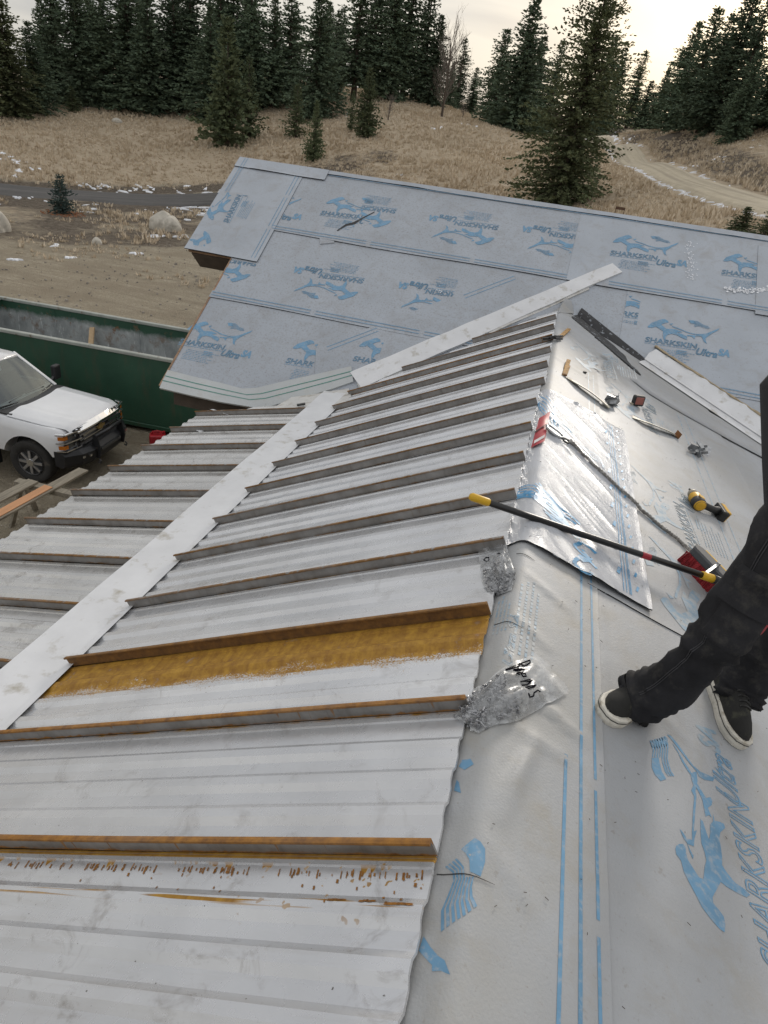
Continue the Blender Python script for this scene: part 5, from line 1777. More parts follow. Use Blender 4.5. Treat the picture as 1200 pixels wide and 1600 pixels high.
m = MB(); m.box((hx, 0, 1.0), (.05, WID - .06, 1.56)); m.build('tail_door', MAT['dumpster_inside'], dump)
m = MB(); m.box((0, 0, .24), (LEN - .04, WID - .04, .06)); m.build('floor', MAT['dumpster_inside'], dump)
for s_ in (-1, 1):
    m = MB(); m.box((0, s_ * hy, 1.80), (LEN + .08, .11, .075)); m.build('top_rail', MAT['rail_grey'], dump, bevel=.012)
    m = MB(); m.box((0, s_ * (hy - .02), .16), (LEN, .14, .10)); m.build('bottom_rail', MAT['dumpster_green'], dump, bevel=.01)
    m = MB(); m.box((s_ * hx, 0, 1.80), (.10, WID - .12, .075)); m.build('end_rail', MAT['rail_grey'], dump)
for x in (-2.2, .1, 2.4):
    m = MB(); m.box((x, hy - .028, 1.0), (.03, .012, 1.5)); m.build('wall_seam', MAT['dumpster_inside'], dump)
for x in (-3.0, 3.0):
    for s_ in (-1, 1):
        m = MB(); m.tube([(x, s_ * .75 - .08, .10), (x, s_ * .75 + .08, .10)], .10, 14); m.build('roller', MAT['rust_iron'], dump)
m = MB(); m.box((-.9, -hy - .030, .62), (.05, .006, .10)); m.build('sticker', MAT['snow'], dump)
# plank leaning on the inner wall
simple('wood_new', (.52, .37, .22), .75, var=.15, vs=4, bump=.15, bs=30, stretch=(4, .5, 4))
simple('wood_grey', (.235, .21, .165), .85, var=.25, vs=5, c2=(.13, .115, .09), c2s=6, bump=.4, bs=30, stretch=(5, .4, 5))
simple('wood_orange', (.50, .26, .13), .75, var=.15, vs=4, bump=.15, bs=30, stretch=(4, .5, 4))
loc_ = dump.matrix_basis
def dloc(px, py, z): return onz(px, py, z)
top_ = onz(152, 513, -3.78); top_ = Vector(top_); yy_ = org + fwd * (WID - .06)
ta = Vector((top_.x, 0, -3.72)); ta.y = yy_.y - (org.x - ta.x) * math.tan(az) - .03
tb = Vector((ta.x + .28, ta.y - .75, GZ + .30))
m = MB(); m.beam(ta, tb, .13, .04, fwd)
setp(m.build('plank', MAT['wood_new']), 'pale new board leaning inside the dumpster against its far wall', 'plank')

# ---- fuel can
P_ = onz(247, 697, GZ)
simple('can_red', (.36, .012, .022), .42, var=.12, vs=6)
can = empty('fuel_can', (P_.x, P_.y, GZ), .5, 'red plastic fuel can on the ground beside the dumpster', 'fuel can')
m = MB(); m.box((0, 0, .15), (.34, .24, .28)); b_ = m.build('body', MAT['can_red'], can, bevel=.035, seg=3)
m = MB(); m.tube([(-.12, 0, .28), (-.10, 0, .345), (0, 0, .365), (.10, 0, .345), (.12, 0, .28)], .020, 8); m.build('handle', MAT['can_red'], can, smooth=True)
m = MB(); m.tube([(.13, .06, .28), (.135, .06, .33)], .030, 12); m.build('cap', MAT['can_red'], can)
m = MB(); m.box((0, -.121, .16), (.16, .004, .10)); m.build('label_panel', MAT['can_red'], can)

# ---- sawhorses with boards
def sawhorse(x, y, L, hgt_, rz, label):
    o = empty('sawhorse', (x, y, GZ), rz, label, 'sawhorse')
    m = MB(); m.box((0, 0, hgt_ - .045), (L, .14, .09)); m.build('top_beam', MAT['wood_grey'], o, bevel=.004)
    for sx in (-1, 1):
        for sy in (-1, 1):
            m = MB(); m.beam((sx * (L / 2 - .12), sy * .045, hgt_ - .09), (sx * (L / 2 - .02), sy * .30, 0), .09, .04, (1, 0, 0)); m.build('leg', MAT['wood_grey'], o)
        m = MB(); m.box((sx * (L / 2 - .07), 0, hgt_ * .52), (.03, .36, .09)); m.build('brace', MAT['wood_grey'], o)
    return o


ZB = -4.44
sawhorse(-7.52, 8.02, 1.15, ZB - GZ, .03, 'weathered sawhorse under the board ends closest to the truck wheel')
sawhorse(-7.62, 6.45, 1.15, ZB - GZ, -.04, 'weathered sawhorse under the near ends of the boards, away from the truck')
def board(ax, ay, bx, by, w, z, mat, label, th=.04):
    m = MB(); m.beam((ax, ay, z + th / 2), (bx, by, z + th / 2), w, th)
    return setp(m.build('board', mat, bevel=.004), label, 'board')


board(-7.52, 5.9, -7.37, 8.78, .20, ZB, MAT['wood_grey'], 'long grey weathered plank with a split end reaching past the sawhorse')
board(-7.90, 5.9, -7.80, 8.06, .20, ZB, MAT['wood_grey'], 'shorter grey plank lying parallel to the long one on the sawhorses')
board(-7.535, 5.9, -7.435, 7.98, .165, ZB + .0405, MAT['wood_orange'], 'fresh orange cedar board lying on the long grey plank', .018)

# ---- white pickup
def carpaint(name, c, rough=.3):
    t = NT(name); p = t.pos('O')
    k = t.mix(1.0, c, t.ramp(t.noise(p, 2.0, 4), .3, .7, .94, 1.04), 'MULTIPLY')
    k = t.mix(t.math('MULTIPLY', t.ramp(t.sep(p)[2], .95, .45), t.ramp(t.noise(p, 5, 6, .7), .3, .7, .15, .6)), k, (.30, .26, .20))
    t.setin('Base Color', k); t.setin('Roughness', rough)
    t.b.inputs['Coat Weight'].default_value = .5; t.b.inputs['Coat Roughness'].default_value = .08
    MAT[name] = t.m
    return t.m


carpaint('truck_white', (.70, .715, .74))
simple('black_plastic', (.018, .018, .020), .5, var=.2, vs=10)
simple('black_steel', (.022, .023, .026), .42, .3, var=.25, vs=9, c2=(.08, .07, .06), c2s=6, lo=.6, hi=.8)
simple('tyre', (.025, .024, .023), .85, var=.3, vs=6, c2=(.12, .10, .08), c2s=5, lo=.58, hi=.8, bump=.2, bs=40)
simple('chrome', (.72, .73, .75), .12, 1.0, var=.05)
simple('alloy', (.42, .42, .43), .35, .8, var=.15, vs=8)
simple('amber', (.48, .15, .015), .15, var=.1)
simple('lens', (.10, .105, .11), .06, .5, var=.1)
simple('gold', (.42, .30, .12), .3, .6, var=.1)
t = NT('truck_glass')
_tr = t.n.new('ShaderNodeBsdfTransparent'); _tr.inputs['Color'].default_value = (.52, .60, .57, 1)
_gl = t.n.new('ShaderNodeBsdfGlossy'); _gl.inputs['Roughness'].default_value = .03; _gl.inputs['Color'].default_value = (.85, .9, .88, 1)
_fr = t.n.new('ShaderNodeFresnel'); _fr.inputs['IOR'].default_value = 1.6
_mx = t.n.new('ShaderNodeMixShader'); t.l.new(t.math('ADD', t.math('MULTIPLY', _fr.outputs[0], 1.3), .06), _mx.inputs['Fac'])
t.l.new(_tr.outputs[0], _mx.inputs[1]); t.l.new(_gl.outputs[0], _mx.inputs[2]); t.l.new(_mx.outputs[0], t.n['Material Output'].inputs['Surface'])
MAT['truck_glass'] = t.m
simple('cabin', (.10, .095, .09), .8)

g1, g2 = onz(104, 670, GZ + 1.22), onz(184, 624, GZ + 1.22)
th_ = math.atan2(-(g2.x - g1.x), g2.y - g1.y)
th_ = max(-.02, min(.10, th_))
hd = Vector((math.cos(th_), math.sin(th_), 0))
mid = (g1 + g2) / 2
tk = empty('pickup_truck', (mid.x + hd.x * .26, mid.y + hd.y * .26, GZ), th_, 'white pickup with chrome grille and black steel bumper parked beside the dumpster', 'pickup truck')


def section(x, ws, zs_, n=None):
    """closed ring from half profile (y, z) list, mirrored"""
    half = list(zip(ws, zs_))
    return [Vector((x, -y, z)) for y, z in half] + [Vector((x, y, z)) for y, z in half[::-1]]


def cut_cyl(o, cyls):
    bms = bmesh.new()
    for (x, y, z, r, w) in cyls:
        bmesh.ops.create_cone(bms, cap_ends=True, segments=40, radius1=r, radius2=r, depth=w,
                              matrix=Matrix.Translation((x, y, z)) @ Matrix.Rotation(math.pi / 2, 4, 'X'))
    cme = bpy.data.meshes.new('c'); bms.to_mesh(cme); bms.free()
    co = bpy.data.objects.new('c', cme); col.objects.link(co)
    pr, pinv = o.parent, o.matrix_parent_inverse.copy()
    o.parent = None
    md = o.modifiers.new('b', 'BOOLEAN'); md.operation = 'DIFFERENCE'; md.object = co; md.solver = 'EXACT'
    bpy.context.view_layer.update()
    dg = bpy.context.evaluated_depsgraph_get()
    me = bpy.data.meshes.new_from_object(o.evaluated_get(dg))
    o.modifiers.clear(); old = o.data; o.data = me
    bpy.data.objects.remove(co); bpy.data.meshes.remove(cme)
    o.parent = pr; o.matrix_parent_inverse = pinv


# front clip (fenders), cab lower body, bed as one painted body
m = MB()
W0 = [.60, .86, .985, 1.0, .985, .955, .90, .83]
st = []
for x, k, zt_, zb in ((-.31, .945, 1.12, .62), (-.38, .985, 1.165, .58), (-.5, 1.0, 1.19, .55), (-.95, 1.01, 1.215, .52), (-1.5, 1.005, 1.25, .50), (-1.75, 1.0, 1.27, .50), (-2.4, 1.0, 1.28, .50), (-3.2, 1.0, 1.28, .50), (-3.98, 1.0, 1.28, .50)):
    Z0 = [zb, zb + .01, zb + .10, .80, zt_ - .18, zt_ - .07, zt_ - .012, zt_]
    st.append(section(x, [w * k for w in W0], Z0))
m.loft(st, True, True)
body = m.build('body', MAT['truck_white'], tk, smooth=False, fixn=True, bevel=0)
cut_cyl(body, [(-1.02, -1.0, .44, .53, .9), (-1.02, 1.0, .44, .53, .9)])
for p_ in body.data.polygons: p_.use_smooth = True
body.data.set_sharp_from_angle(angle=math.radians(32))
m = MB(); st = []
for x in (-4.04, -4.3, -5.2, -6.05, -6.14):
    k = .98 if x < -6.1 else 1.0
    st.append(section(x, [w * k for w in (.60, .90, .985, 1.0, .99, .965, .95, .90)], [.55, .55, .62, .85, 1.2, 1.36, 1.40, 1.40]))
m.loft(st, True, True)
bed = m.build('bed', MAT['truck_white'], tk, fixn=True)
cut_cyl(bed, [(-4.98, -1.0, .44, .52, .9), (-4.98, 1.0, .44, .52, .9)])
for p_ in bed.data.polygons: p_.use_smooth = True
bed.data.set_sharp_from_angle(angle=math.radians(32))
m = MB(); m.box((-5.1, 0, 1.405), (1.95, 1.62, .012)); m.build('bed_cover', MAT['black_plastic'], tk)
# hood: crowned sheet with two raised shoulders
xs_ = np.linspace(-.23, -1.44, 15); ysn = np.linspace(-1, 1, 25); P = np.zeros((15, 25, 3))
for i, x in enumerate(xs_):
    f = (x + .23) / -1.21
    half = .80 + .07 * min(1, f * 2.5) + .015 * f
    for j, s_ in enumerate(ysn):
        a = abs(s_)
        z = 1.185 + .085 * f + .030 * (1 - a ** 2.2)
        z += .026 * math.exp(-((a - .62) / .14) ** 2) * min(1, f * 5 + .3) - .012 * math.exp(-(a / .42) ** 4)
        if f < .10: z -= .05 * (1 - f / .10) ** 2
        if a > .93: z -= .03 * (a - .93) / .07
        P[i, j] = (x + (.07 * (1 - a ** 2) if f < .5 else .07 * (1 - a ** 2) * (1 - (f - .5) * .6)), s_ * half, z + .018)
m = MB(); m.grid(P); hood = m.build('hood', MAT['truck_white'], tk, smooth=True, fixn=True)
m = MB(); m.box((-1.53, 0, 1.272), (.34, 1.70, .03)); m.build('cowl', MAT['black_plastic'], tk)
# greenhouse
B = {'fb': (-1.68, .86, 1.285), 'ft': (-2.42, .70, 1.875), 'rb': (-3.96, .88, 1.27), 'rt': (-3.72, .70, 1.875)}
def gp(k, s_): x, y, z = B[k]; return Vector((x, y * s_, z))
st = []
for x, hw, z, zc in ((-2.30, .66, 1.855, 1.875), (-2.42, .70, 1.885, 1.925), (-2.9, .72, 1.90, 1.955), (-3.5, .71, 1.895, 1.945), (-3.74, .69, 1.87, 1.90)):
    st.append([Vector((x, -hw - .035, z - .045)), Vector((x, -hw, z)), Vector((x, -hw * .5, zc - .008)), Vector((x, 0, zc)), Vector((x, hw * .5, zc - .008)), Vector((x, hw, z)), Vector((x, hw + .035, z - .045)), Vector((x, hw * .6, z - .05)), Vector((x, -hw * .6, z - .05))])
m = MB(); m.loft(st, True, True); m.build('roof', MAT['truck_white'], tk, smooth=True, fixn=True)
m = MB()
rows = []
for t_ in np.linspace(0, 1, 6):
    a_, b_ = gp('fb', -1).lerp(gp('ft', -1), t_), gp('fb', 1).lerp(gp('ft', 1), t_)
    rows.append([a_.lerp(b_, s_) + Vector((.13 * (1 - (2 * s_ - 1) ** 2) * (1 - .35 * t_), 0, .025 * math.sin(t_ * 3.14))) for s_ in np.linspace(.02, .98, 11)])
m.grid(np.array(rows)); m.build('windshield', MAT['truck_glass'], tk, smooth=True)
m = MB(); m.quad(gp('rb', -1), gp('rb', 1), gp('rt', 1), gp('rt', -1)); m.build('rear_window', MAT['truck_glass'], tk)
m = MB(); m.box((-2.9, 0, 1.30), (2.1, 1.6, .06)); m.box((-2.35, .40, 1.42), (.18, .42, .34)); m.box((-2.35, -.40, 1.42), (.18, .42, .34)); m.build('seats', MAT['cabin'], tk)
m = MB(); m.box((-2.48, 0, 1.80), (.05, .20, .07)); m.build('rear_view_mirror', MAT['black_plastic'], tk)
for s_ in (-1, 1):
    m = MB(); m.beam(gp('fb', s_) + Vector((.03, 0, -.02)), gp('ft', s_) + Vector((.02, 0, 0)), .075, .05); m.build('front_pillar', MAT['truck_white'], tk, bevel=.01)
    m = MB(); m.beam((-2.92, s_ * .885, 1.25), (-2.90, s_ * .735, 1.87), .09, .045, (1, 0, 0)); m.build('middle_pillar', MAT['truck_white'], tk)
    m = MB(); m.beam(gp('rb', s_) + Vector((.06, 0, -.02)), gp('rt', s_) + Vector((.05, 0, 0)), .16, .05); m.build('rear_pillar', MAT['truck_white'], tk)
    for (xa, xb, ta_, tb_) in ((-1.74, -2.88, -2.44, -2.87), (-2.96, -3.86, -2.94, -3.66)):
        m = MB(); m.quad((xa, s_ * .872, 1.275), (xb, s_ * .872, 1.275), (tb_, s_ * .722, 1.86), (ta_, s_ * .722, 1.86)); m.build('side_window', MAT['truck_glass'], tk)
    for xa, xb in ((-1.72, -2.90), (-2.94, -3.94)):
        m = MB(); m.add([(xa, s_ * 1.004, .58), (xb, s_ * 1.004, .58), (xb, s_ * 1.008, .80), (xb, s_ * .990, 1.10), (xb, s_ * .965, 1.20), (xa, s_ * .965, 1.20), (xa, s_ * .990, 1.10), (xa, s_ * 1.008, .80)],
                        [(0, 1, 2, 7), (7, 2, 3, 6), (6, 3, 4, 5)])
        dr = m.build('door', MAT['truck_white'], tk)
        m = MB(); m.box((xb + .16, s_ * 1.005, 1.06), (.20, .035, .035)); m.build('door_handle', MAT['truck_white'], dr, bevel=.01)
    # mirror
    mi = MB(); mi.box((-1.86, s_ * 1.20, 1.42), (.11, .20, .30)); mo = mi.build('wing_mirror', MAT['black_plastic'], tk, bevel=.03, seg=2)
    mi = MB(); mi.beam((-1.84, s_ * .96, 1.25), (-1.86, s_ * 1.14, 1.34), .05, .06); mi.build('mirror_arm', MAT['black_plastic'], mo)
    # headlights: stacked lamps with amber outer ends
    for z, hh_ in ((1.055, .105), (.87, .105)):
        m = MB(); m.add([(-.205, s_ * .62, z - hh_ / 2), (-.24, s_ * .845, z - hh_ / 2), (-.275, s_ * .955, z - hh_ / 2), (-.205, s_ * .62, z + hh_ / 2), (-.245, s_ * .845, z + hh_ / 2), (-.285, s_ * .955, z + hh_ / 2)],
                        [(0, 1, 4, 3), (1, 2, 5, 4)])
        hl_ = m.build('headlight', MAT['lens'], tk)
        m = MB(); m.add([(-.242, s_ * .885, z - hh_ * .36), (-.262, s_ * .962, z - hh_ * .36), (-.36, s_ * 1.006, z - hh_ * .36), (-.242, s_ * .885, z + hh_ * .36), (-.262, s_ * .962, z + hh_ * .36), (-.36, s_ * 1.006, z + hh_ * .36)], [(0, 1, 4, 3), (1, 2, 5, 4)])
        m.build('amber_lamp', MAT['amber'], hl_)
        m = MB(); m.tube([(-.20, s_ * .70, z), (-.18, s_ * .70, z)], .04, 12); m.build('bulb', MAT['chrome'], hl_)
    for z in (1.125, .962, .80):
        m = MB(); m.beam((-.175, s_ * .60, z), (-.25, s_ * .96, z), .05, .022); m.beam((-.25, s_ * .955, z), (-.40, s_ * 1.008, z), .05, .022); m.build('chrome_trim', MAT['chrome'], tk)
    # wheels
    for xw in (-1.02, -4.98):
        m = MB()
        prof = [(.24, .10), (.40, .13), (.425, .11), (.43, .04), (.43, -.04), (.425, -.11), (.40, -.13), (.24, -.10)]
        rings = []
        for k in range(36):
            a = 2 * math.pi * k / 36
            rings.append([Vector((xw + r_ * math.cos(a), s_ * .86 + w_, .43 + r_ * math.sin(a))) for r_, w_ in prof])
        rings.append(rings[0])
        m.loft(rings, True, False)
        wh = m.build('wheel', MAT['tyre'], tk, smooth=True, fixn=True)
        m = MB(); m.tube([(xw, s_ * .78, .43), (xw, s_ * .955, .43)], .245, 28); m.build('brake_disc', MAT['black_steel'], wh)
        m = MB()
        for k in range(40):
            pass
        rings = []
        for r_, w_ in ((.255, .985), (.25, .955), (.225, .95), (.22, .93)):
            rings.append([Vector((xw + r_ * math.cos(6.2832 * k / 32), s_ * w_, .43 + r_ * math.sin(6.2832 * k / 32))) for k in range(32)])
        m.loft(rings, True, False)
        for k in range(8):
            a = 2 * math.pi * k / 8
            m.beam((xw + .05 * math.cos(a), s_ * .972, .43 + .05 * math.sin(a)), (xw + .235 * math.cos(a), s_ * .965, .43 + .235 * math.sin(a)), .05, .03, (0, 1, 0))
        rm_ = m.build('rim', MAT['alloy'], wh)
        m = MB(); m.tube([(xw, s_ * .95, .43), (xw, s_ * 1.0, .43)], [.085, .07], 16); m.build('hub_cap', MAT['chrome'], wh)
    m = MB(); m.box((-1.78, s_ * .93, .42), (.04, .24, .40)); m.build('mud_flap', MAT['black_plastic'], tk)
    m = MB(); m.tube([(-1.60, s_ * .35, 1.305), (-1.66, s_ * .75, 1.33)], .010, 5); m.tube([(-1.72, s_ * .06 - .02, 1.335), (-1.66, s_ * .50, 1.345)], .012, 5); m.build('wiper', MAT['black_plastic'], tk)
# wheel wells and frame
m = MB(); m.box((-1.0, 0, .70), (1.25, 1.30, .5)); m.box((-3.4, 0, .50), (5.2, 1.0, .22)); m.box((-4.98, 0, .75), (1.2, 1.3, .5)); m.build('underbody', MAT['black_plastic'], tk)
# grille
m = MB(); m.box((-.205, 0, .955), (.06, 1.26, .40)); gr = m.build('grille', MAT['black_plastic'], tk)
m = MB(); st = []
for s_ in np.linspace(-1, 1, 13):
    y = s_ * .68; bx_ = -.135 - .05 * s_ ** 2; st.append([Vector((bx_ + .035, y, 1.10 - .02 * abs(s_))), Vector((bx_ + .03, y, 1.125 - .02 * abs(s_))), Vector((bx_ - .045, y, 1.20 - .05 * abs(s_) ** 3)), Vector((bx_ - .10, y, 1.20 - .05 * abs(s_) ** 3)), Vector((bx_ - .09, y, 1.08))])
m.loft(st, True, True); m.build('chrome_header', MAT['chrome'], gr, fixn=True)
for z in (1.07, .985, .90, .815):
    m = MB(); m.box((-.168, 0, z), (.03, 1.24, .022 if abs(z - .985) > .01 else .05)); m.build('grille_bar', MAT['chrome'], gr)
m = MB(); e_ = [(-.12, .022), (-.05, .022), (-.05, .05), (.05, .05), (.05, .022), (.12, .022), (.10, -.022), (.05, -.022), (.05, -.05), (-.05, -.05), (-.05, -.022), (-.10, -.022)]
m.add([(-.125, y * 1.1, .985 + z * 1.0) for y, z in e_] + [(-.15, y * 1.1, .985 + z) for y, z in e_], [tuple(range(12))] + [(i, (i + 1) % 12, (i + 1) % 12 + 12, i + 12) for i in range(12)])
m.build('emblem', MAT['gold'], gr)
# black steel bumper with push bar
m = MB(); st = []
for s_ in np.linspace(-1, 1, 9):
    y = s_ * 1.0; bx_ = .02 - (.30 if abs(s_) > .95 else .16 * max(0, abs(s_) - .45) / .5)
    st.append([Vector((bx_, y, .52)), Vector((bx_ + .015, y, .70)), Vector((bx_ - .07, y, .775)), Vector((bx_ - .20, y, .775)), Vector((bx_ - .20, y, .48)), Vector((bx_ - .05, y, .45))])
m.loft(st, True, True); bu = m.build('bumper', MAT['black_steel'], tk, fixn=True)
for y in (-.42, .42):
    m = MB(); m.add([(.06, y, .50), (.10, y, .66), (.04, y, .98), (-.04, y, .98), (-.08, y, .74), (-.05, y, .50)] + [(.06, y + .02, .50), (.10, y + .02, .66), (.04, y + .02, .98), (-.04, y + .02, .98), (-.08, y + .02, .74), (-.05, y + .02, .50)],
                    [(0, 1, 2, 3, 4, 5), (11, 10, 9, 8, 7, 6)] + [(i, i + 6, (i + 1) % 6 + 6, (i + 1) % 6) for i in range(6)])
    m.build('push_bar_plate', MAT['black_steel'], bu, fixn=True)
m = MB(); m.tube([(.02, -.42, .95), (.03, 0, .95), (.02, .42, .95)], .032, 10); m.build('push_bar', MAT['black_steel'], bu, smooth=True)
m = MB(); m.box((.045, 0, .66), (.04, .66, .05)); m.build('light_bar', MAT['lens'], bu)
for y in (-.72, -.60, .60, .72):
    m = MB(); m.box((-.015 - .06 * (abs(y) > .65), y, .635), (.05, .055, .04)); m.build('fog_lamp', MAT['chrome'], bu)
for y in (-.46, .46):
    m = MB(); m.tube([(.07, y, .50), (.11, y, .47), (.09, y, .42), (.05, y, .44)], .014, 6); m.build('tow_hook', MAT['black_steel'], bu)
# ================================================================== THINGS LYING ON THE ROOF
def proj(P_):
    v = ROT @ (np.array(P_) - CAM)
    return 600 + FPX * v[0] / v[2], 800 + FPX * v[1] / v[2]


nr = PLN['r']
simple('pole_black', (.009, .0095, .011), .3, .0, var=.2, vs=8)
simple('yellow_plastic', (.62, .37, .015), .45, var=.12, vs=12)
simple('bristle_red', (.26, .012, .018), .7, var=.35, vs=60, bump=.6, bs=220, stretch=(1, 1, .08))
simple('broom_grey', (.055, .057, .062), .5, var=.2, vs=10)
simple('steel_bright', (.55, .56, .57), .3, .9, var=.2, vs=20)
simple('steel_zinc', (.40, .41, .42), .38, .85, var=.3, vs=40, c2=(.20, .20, .21), c2s=30, lo=.55, hi=.7)
simple('rope_grey', (.22, .21, .195), .85, var=.35, vs=40, c2=(.42, .41, .39), c2s=60, lo=.5, hi=.6, bump=.5, bs=180)
simple('tag_red', (.34, .015, .028), .5, var=.18, vs=20)
simple('tag_white', (.62, .60, .60), .5, var=.1)
simple('shim_wood', (.42, .25, .09), .75, var=.3, vs=20, c2=(.16, .08, .03), c2s=25, lo=.5, hi=.65)
simple('strip_cream', (.50, .48, .42), .5, .15, var=.15, vs=12, c2=(.34, .29, .20), c2s=20, lo=.5, hi=.7)
simple('strip_rust', (.22, .10, .035), .7, var=.3, vs=30)
simple('tool_yellow', (.60, .34, .015), .45, var=.2, vs=20, c2=(.30, .22, .10), c2s=22, lo=.56, hi=.7)
simple('tool_black', (.018, .018, .018), .5, var=.3, vs=14)
simple('tool_grey', (.36, .33, .26), .45, .2, var=.25, vs=20)
simple('ink', (.010, .010, .014), 1.0, var=.1, spec=0.0)
simple('tape_red', (.30, .11, .09), .45, var=.2, vs=20)


def surfz(x, y):
    z = float(zs(x, y)) + .006
    if x < .53 and 2.15 < y < 4.17 and x > -.09: z = max(z, float(zmesh(x, y)) + .005)
    if x < -.06: z = max(z, .5 * x + .014)
    return z


# ---- push broom
Kp = Vector((0.0, 2.345, surfz(0, 2.345) + .016))
Bp = on('r', 1098, 899, .085)
dirb = (Kp - Bp).normalized()
L_ = (Kp - Bp).length
for i in range(400):
    e_ = Kp + dirb * (.002 * i)
    if proj(e_)[0] < 734: break
endL = e_
br = empty('push_broom', on('r', 1100, 890, .0), 0, 'push broom with long black handle, yellow end grip and red bristles lying across the ridge', 'broom')
m = MB(); m.tube([Bp - dirb * .02, Bp.lerp(Kp, .5), Kp, endL + dirb * -.075], .0135, 12); m.build('handle', MAT['pole_black'], br, smooth=True, keep=True)
m = MB(); m.tube([endL - dirb * .085, endL - dirb * .078, endL - dirb * .01, endL], [.0145, .0165, .0165, .011], 12); m.build('end_grip', MAT['yellow_plastic'], br, smooth=True, keep=True)
m = MB(); m.tube([Bp + dirb * .005, Bp - dirb * .05], [.0175, .0185], 10); m.build('collar', MAT['yellow_plastic'], br, smooth=True, keep=True)
m = MB(); m.tube([Bp - dirb * .05, Bp - dirb * .12], [.020, .014], 10); m.build('socket', MAT['tool_black'], br, smooth=True, keep=True)
h0, h1_ = on('r', 1084, 856, .085), on('r', 1140, 914, .085)
ax = (h1_ - h0).normalized(); sd = nr.cross(ax).normalized()
HL = .46
if sd.dot(on('r', 1110, 850, .085) - on('r', 1090, 875, .085)) < 0: sd = -sd      # sd: towards the yellow edge
def stad(off, w, z, l0=0.0, l1=HL, k=7):
    r_ = []
    for i in range(k + 1):
        a = math.pi / 2 + math.pi * i / k; r_.append(h0 + ax * (l0 + w + w * math.cos(a)) + sd * (off + w * math.sin(a)) + nr * z)
    for i in range(k + 1):
        a = -math.pi / 2 + math.pi * i / k; r_.append(h0 + ax * (l1 - w + w * math.cos(a)) + sd * (off + w * math.sin(a)) + nr * z)
    return r_
m = MB(); m.loft([stad(0, .032, -.018), stad(0, .035, -.012), stad(0, .035, .012), stad(0, .028, .020)], True, True); m.build('block', MAT['broom_grey'], br, keep=True, fixn=True)
m = MB(); m.loft([stad(0, .042, -.082, -.01, HL + .01), stad(0, .036, -.05), stad(0, .031, -.018)], True, True); m.build('bristles', MAT['bristle_red'], br, keep=True, fixn=True)
m = MB()
rb = random.Random(3)
for i in range(420):
    t_ = rb.uniform(0, HL); s_ = rb.choice((-1, 1)) * rb.uniform(.028, .034)
    a_ = h0 + ax * t_ + sd * s_ + nr * -.02; b_ = h0 + ax * (t_ + rb.uniform(-.012, .012)) + sd * (s_ * 1.4) + nr * (-.083 - rb.uniform(0, .002))
    m.beam(a_, b_, .0022, .0022)
setp(m.build('bristle_strands', MAT['bristle_red'], br, keep=True), None, None, None, 'stuff')
m = MB(); m.beam(h0 + ax * .03 + sd * .040 + nr * .004, h0 + ax * (HL - .03) + sd * .040 + nr * .004, .010, .028, nr); m.build('scraper_edge', MAT['yellow_plastic'], br, keep=True)
mid_ = h0 + ax * .20
m = MB(); m.beam(h0 + ax * .13 + nr * .028, Bp.lerp(h0 + ax * .13 + nr * .03, .25), .012, .004); m.beam(h0 + ax * .34 + nr * .026 - sd * .02, Bp - dirb * .05, .012, .004); m.build('brace', MAT['steel_bright'], br, keep=True)
m = MB(); m.tube([h0 + ax * .13 + nr * .020, h0 + ax * .13 + nr * .036], .010, 8); m.build('bolt', MAT['steel_bright'], br, keep=True)
m = MB(); lb = Bp.lerp(Kp, .34); m.tube([lb - dirb * .02, lb + dirb * .02], .0139, 12); m.build('handle_label', MAT['tag_red'], br, keep=True)

# ---- safety rope with snap hook, held under the red tag on the ridge
path = [(872, 683), (886, 694), (895, 702), (910, 718), (930, 738), (962, 767), (1000, 801), (1035, 830), (1062, 850), (1090, 880), (1125, 918), (1160, 950)]
pts = []
for q_ in path:
    p = on('r', *q_); pts.append(Vector((p.x, p.y, surfz(p.x, p.y) + .009)))
fine = []
for i in range(len(pts) - 1):
    for j in range(6):
        p = pts[i].lerp(pts[i + 1], j / 6); p.z = surfz(p.x, p.y) + .008 + .0012 * math.sin(i * 2.1 + j); p.x += .002 * math.sin(i * 6 + j * 1.3); fine.append(p)
rope = empty('safety_rope', fine[8], 0, 'grey braided safety rope running from the ridge hook down to the broom head', 'rope')
m = MB()
for ph in (0, 2.094, 4.189):
    strand = []
    for i, p in enumerate(fine[8:]):
        for u in (0, .5):
            a = (i + u) * 2.6 + ph
            nx_ = fine[8:][min(i + 1, len(fine) - 9)]
            c_ = p.lerp(nx_, u)
            strand.append(c_ + Vector((math.cos(a) * .0042, math.cos(a) * -.003, math.sin(a) * .0042)))
    m.tube(strand, .0056, 6)
m.build('braid', MAT['rope_grey'], rope, smooth=True, keep=True)
m = MB(); m.tube(fine[7:14], [.012, .013, .012, .011, .011, .010, .009], 8); m.build('splice_sleeve', MAT['rope_grey'], rope, smooth=True, keep=True)
hk = empty('snap_hook', pts[0], 0, 'galvanised steel snap hook clipped to the red tag on the ridge', 'hook')
A0 = on('r', 852, 669, .02); A1 = on('r', 889, 697, .02); A0.z = surfz(A0.x, A0.y) + .022; A1.z = surfz(A1.x, A1.y) + .018
dh = (A1 - A0).normalized(); sh_ = dh.cross(Vector((0, 0, 1))).normalized()
oval = [A0.lerp(A1, .04), A0.lerp(A1, .12) + sh_ * .022, A0.lerp(A1, .45) + sh_ * .026, A0.lerp(A1, .66) + sh_ * .016, A0.lerp(A1, .72), A0.lerp(A1, .66) - sh_ * .016, A0.lerp(A1, .45) - sh_ * .026, A0.lerp(A1, .12) - sh_ * .022, A0.lerp(A1, .04)]
m = MB(); m.tube(oval, .0085, 8); m.build('hook_body', MAT['steel_zinc'], hk, smooth=True, keep=True)
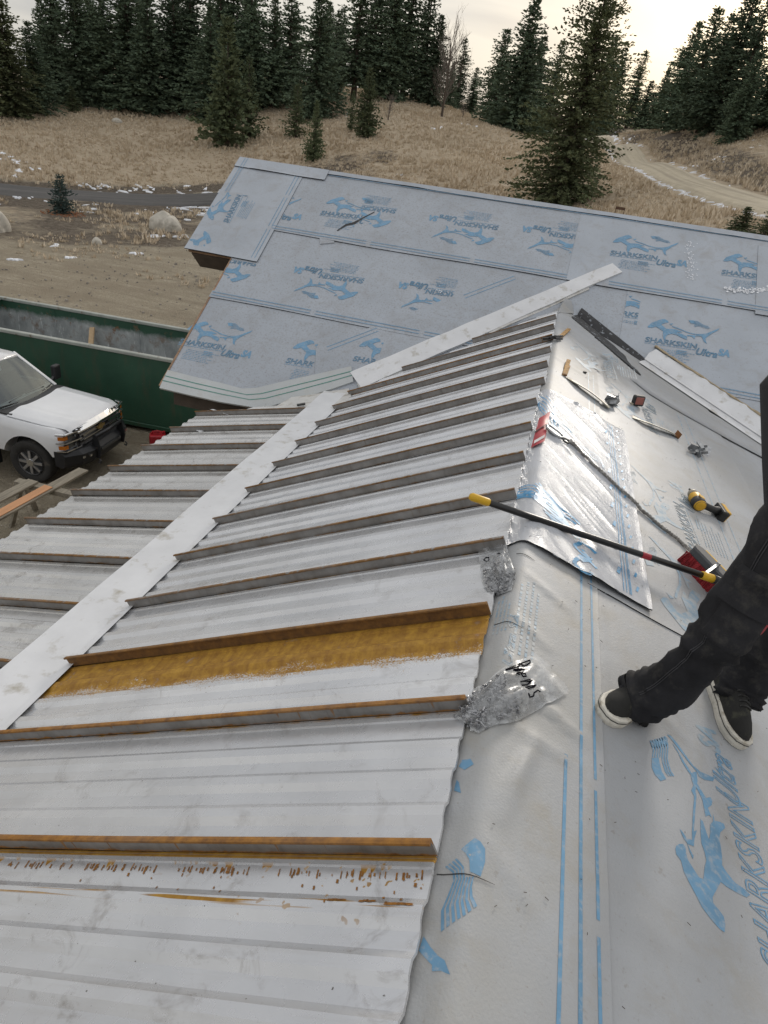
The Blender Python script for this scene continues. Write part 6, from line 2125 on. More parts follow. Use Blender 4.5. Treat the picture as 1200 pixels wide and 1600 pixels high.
m = MB(); m.beam(A0.lerp(A1, .10) + sh_ * .012, A0.lerp(A1, .62) + sh_ * .004, .030, .008); m.build('gate', MAT['steel_zinc'], hk, keep=True, bevel=.002)
ringp = [A0.lerp(A1, .86) + dh * (.018 * math.cos(a)) + sh_ * (.018 * math.sin(a)) for a in np.linspace(0, 6.283, 15)]
m = MB(); m.tube(ringp, .0055, 6); m.build('swivel_eye', MAT['tool_black'], hk, smooth=True, keep=True)
tg = empty('warning_tag', on('m', 843, 678, .0), 0, 'red webbing tag with a white label folded over the ridge', 'tag')
qd = [(841, 659), (858, 650), (849, 697), (828, 706)]
rows = []
for t_ in np.linspace(0, 1, 9):
    r_ = []
    for s_ in np.linspace(0, 1, 5):
        px = (qd[0][0] * (1 - s_) + qd[1][0] * s_) * (1 - t_) + (qd[3][0] * (1 - s_) + qd[2][0] * s_) * t_
        py = (qd[0][1] * (1 - s_) + qd[1][1] * s_) * (1 - t_) + (qd[3][1] * (1 - s_) + qd[2][1] * s_) * t_
        p = rid(px, py); r_.append(Vector((p.x, p.y, surfz(p.x, p.y) + .009 + .004 * math.sin(t_ * 7 + s_))))
    rows.append(r_)
m = MB(); m.grid(np.array(rows)); m.build('webbing', MAT['tag_red'], tg, smooth=True, keep=True)
m = MB(); q4 = [rid(*q_) for q_ in ((833, 696), (849, 688), (848, 693), (832, 701))]
m.add([Vector((p.x, p.y, surfz(p.x, p.y) + .0165)) for p in q4], [(0, 1, 2, 3)]); m.build('printed_label', MAT['tag_white'], tg, keep=True)
m = MB(); q4 = [rid(*q_) for q_ in ((834, 681), (852, 671), (851, 673), (833, 684))]
m.add([Vector((p.x, p.y, surfz(p.x, p.y) + .0165)) for p in q4], [(0, 1, 2, 3)]); m.build('stitched_fold', MAT['tool_black'], tg, keep=True)

# ---- bags of screws
def plastic():
    t = NT('clear_plastic')
    n, l = t.n, t.l
    out = n['Material Output']
    tr = n.new('ShaderNodeBsdfTransparent'); gl = n.new('ShaderNodeBsdfGlossy'); df = n.new('ShaderNodeBsdfDiffuse')
    gl.inputs['Roughness'].default_value = .28; gl.inputs['Color'].default_value = (.9, .92, .94, 1); df.inputs['Color'].default_value = (.72, .74, .76, 1)
    m1 = n.new('ShaderNodeMixShader'); m2 = n.new('ShaderNodeMixShader')
    cr = t.ramp(t.noise(t.pos('O'), 16, 4, .6, 1.0), .42, .68, .10, .42)
    l.new(cr, m1.inputs['Fac']); l.new(tr.outputs[0], m1.inputs[1]); l.new(df.outputs[0], m1.inputs[2])
    fr = n.new('ShaderNodeFresnel'); fr.inputs['IOR'].default_value = 1.45
    bp = n.new('ShaderNodeBump'); bp.inputs['Strength'].default_value = .35; bp.inputs['Distance'].default_value = .006
    l.new(t.noise(t.pos('O'), 45, 4), bp.inputs['Height']); l.new(bp.outputs[0], fr.inputs['Normal']); l.new(bp.outputs[0], gl.inputs['Normal']); l.new(bp.outputs[0], df.inputs['Normal'])
    l.new(t.math('ADD', t.math('MULTIPLY', fr.outputs[0], .6), .03), m2.inputs['Fac']); l.new(m1.outputs[0], m2.inputs[1]); l.new(gl.outputs[0], m2.inputs[2])
    l.new(m2.outputs[0], out.inputs['Surface'])
    MAT['clear_plastic'] = t.m


plastic()
simple('screw_grey', (.34, .345, .36), .4, .7, var=.5, vs=50)
LET = {'B': [[(0, 0), (.02, 1)], [(.02, 1), (.45, .95), (.5, .7), (.1, .52), (.5, .45), (.55, .12), (.2, -.02), (0, .02)]],
       'u': [[(0, .6), (.02, .1), (.25, 0), (.42, .2), (.45, .6), (.47, .05)]], 'e': [[(.05, .32), (.42, .38), (.38, .6), (.1, .6), (.02, .25), (.2, 0), (.45, .1)]],
       'n': [[(0, .6), (.04, 0), (.1, .5), (.35, .6), (.45, .3), (.45, 0)]], 'o': [[(.25, .6), (.02, .35), (.15, 0), (.42, .1), (.45, .45), (.25, .6)]],
       's': [[(.42, .6), (.1, .55), (.1, .35), (.4, .25), (.38, .02), (.02, .02)]]}


def screw_bag(label, o_px, top_px, width, length, thick, word, seed, n_screws):
    r_ = random.Random(seed)
    a_, b_ = rid(*o_px), rid(*top_px)
    ax_ = Vector((b_.x - a_.x, b_.y - a_.y, 0)).normalized(); sd_ = Vector((ax_.y, -ax_.x, 0))       # sd_: to the right of the axis
    bag = empty('screw_bag', (a_.x, a_.y, surfz(a_.x, a_.y)), 0, label, 'bag', 'bags of screws on the ridge')
    def hw(s): return width / 2 * (.55 + .45 * min(1, s * 4)) * (1.0 - .12 * s)
    def th(s): return thick * (math.sin(min(1, s / .42) * math.pi * .5) if s < .42 else max(.05, 1 - (s - .42) / .40) ** 1.3) + .003
    def pt(s, c, top):
        q = Vector((a_.x, a_.y, 0)) + ax_ * (s * length) + sd_ * (c * hw(s))
        z0 = surfz(q.x, q.y) + .002
        prof = max(0, 1 - abs(c) ** 2.4)
        wr = (.0035 * math.sin(s * 31 + c * 5 + seed) + .003 * math.sin(c * 13 + s * 17)) * (1 if s > .3 else .5)
        z = z0 + (th(s) * prof * (1 + .25 * math.sin(7 * c + seed)) + wr * prof + (.012 * max(0, s - .75) * 4) if top else .001)
        return Vector((q.x, q.y, z))
    m = MB()
    for top in (True, False):
        m.grid(np.array([[pt(s, c, top) for c in np.linspace(-1, 1, 17)] for s in np.linspace(0, 1, 22)]))
    m.build('plastic_film', MAT['clear_plastic'], bag, smooth=True, keep=True)
    m = MB()
    for i in range(n_screws):
        s = r_.uniform(.03, .36) if i % 6 else r_.uniform(.3, .44); c = r_.uniform(-.76, .76)
        lo_, hi_ = pt(s, c, False), pt(s, c, True)
        p = lo_.lerp(hi_, r_.uniform(.18, .72))
        d = Vector((r_.gauss(0, 1), r_.gauss(0, 1), r_.gauss(0, .35))).normalized() * .012
        m.tube([p - d, p + d], .0019, 4); m.tube([p + d, p + d * 1.12], [.0060, .0060], 7); m.tube([p + d * 1.12, p + d * 1.38], [.0032, .0032], 6)
    setp(m.build('screws', MAT['screw_grey'], bag, keep=True), None, None, None, 'stuff')
    if word:
        m = MB(); n_l = len(word); H_ = .30
        for k, ch in enumerate(word):
            for st_ in LET[ch]:
                ln_ = []
                for (u, v) in st_:
                    c = -.80 + 1.62 * (k + u * .95) / n_l; s = .58 + v * H_ * (1.0 if ch == 'B' else .75) - .01 * k + .012 * math.sin(k * 2.3)
                    ln_.append(pt(min(s, .97), c, True) + Vector((0, 0, .0022)))
                m.tube(ln_, .0021, 5)
        m.build('handwriting', MAT['ink'], bag, keep=True)
    return bag


screw_bag('clear plastic bag of screws with the word Buenos written in black pen', (727, 1138), (851, 1062), .155, .36, .048, 'Buenos', 4, 260)
screw_bag('clear plastic bag of screws with pen scribbles beside the broom handle', (782, 930), (766, 846), .115, .34, .055, 'oo', 8, 190)

# ---- two cream metal strips, tape measure, clips, driver, wood chips, pliers
def metal_strip(pxs, w, arch, label, rust_end):
    ps = [on('r', *q_) for q_ in pxs]
    o = empty('metal_strip', (ps[0].x, ps[0].y, surfz(ps[0].x, ps[0].y)), 0, label, 'metal strip')
    rows = []; n_ = len(ps)
    crv = []
    for i in range(n_ - 1):
        for j in range(5): crv.append(ps[i].lerp(ps[i + 1], j / 5))
    crv.append(ps[-1])
    for i, p in enumerate(crv):
        t_ = i / (len(crv) - 1)
        d = (crv[min(i + 1, len(crv) - 1)] - crv[max(i - 1, 0)]).normalized(); sdd = nr.cross(d).normalized()
        z = arch * math.sin(t_ * math.pi) + .003
        a_ = p.copy(); a_.z = surfz(p.x, p.y) + z
        b_ = p + sdd * w; b_.z = surfz(b_.x, b_.y) + z * .35 + .002
        rows.append([a_ - nr * .008 + sdd * .004, a_, a_.lerp(b_, .5) + nr * .003, b_])
    m = MB(); m.grid(np.array(rows[:-3])); m.build('strip', MAT['strip_cream'], o, keep=True)
    m = MB(); e_ = rows[-4:] if rust_end else rows[:3]
    m.grid(np.array(e_)); m.build('rusty_end' if rust_end else 'bent_end', MAT['strip_rust'] if rust_end else MAT['strip_cream'], o, keep=True)
    if rust_end:
        m = MB(); q = rows[-1]; up_ = nr * .035
        m.add([q[1], q[3], q[3] + up_, q[1] + up_], [(0, 1, 2, 3)]); m.build('turned_up_end', MAT['strip_rust'], o, keep=True)
    return o


metal_strip([(882, 592), (900, 607), (925, 625), (945, 640), (957, 648)], .075, .030, 'cream metal strip bowed off the roof below two wood chips', False)
metal_strip([(987, 655), (1005, 666), (1030, 677), (1050, 684), (1060, 688)], .065, .028, 'curved cream metal strip with a turned up rusty end beside the tape measure', True)
P_ = on('r', 994, 636)
tm_ = empty('tape_measure', (P_.x, P_.y, surfz(P_.x, P_.y) - .002), -1.2, 'black and red tape measure standing at the end of the curved metal strip', 'tape measure')
m = MB(); m.box((0, 0, .042), (.05, .085, .08)); m.build('case', MAT['tool_black'], tm_, bevel=.014, seg=2)
m = MB(); m.box((.026, -.002, .046), (.006, .062, .055)); m.build('side_plate', MAT['tape_red'], tm_, bevel=.003)
m = MB(); m.box((.004, -.048, .016), (.030, .02, .014)); m.build('tape_mouth', MAT['tool_grey'], tm_)


def clip_thing(px, py, rz, tilt, label, k=1.0):
    p = on('r', px, py)
    o = empty('panel_clip', (p.x, p.y, surfz(p.x, p.y)), rz, label, 'clip', 'loose panel clips on the right slope')
    R_ = Euler((tilt, .2 + tilt * .3, 0)).to_matrix()
    m = MB()
    def bx(c, s): m.box(R_ @ (Vector(c) * k) + Vector((0, 0, .012 * k)), Vector(s) * k, R_)
    bx((0, 0, 0), (.085, .045, .002)); bx((0, .022, .022), (.085, .002, .046)); bx((0, .034, .045), (.085, .024, .002)); bx((.03, -.018, .010), (.018, .002, .020))
    m.build('bent_plate', MAT['steel_zinc'], o)
    m = MB(); q = R_ @ (Vector((-.02, 0, .003)) * k) + Vector((0, 0, .012 * k)); m.tube([q, q + R_ @ Vector((0, 0, .006))], .008 * k, 8); m.build('rivet', MAT['steel_bright'], o)
    return o


cl1 = 'bright zinc panel clip heaped at the lower end of the bowed cream strip'
for px, py, rz, tl in ((951, 633, .3, .2), (957, 629, 1.4, 1.2), (956, 637, 2.4, .6), (961, 634, 4.0, 1.6)): clip_thing(px, py, rz, tl, cl1, .85)
cl2 = 'bright zinc panel clip in the loose scatter up the slope from the power driver'
for px, py, rz, tl in ((1080, 709, .5, .3), (1089, 715, 1.9, 1.3), (1096, 712, 3.0, .8), (1107, 712, 4.4, 1.5), (1086, 706, 5.2, .5)): clip_thing(px, py, rz, tl, cl2, .85)

# cordless driver
hA, hB = on('r', 1088, 781, .042), on('r', 1124, 799, .036)
hx_ = (hB - hA).normalized()
bN, bR = on('r', 1080, 768, .045), on('r', 1094, 790, .045)
bx_ = (bR - bN); bx_ = (bx_ - nr * bx_.dot(nr)).normalized()
drl = empty('cordless_driver', (hA.x, hA.y, surfz(hA.x, hA.y)), 0, 'black and yellow cordless impact driver lying on its side on the grey membrane', 'power tool')
c_ = hA
m = MB(); m.tube([c_ - bx_ * .045, c_ - bx_ * .03, c_ + bx_ * .045, c_ + bx_ * .066, c_ + bx_ * .072], [.026, .034, .036, .032, .022], 16); m.build('motor_housing', MAT['tool_yellow'], drl, smooth=True, keep=True)
m = MB(); m.tube([c_ + bx_ * .012, c_ + bx_ * .050, c_ + bx_ * .068], [.0368, .0370, .030], 16); m.build('rear_cover', MAT['tool_black'], drl, smooth=True, keep=True)
m = MB(); m.tube([c_ - bx_ * .088, c_ - bx_ * .075, c_ - bx_ * .05], [.012, .024, .030], 14); m.build('nose_cone', MAT['tool_grey'], drl, smooth=True, keep=True)
m = MB(); m.tube([c_ - bx_ * .115, c_ - bx_ * .085], [.006, .007], 8); m.build('chuck', MAT['tool_black'], drl, keep=True)
m = MB(); m.tube([c_ + bx_ * .02 + hx_ * .02, c_ + bx_ * .024 + hx_ * .07, c_ + bx_ * .016 + hx_ * .12, c_ + bx_ * .008 + hx_ * .15], [.023, .019, .020, .026], 12); m.build('grip', MAT['tool_black'], drl, smooth=True, keep=True)
m = MB(); m.tube([c_ - bx_ * .012 + hx_ * .036, c_ - bx_ * .010 + hx_ * .062], [.008, .008], 8); m.build('trigger', MAT['tool_black'], drl, smooth=True, keep=True)
Rb = Matrix((bx_, hx_, bx_.cross(hx_))).transposed()
m = MB(); m.box(c_ + bx_ * .002 + hx_ * .172 - nr * .004, (.115, .045, .070), Rb); bt = m.build('battery', MAT['tool_black'], drl, keep=True, bevel=.010, seg=2)
m = MB(); m.box(c_ - bx_ * .004 + hx_ * .190 - nr * .004, (.100, .034, .0735), Rb); m.build('battery_band', MAT['tool_yellow'], bt, keep=True, bevel=.004)
m = MB(); m.box(c_ + bx_ * .02 + nr * .036, (.030, .030, .004), Rb); m.build('badge', MAT['tool_yellow'], drl, keep=True)

# wood chips and pliers at the panel ends
def chip(px0, px1, w, label, lift=.012):
    a_, b_ = rid(*px0), rid(*px1)
    a_.z, b_.z = surfz(a_.x, a_.y) + .008, surfz(b_.x, b_.y) + lift
    m = MB(); m.beam(a_, b_, w, .012)
    return setp(m.build('wood_chip', MAT['shim_wood'], bevel=.002), label, 'wood chip')


chip((873, 531), (888, 518), .035, 'tan wood chip on the ridge beside the black pliers')
chip((883, 580), (887, 569), .03, 'upright splinter of wood at the upper end of the bowed cream strip', .02)
chip((881, 590), (886, 577), .035, 'orange brown wood scrap at the upper end of the bowed cream strip', .015)
P_ = rid(862, 536)
pl_ = empty('pliers', (P_.x, P_.y, surfz(P_.x, P_.y)), 0, 'black handled hand seamer pliers resting on the panel ends', 'pliers')
a_, b_, c2_ = rid(850, 538), rid(866, 535), rid(877, 532)
for p in (a_, b_, c2_): p.z = surfz(p.x, p.y) + .035
m = MB(); m.beam(a_, a_.lerp(b_, .5), .10, .018); m.build('jaw', MAT['tool_black'], pl_, keep=True)
for s_ in (-.03, .03):
    m = MB(); m.tube([a_.lerp(b_, .4), b_ + Vector((0, s_, 0)), c2_ + Vector((0, s_ * 1.6, -.02))], .011, 6); m.build('handle', MAT['tool_black'], pl_, keep=True)
# loose dark fastener beside the strips
P_ = on('r', 913, 585); m = MB(); m.tube([(P_.x, P_.y, surfz(P_.x, P_.y)), (P_.x, P_.y, surfz(P_.x, P_.y) + .012)], .014, 8)
setp(m.build('rubber_washer', MAT['tool_black']), 'small black rubber washer lying beside the bowed cream strip', 'washer')
# scraps on the porch panels by the far eave, dark shim under the valley cover
rb = random.Random(23)
for nm_, (px, py), sz, lab in (('paper_scrap', (338, 643), .10, 'torn white paper scrap on the topmost porch panel under the far eave'), ('paper_scrap', (312, 674), .07, 'small crumpled white scrap at the porch eave end of a panel'),
                               ('paper_scrap', (355, 647), .06, 'tiny white shred beside the torn paper on the topmost porch panel')):
    p = on('p', px, py, .012); m = MB(); k_ = 9
    ring = [p + Vector((math.cos(6.28 * i / k_) * sz * rb.uniform(.4, 1), math.sin(6.28 * i / k_) * sz * .5 * rb.uniform(.4, 1), rb.uniform(-.004, .02))) for i in range(k_)]
    m.add([p + Vector((0, 0, .012))] + ring, [(0, 1 + i, 1 + (i + 1) % k_) for i in range(k_)])
    setp(m.build(nm_, MAT['flash_white']), lab, 'scrap')
m = MB(); m.beam(on('p', 464, 633, .05), on('p', 477, 631, .05), .03, .012); setp(m.build('plastic_shim', MAT['tool_black']), 'short black plastic shim on the dirty white valley cover', 'shim')
# fallen needles, grit and pencil ticks on the near membrane
m = MB(); rb = random.Random(17)
for i in range(260):
    x_, y_ = rb.uniform(-.02, 1.25), rb.uniform(.35, 5.2)
    l_ = rb.uniform(.003, .010); a = rb.uniform(0, 3.14)
    z_ = surfz(x_, y_) + .0015
    m.beam((x_, y_, z_), (x_ + l_ * math.cos(a), y_ + l_ * math.sin(a), surfz(x_ + l_ * math.cos(a), y_ + l_ * math.sin(a)) + .0015), .0012, .0010)
simple('needle_litter', (.10, .09, .075), .9, var=.4, vs=30, mode='P')
setp(m.build('needle_litter', MAT['needle_litter']), 'fallen needles and grit on the membrane', 'litter', None, 'stuff')
# dark creases where the membrane is cut at the panel ends
for k, (a_, b_) in enumerate((((683, 1364), (772, 1386)), ((772, 976), (815, 985)), ((806, 868), (835, 880)))):
    p0, p1 = rid(*a_), rid(*b_); m = MB(); ln_ = []
    for t_ in np.linspace(0, 1, 10):
        p = p0.lerp(p1, t_); y_ = p.y + .004 * math.sin(t_ * 3) * (1 if k else -1); ln_.append(Vector((p.x, y_, zs1(p.x, y_) + .0055)))
    m.tube(ln_, [.0011] * 7 + [.0009, .0006, .0003], 5); m.build('cut_line', MAT['tool_black'], s1a, keep=True)

# ================================================================== THE WORKER
t = NT('trouser_black'); p = t.pos('P')
c = t.mix(t.ramp(t.noise(p, 7, 6, .65), .35, .7), (.014, .014, .016), (.032, .032, .036))
c = t.mix(t.math('MULTIPLY', t.ramp(t.noise(p, 11, 7, .7), .52, .72), .6), c, (.085, .08, .07))
t.setin('Base Color', c); t.setin('Roughness', .85); t.setin('Specular IOR Level', .2); t.bump(t.noise(p, 420, 2), .25, .002); MAT['trouser_black'] = t.m
simple('hoodie', (.03, .03, .034), .9, var=.2, vs=8, bump=.2, bs=300)
simple('skin', (.48, .29, .21), .55, var=.08, vs=12)
simple('hair', (.05, .03, .018), .6, var=.2, vs=30)
simple('suede_black', (.013, .013, .012), .85, var=.4, vs=20, c2=(.05, .05, .035), c2s=26, lo=.55, hi=.7, mode='P')
simple('sole_white', (.60, .575, .51), .7, var=.15, vs=20, c2=(.33, .29, .22), c2s=24, lo=.52, hi=.7, mode='P')
simple('seam_thread', (.032, .032, .036), .8)

F1 = on('r', 985, 1112); F2 = on('r', 1142, 1112)         # under the ankles
def reach(px, py, c, rad):
    """point on a pixel's ray at distance rad from c (the nearer crossing), or the closest approach"""
    d = Vector(ray(px, py)); o_ = Vector(CAM) - c
    b_ = o_.dot(d); q = b_ * b_ - (o_.dot(o_) - rad * rad)
    return Vector(CAM) + d * (-b_ - (math.sqrt(q) * .25 if q > 0 else 0))


K1 = reach(1118, 1000, F1 + Vector((0, 0, .08)), .44)
H1 = reach(1284, 752, K1, .45)
K2 = reach(1215, 985, F2 + Vector((0, 0, .08)), .43)
H2 = H1 + Vector((.185, .03, -.015))
print('LEG', F1, K1, H1, F2, K2, H2)
hips = (H1 + H2) / 2
man = empty('person', ((F1 + F2) / 2)[:2] + ((F1.z + F2.z) / 2,), 0, 'person in black cargo trousers and black sneakers with white soles standing on the slope', 'person')


def leg_path(F, K_, Hh):
    a_ = F + Vector((0, 0, .045))
    c0 = K_ * 2 - (a_ + Hh) * .5
    return [a_ * (1 - t_) ** 2 + c0 * 2 * t_ * (1 - t_) + Hh * t_ * t_ for t_ in np.linspace(0, 1, 46)]


def trouser_leg(m, F, K_, Hh, seed, n=44, outer=1):
    P_ = leg_path(F, K_, Hh)
    rings = []; prev = None
    for i, p in enumerate(P_):
        t_ = i / (len(P_) - 1)
        d = (P_[min(i + 1, len(P_) - 1)] - P_[max(i - 1, 0)]).normalized()
        x = Vector((1, 0, 0)) if prev is None else prev
        x = (x - d * x.dot(d)).normalized(); prev = x; y = d.cross(x)
        r0 = np.interp(t_, [0, .08, .22, .42, .55, .75, .92, 1], [.076, .077, .068, .065, .070, .081, .098, .112])
        ring = []
        for k in range(n):
            a = 2 * math.pi * k / n
            w = 0
            lowb = math.exp(-(t_ / .17) ** 2)                       # bunching over the shoe
            w += lowb * (.007 * math.sin(t_ * 120 + 2.2 * math.sin(a + seed) + seed) + .006 * math.sin(t_ * 75 - 3 * math.cos(a * 1.0 + seed)))
            kn = math.exp(-((t_ - .47) / .11) ** 2)
            w += kn * (.010 * max(-.3, math.sin(t_ * 58 + 1.9 * a + seed)) + .006 * math.sin(t_ * 90 - 2 * a))
            hp = math.exp(-((t_ - .92) / .15) ** 2)
            w += hp * .010 * math.sin(t_ * 45 + 2.6 * a + seed)
            w += .006 * math.sin(3 * a + t_ * 9 + seed) + .004 * math.sin(2 * a - t_ * 16) + .005 * float(vnoise(t_ * 13 + seed, a * 1.6, seed))
            if i == 0: w += .006 * math.sin(5 * a)
            r = r0 + w
            ring.append(p + x * (math.cos(a) * r) + y * (math.sin(a) * r * .93))
        rings.append(ring)
    inner = [p0 + (q - p0) * .8 + Vector((0, 0, .03)) for p0, q in [(P_[0], q) for q in rings[0]]]
    m.loft([inner] + rings, True, False)
    return rings


m = MB()
R1 = trouser_leg(m, F1, K1, H1, 1.0)
R2 = trouser_leg(m, F2, K2, H2, 2.7)
pel = []
for t_, wx, wy in ((-.14, .10, .09), (-.06, .19, .13), (.02, .205, .145), (.10, .195, .14), (.17, .18, .13)):
    pel.append([hips + Vector((.01, 0, t_)) + Vector((math.cos(6.2832 * k / 28) * wx, math.sin(6.2832 * k / 28) * wy + math.cos(6.2832 * k / 28) * wx * .3, 0)) for k in range(28)])
m.loft(pel, True, True)
tr_ = m.build('trousers', MAT['trouser_black'], man, smooth=True, keep=True, fixn=True)
# double seam down the outside and the cargo pocket with its flap
def ring_index(R, t_, target):
    ring = R[t_]; return min(range(len(ring)), key=lambda k: (ring[k] - target).length)
ki = [min(range(44), key=lambda k: -((R1[i][k] - sum(R1[i], Vector()) / 44).normalized().dot(Vector((-.62, -.60, .25)).normalized()))) for i in (22,)][0]
for off in (0, 1):
    m = MB(); ln_ = []
    for i in range(6, 44):
        cc = sum(R1[i], Vector()) / 44; q = R1[i][(ki + off) % 44] if off == 0 else R1[i][ki].lerp(R1[i][(ki + 1) % 44], .5)
        ln_.append(q + (q - cc).normalized() * .0015)
    m.tube(ln_, .0017, 4); m.build('seam', MAT['seam_thread'], tr_, keep=True)
m = MB(); rows = []
for i in range(23, 34):
    cc = sum(R1[i], Vector()) / 44
    rows.append([R1[i][(ki + k) % 44] + (R1[i][(ki + k) % 44] - cc).normalized() * (.009 if 0 < k + 2 < 13 and 23 < i < 33 else .001) for k in range(-2, 12)])
m.grid(np.array(rows)); m.build('cargo_pocket', MAT['trouser_black'], tr_, smooth=True, keep=True, fixn=True)
m = MB(); rows = []
for i in range(29, 35):
    cc = sum(R1[i], Vector()) / 44
    rows.append([R1[i][(ki + k) % 44] + (R1[i][(ki + k) % 44] - cc).normalized() * (.018 if i < 31 else .014 if i < 34 else .002) for k in range(-3, 13)])
m.grid(np.array(rows)); m.build('pocket_flap', MAT['trouser_black'], tr_, smooth=False, keep=True, fixn=True)


def sneaker(toe, heel_dir_px, name_l):
    n = nr; d = (toe - heel_dir_px); d = (d - n * d.dot(n)).normalized(); s_ = n.cross(d).normalized()
    Lh = .285; o = toe - d * Lh
    out = [(0, .030), (.02, .036), (.07, .036), (.13, .036), (.19, .046), (.235, .046), (.265, .034), (.281, .016), (.285, 0)]
    def outline(k, z, grow=0.0):
        r_ = [o + d * (x + (grow if x > .1 else -grow)) + s_ * (w * k + grow) + n * z for x, w in out]
        r_ += [o + d * (x + (grow if x > .1 else -grow)) - s_ * (w * k * .96 + grow) + n * z for x, w in out[::-1][1:]]
        return r_
    base = .006
    m = MB(); m.loft([outline(1, base, .004), outline(1, base + .012, .006), outline(1, base + .033, .005), outline(1, base + .036, .001)], True, True)
    so = m.build('shoe_sole', MAT['sole_white'], man, keep=True, fixn=True)
    m = MB(); m.loft([outline(1, base + .0235, .0072), outline(1, base + .0265, .0070)], True, False); m.build('sole_stripe', MAT['tool_black'], so, keep=True)
    m = MB(); rings = []
    for x, w, hgt_ in ((.003, .028, .075), (.03, .034, .085), (.07, .035, .088), (.11, .036, .084), (.15, .040, .074), (.19, .044, .062), (.225, .043, .050), (.255, .034, .040), (.275, .020, .028), (.283, .006, .014)):
        rings.append([o + d * x + s_ * (w * math.cos(a)) + n * (base + .026 + max(0, hgt_ * math.sin(a))) for a in np.linspace(0, math.pi, 11)])
    m.loft(rings, False, False); up_ = m.build('shoe_upper', MAT['suede_black'], man, smooth=True, keep=True, fixn=True)
    for i in range(4):
        x = .135 + i * .018; m = MB()
        m.tube([o + d * x + s_ * (.022 * math.cos(a)) + n * (base + .026 + np.interp(x, [.13, .2], [.080, .062]) * (.80 + .22 * math.sin(a))) for a in np.linspace(.4, 2.74, 7)], .0028, 5); m.build('lace', MAT['tool_black'], up_, keep=True)
    return so


sneaker(on('r', 936, 1124), on('r', 1004, 1090), 'l')
sneaker(on('r', 1149, 1170), on('r', 1119, 1092), 'r')

# body (one skin), hoodie, hair
def skin_body():
    V, E, Rr = [], [], []
    def add(p, r, par=None):
        V.append(tuple(p)); Rr.append(r); i = len(V) - 1
        if par is not None: E.append((par, i))
        return i
    pv = add(hips + Vector((0, 0, .05)), (.13, .10))
    for F, K_, Hh in ((F1, K1, H1), (F2, K2, H2)):
        LP = leg_path(F, K_, Hh); a = pv
        for kk, rr2 in ((40, .072), (32, .064), (24, .050), (16, .046), (8, .040), (3, .034)): a = add(LP[kk], (rr2, rr2), a)
    w = add(hips + Vector((.01, .01, .22)), (.125, .09), pv); ch = add(hips + Vector((.015, .015, .42)), (.12, .085), w)
    nk = add(hips + Vector((.01, 0, .57)), (.055, .055), ch); hb = add(hips + Vector((-.005, -.02, .65)), (.065, .07), nk)
    hm = add(hips + Vector((-.01, -.03, .73)), (.078, .09), hb); add(hips + Vector((-.008, -.02, .80)), (.065, .075), hm)
    for sx, el, wr in ARMS:
        sh = add(hips + Vector((.15 * sx + .015, .05 * sx, .46)), (.042, .042), ch)
        e2 = add(hips + Vector(el), (.040, .040), sh); w2 = add(hips + Vector(wr), (.027, .024), e2)
        dv_ = (Vector(wr) - Vector(el)).normalized(); pm2 = add(hips + Vector(wr) + dv_ * .06, (.040, .020), w2)
        up_ = dv_.cross(Vector((0, 0, 1))).normalized()
        for k in range(4):
            b_ = hips + Vector(wr) + dv_ * .10 + up_ * ((k - 1.5) * .022); l_ = (.036, .044, .040, .030)[k]
            f1_ = add(b_, (.0095, .0095), pm2); f2_ = add(b_ + dv_ * l_ + Vector((0, 0, -.012)), (.0085, .0085), f1_); add(b_ + dv_ * (l_ * 1.4) + Vector((0, 0, -.042)), (.0075, .0075), f2_)
        t1_ = add(hips + Vector(wr) + dv_ * .045 - up_ * .040 + Vector((0, 0, -.01)), (.011, .011), w2); add(hips + Vector(wr) + dv_ * .085 - up_ * .052 + Vector((0, 0, -.03)), (.009, .009), t1_)
    me = bpy.data.meshes.new('body'); me.from_pydata(V, E, []); me.update()
    o = bpy.data.objects.new('body', me); col.objects.link(o)
    md = o.modifiers.new('s', 'SKIN')
    for i, r_ in enumerate(Rr):
        me.skin_vertices[0].data[i].radius = r_
        me.skin_vertices[0].data[i].use_root = (i == 0)
    sb = o.modifiers.new('ss', 'SUBSURF'); sb.levels = 2; sb.render_levels = 2
    bpy.context.view_layer.update()
    dg = bpy.context.evaluated_depsgraph_get(); nm = bpy.data.meshes.new_from_object(o.evaluated_get(dg))
    bpy.data.objects.remove(o); nm.materials.clear(); nm.materials.append(MAT['skin'])
    nm.polygons.foreach_set('use_smooth', [True] * len(nm.polygons))
    return link('body', nm, None, man, True)


ARMS = ((-1, tuple(ond(1226, 610, 1.98) - hips), tuple(ond(1228, 835, 1.93) - hips)), (1, (.30, -.06, .20), (.22, -.30, .13)))
bd = skin_body()
m = MB(); tor = []
for z, wx, wy in ((.06, .19, .14), (.12, .20, .145), (.22, .18, .135), (.36, .195, .145), (.46, .205, .13), (.53, .14, .10), (.565, .075, .075), (.60, .08, .08)):
    tor.append([hips + Vector((.012, .01, z)) + Vector((math.cos(6.2832 * k / 28) * (wx + .006 * math.sin(z * 60 + 3 * k)), math.sin(6.2832 * k / 28) * wy + math.cos(6.2832 * k / 28) * wx * .3, 0)) for k in range(28)])
m.loft(tor, True, False)
for sx, el, wr in ARMS:
    a_, b_, c_ = hips + Vector((.16 * sx + .015, .05 * sx, .48)), hips + Vector(el), hips + Vector(wr)
    m.tube([a_ + (a_ - b_) * .12, a_, a_.lerp(b_, .5), b_, b_.lerp(c_, .5), c_.lerp(b_, .05)], [.06, .078, .066, .060, .052, .046], 16, cap=False)
m.build('hoodie', MAT['hoodie'], man, smooth=True, keep=True, fixn=True)
hc = hips + Vector((-.008, -.022, .735))
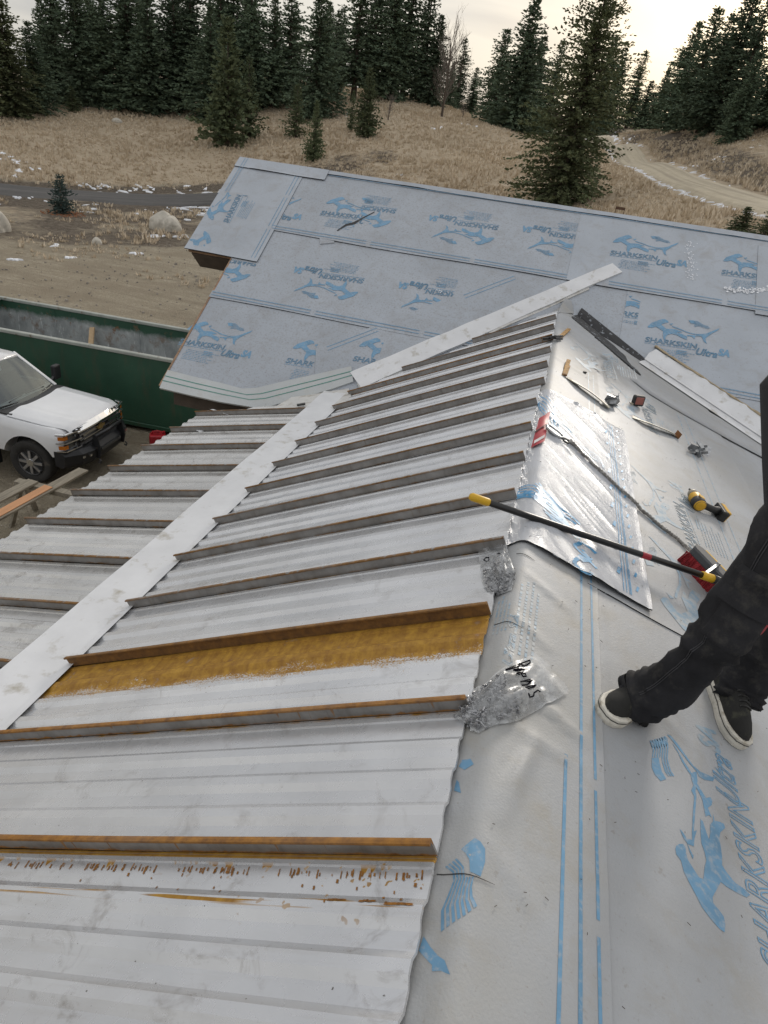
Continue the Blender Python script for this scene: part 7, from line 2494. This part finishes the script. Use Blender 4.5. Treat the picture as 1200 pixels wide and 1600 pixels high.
bm = bmesh.new(); bmesh.ops.create_uvsphere(bm, u_segments=24, v_segments=14, radius=1)
bmesh.ops.delete(bm, geom=[v for v in bm.verts if v.co.z < -.25 or (v.co.y < -.35 and v.co.z < .45)], context='VERTS')
for v in bm.verts: v.co = hc + Vector((v.co.x * .092, v.co.y * .108 + .008, v.co.z * .105 + .035)) * 1.0
me = bpy.data.meshes.new('hair'); bm.to_mesh(me); bm.free(); me.materials.append(MAT['hair']); link('hair', me, None, man, True)
fy = -.118
for s_ in (-1, 1):
    m = MB(); m.tube([hc + Vector((s_ * .032, fy + .010, .0)), hc + Vector((s_ * .032, fy + .020, .0))], [.010, .012], 10); m.build('eye', MAT['tag_white'], bd, keep=True)
    m = MB(); m.tube([hc + Vector((s_ * .084, .0, -.02)), hc + Vector((s_ * .094, .012, .0)), hc + Vector((s_ * .088, .01, .025))], [.010, .014, .008], 8); m.build('ear', MAT['skin'], bd, keep=True, smooth=True)
m = MB(); m.tube([hc + Vector((0, fy + .02, .012)), hc + Vector((0, fy - .008, -.022)), hc + Vector((0, fy + .012, -.032))], [.008, .013, .010], 8); m.build('nose', MAT['skin'], bd, keep=True, smooth=True)
m = MB(); m.tube([hc + Vector((-.024, fy + .018, -.052)), hc + Vector((0, fy + .010, -.053)), hc + Vector((.024, fy + .018, -.052))], [.003, .006, .003], 6); m.build('mouth', MAT['tape_red'], bd, keep=True)
# white lifeline with a red grab hanging from the hip
gq = [ond(1158, 1018, 2.33), ond(1176, 993, 2.26), ond(1192, 972, 2.18), ond(1215, 935, 2.08), hips + Vector((.02, -.14, -.02))]
ll = empty('lifeline', gq[0], 0, 'white lifeline with a red rope grab hanging between the legs of the person', 'rope')
m = MB(); m.tube(gq, .008, 8); m.build('white_rope', MAT['tag_white'], ll, smooth=True, keep=True)
m = MB(); m.tube([gq[1].lerp(gq[2], .15), gq[1].lerp(gq[2], .5), gq[2], gq[2].lerp(gq[3], .35)], [.013, .018, .018, .013], 10); m.build('rope_grab', MAT['tag_red'], ll, smooth=True, keep=True)
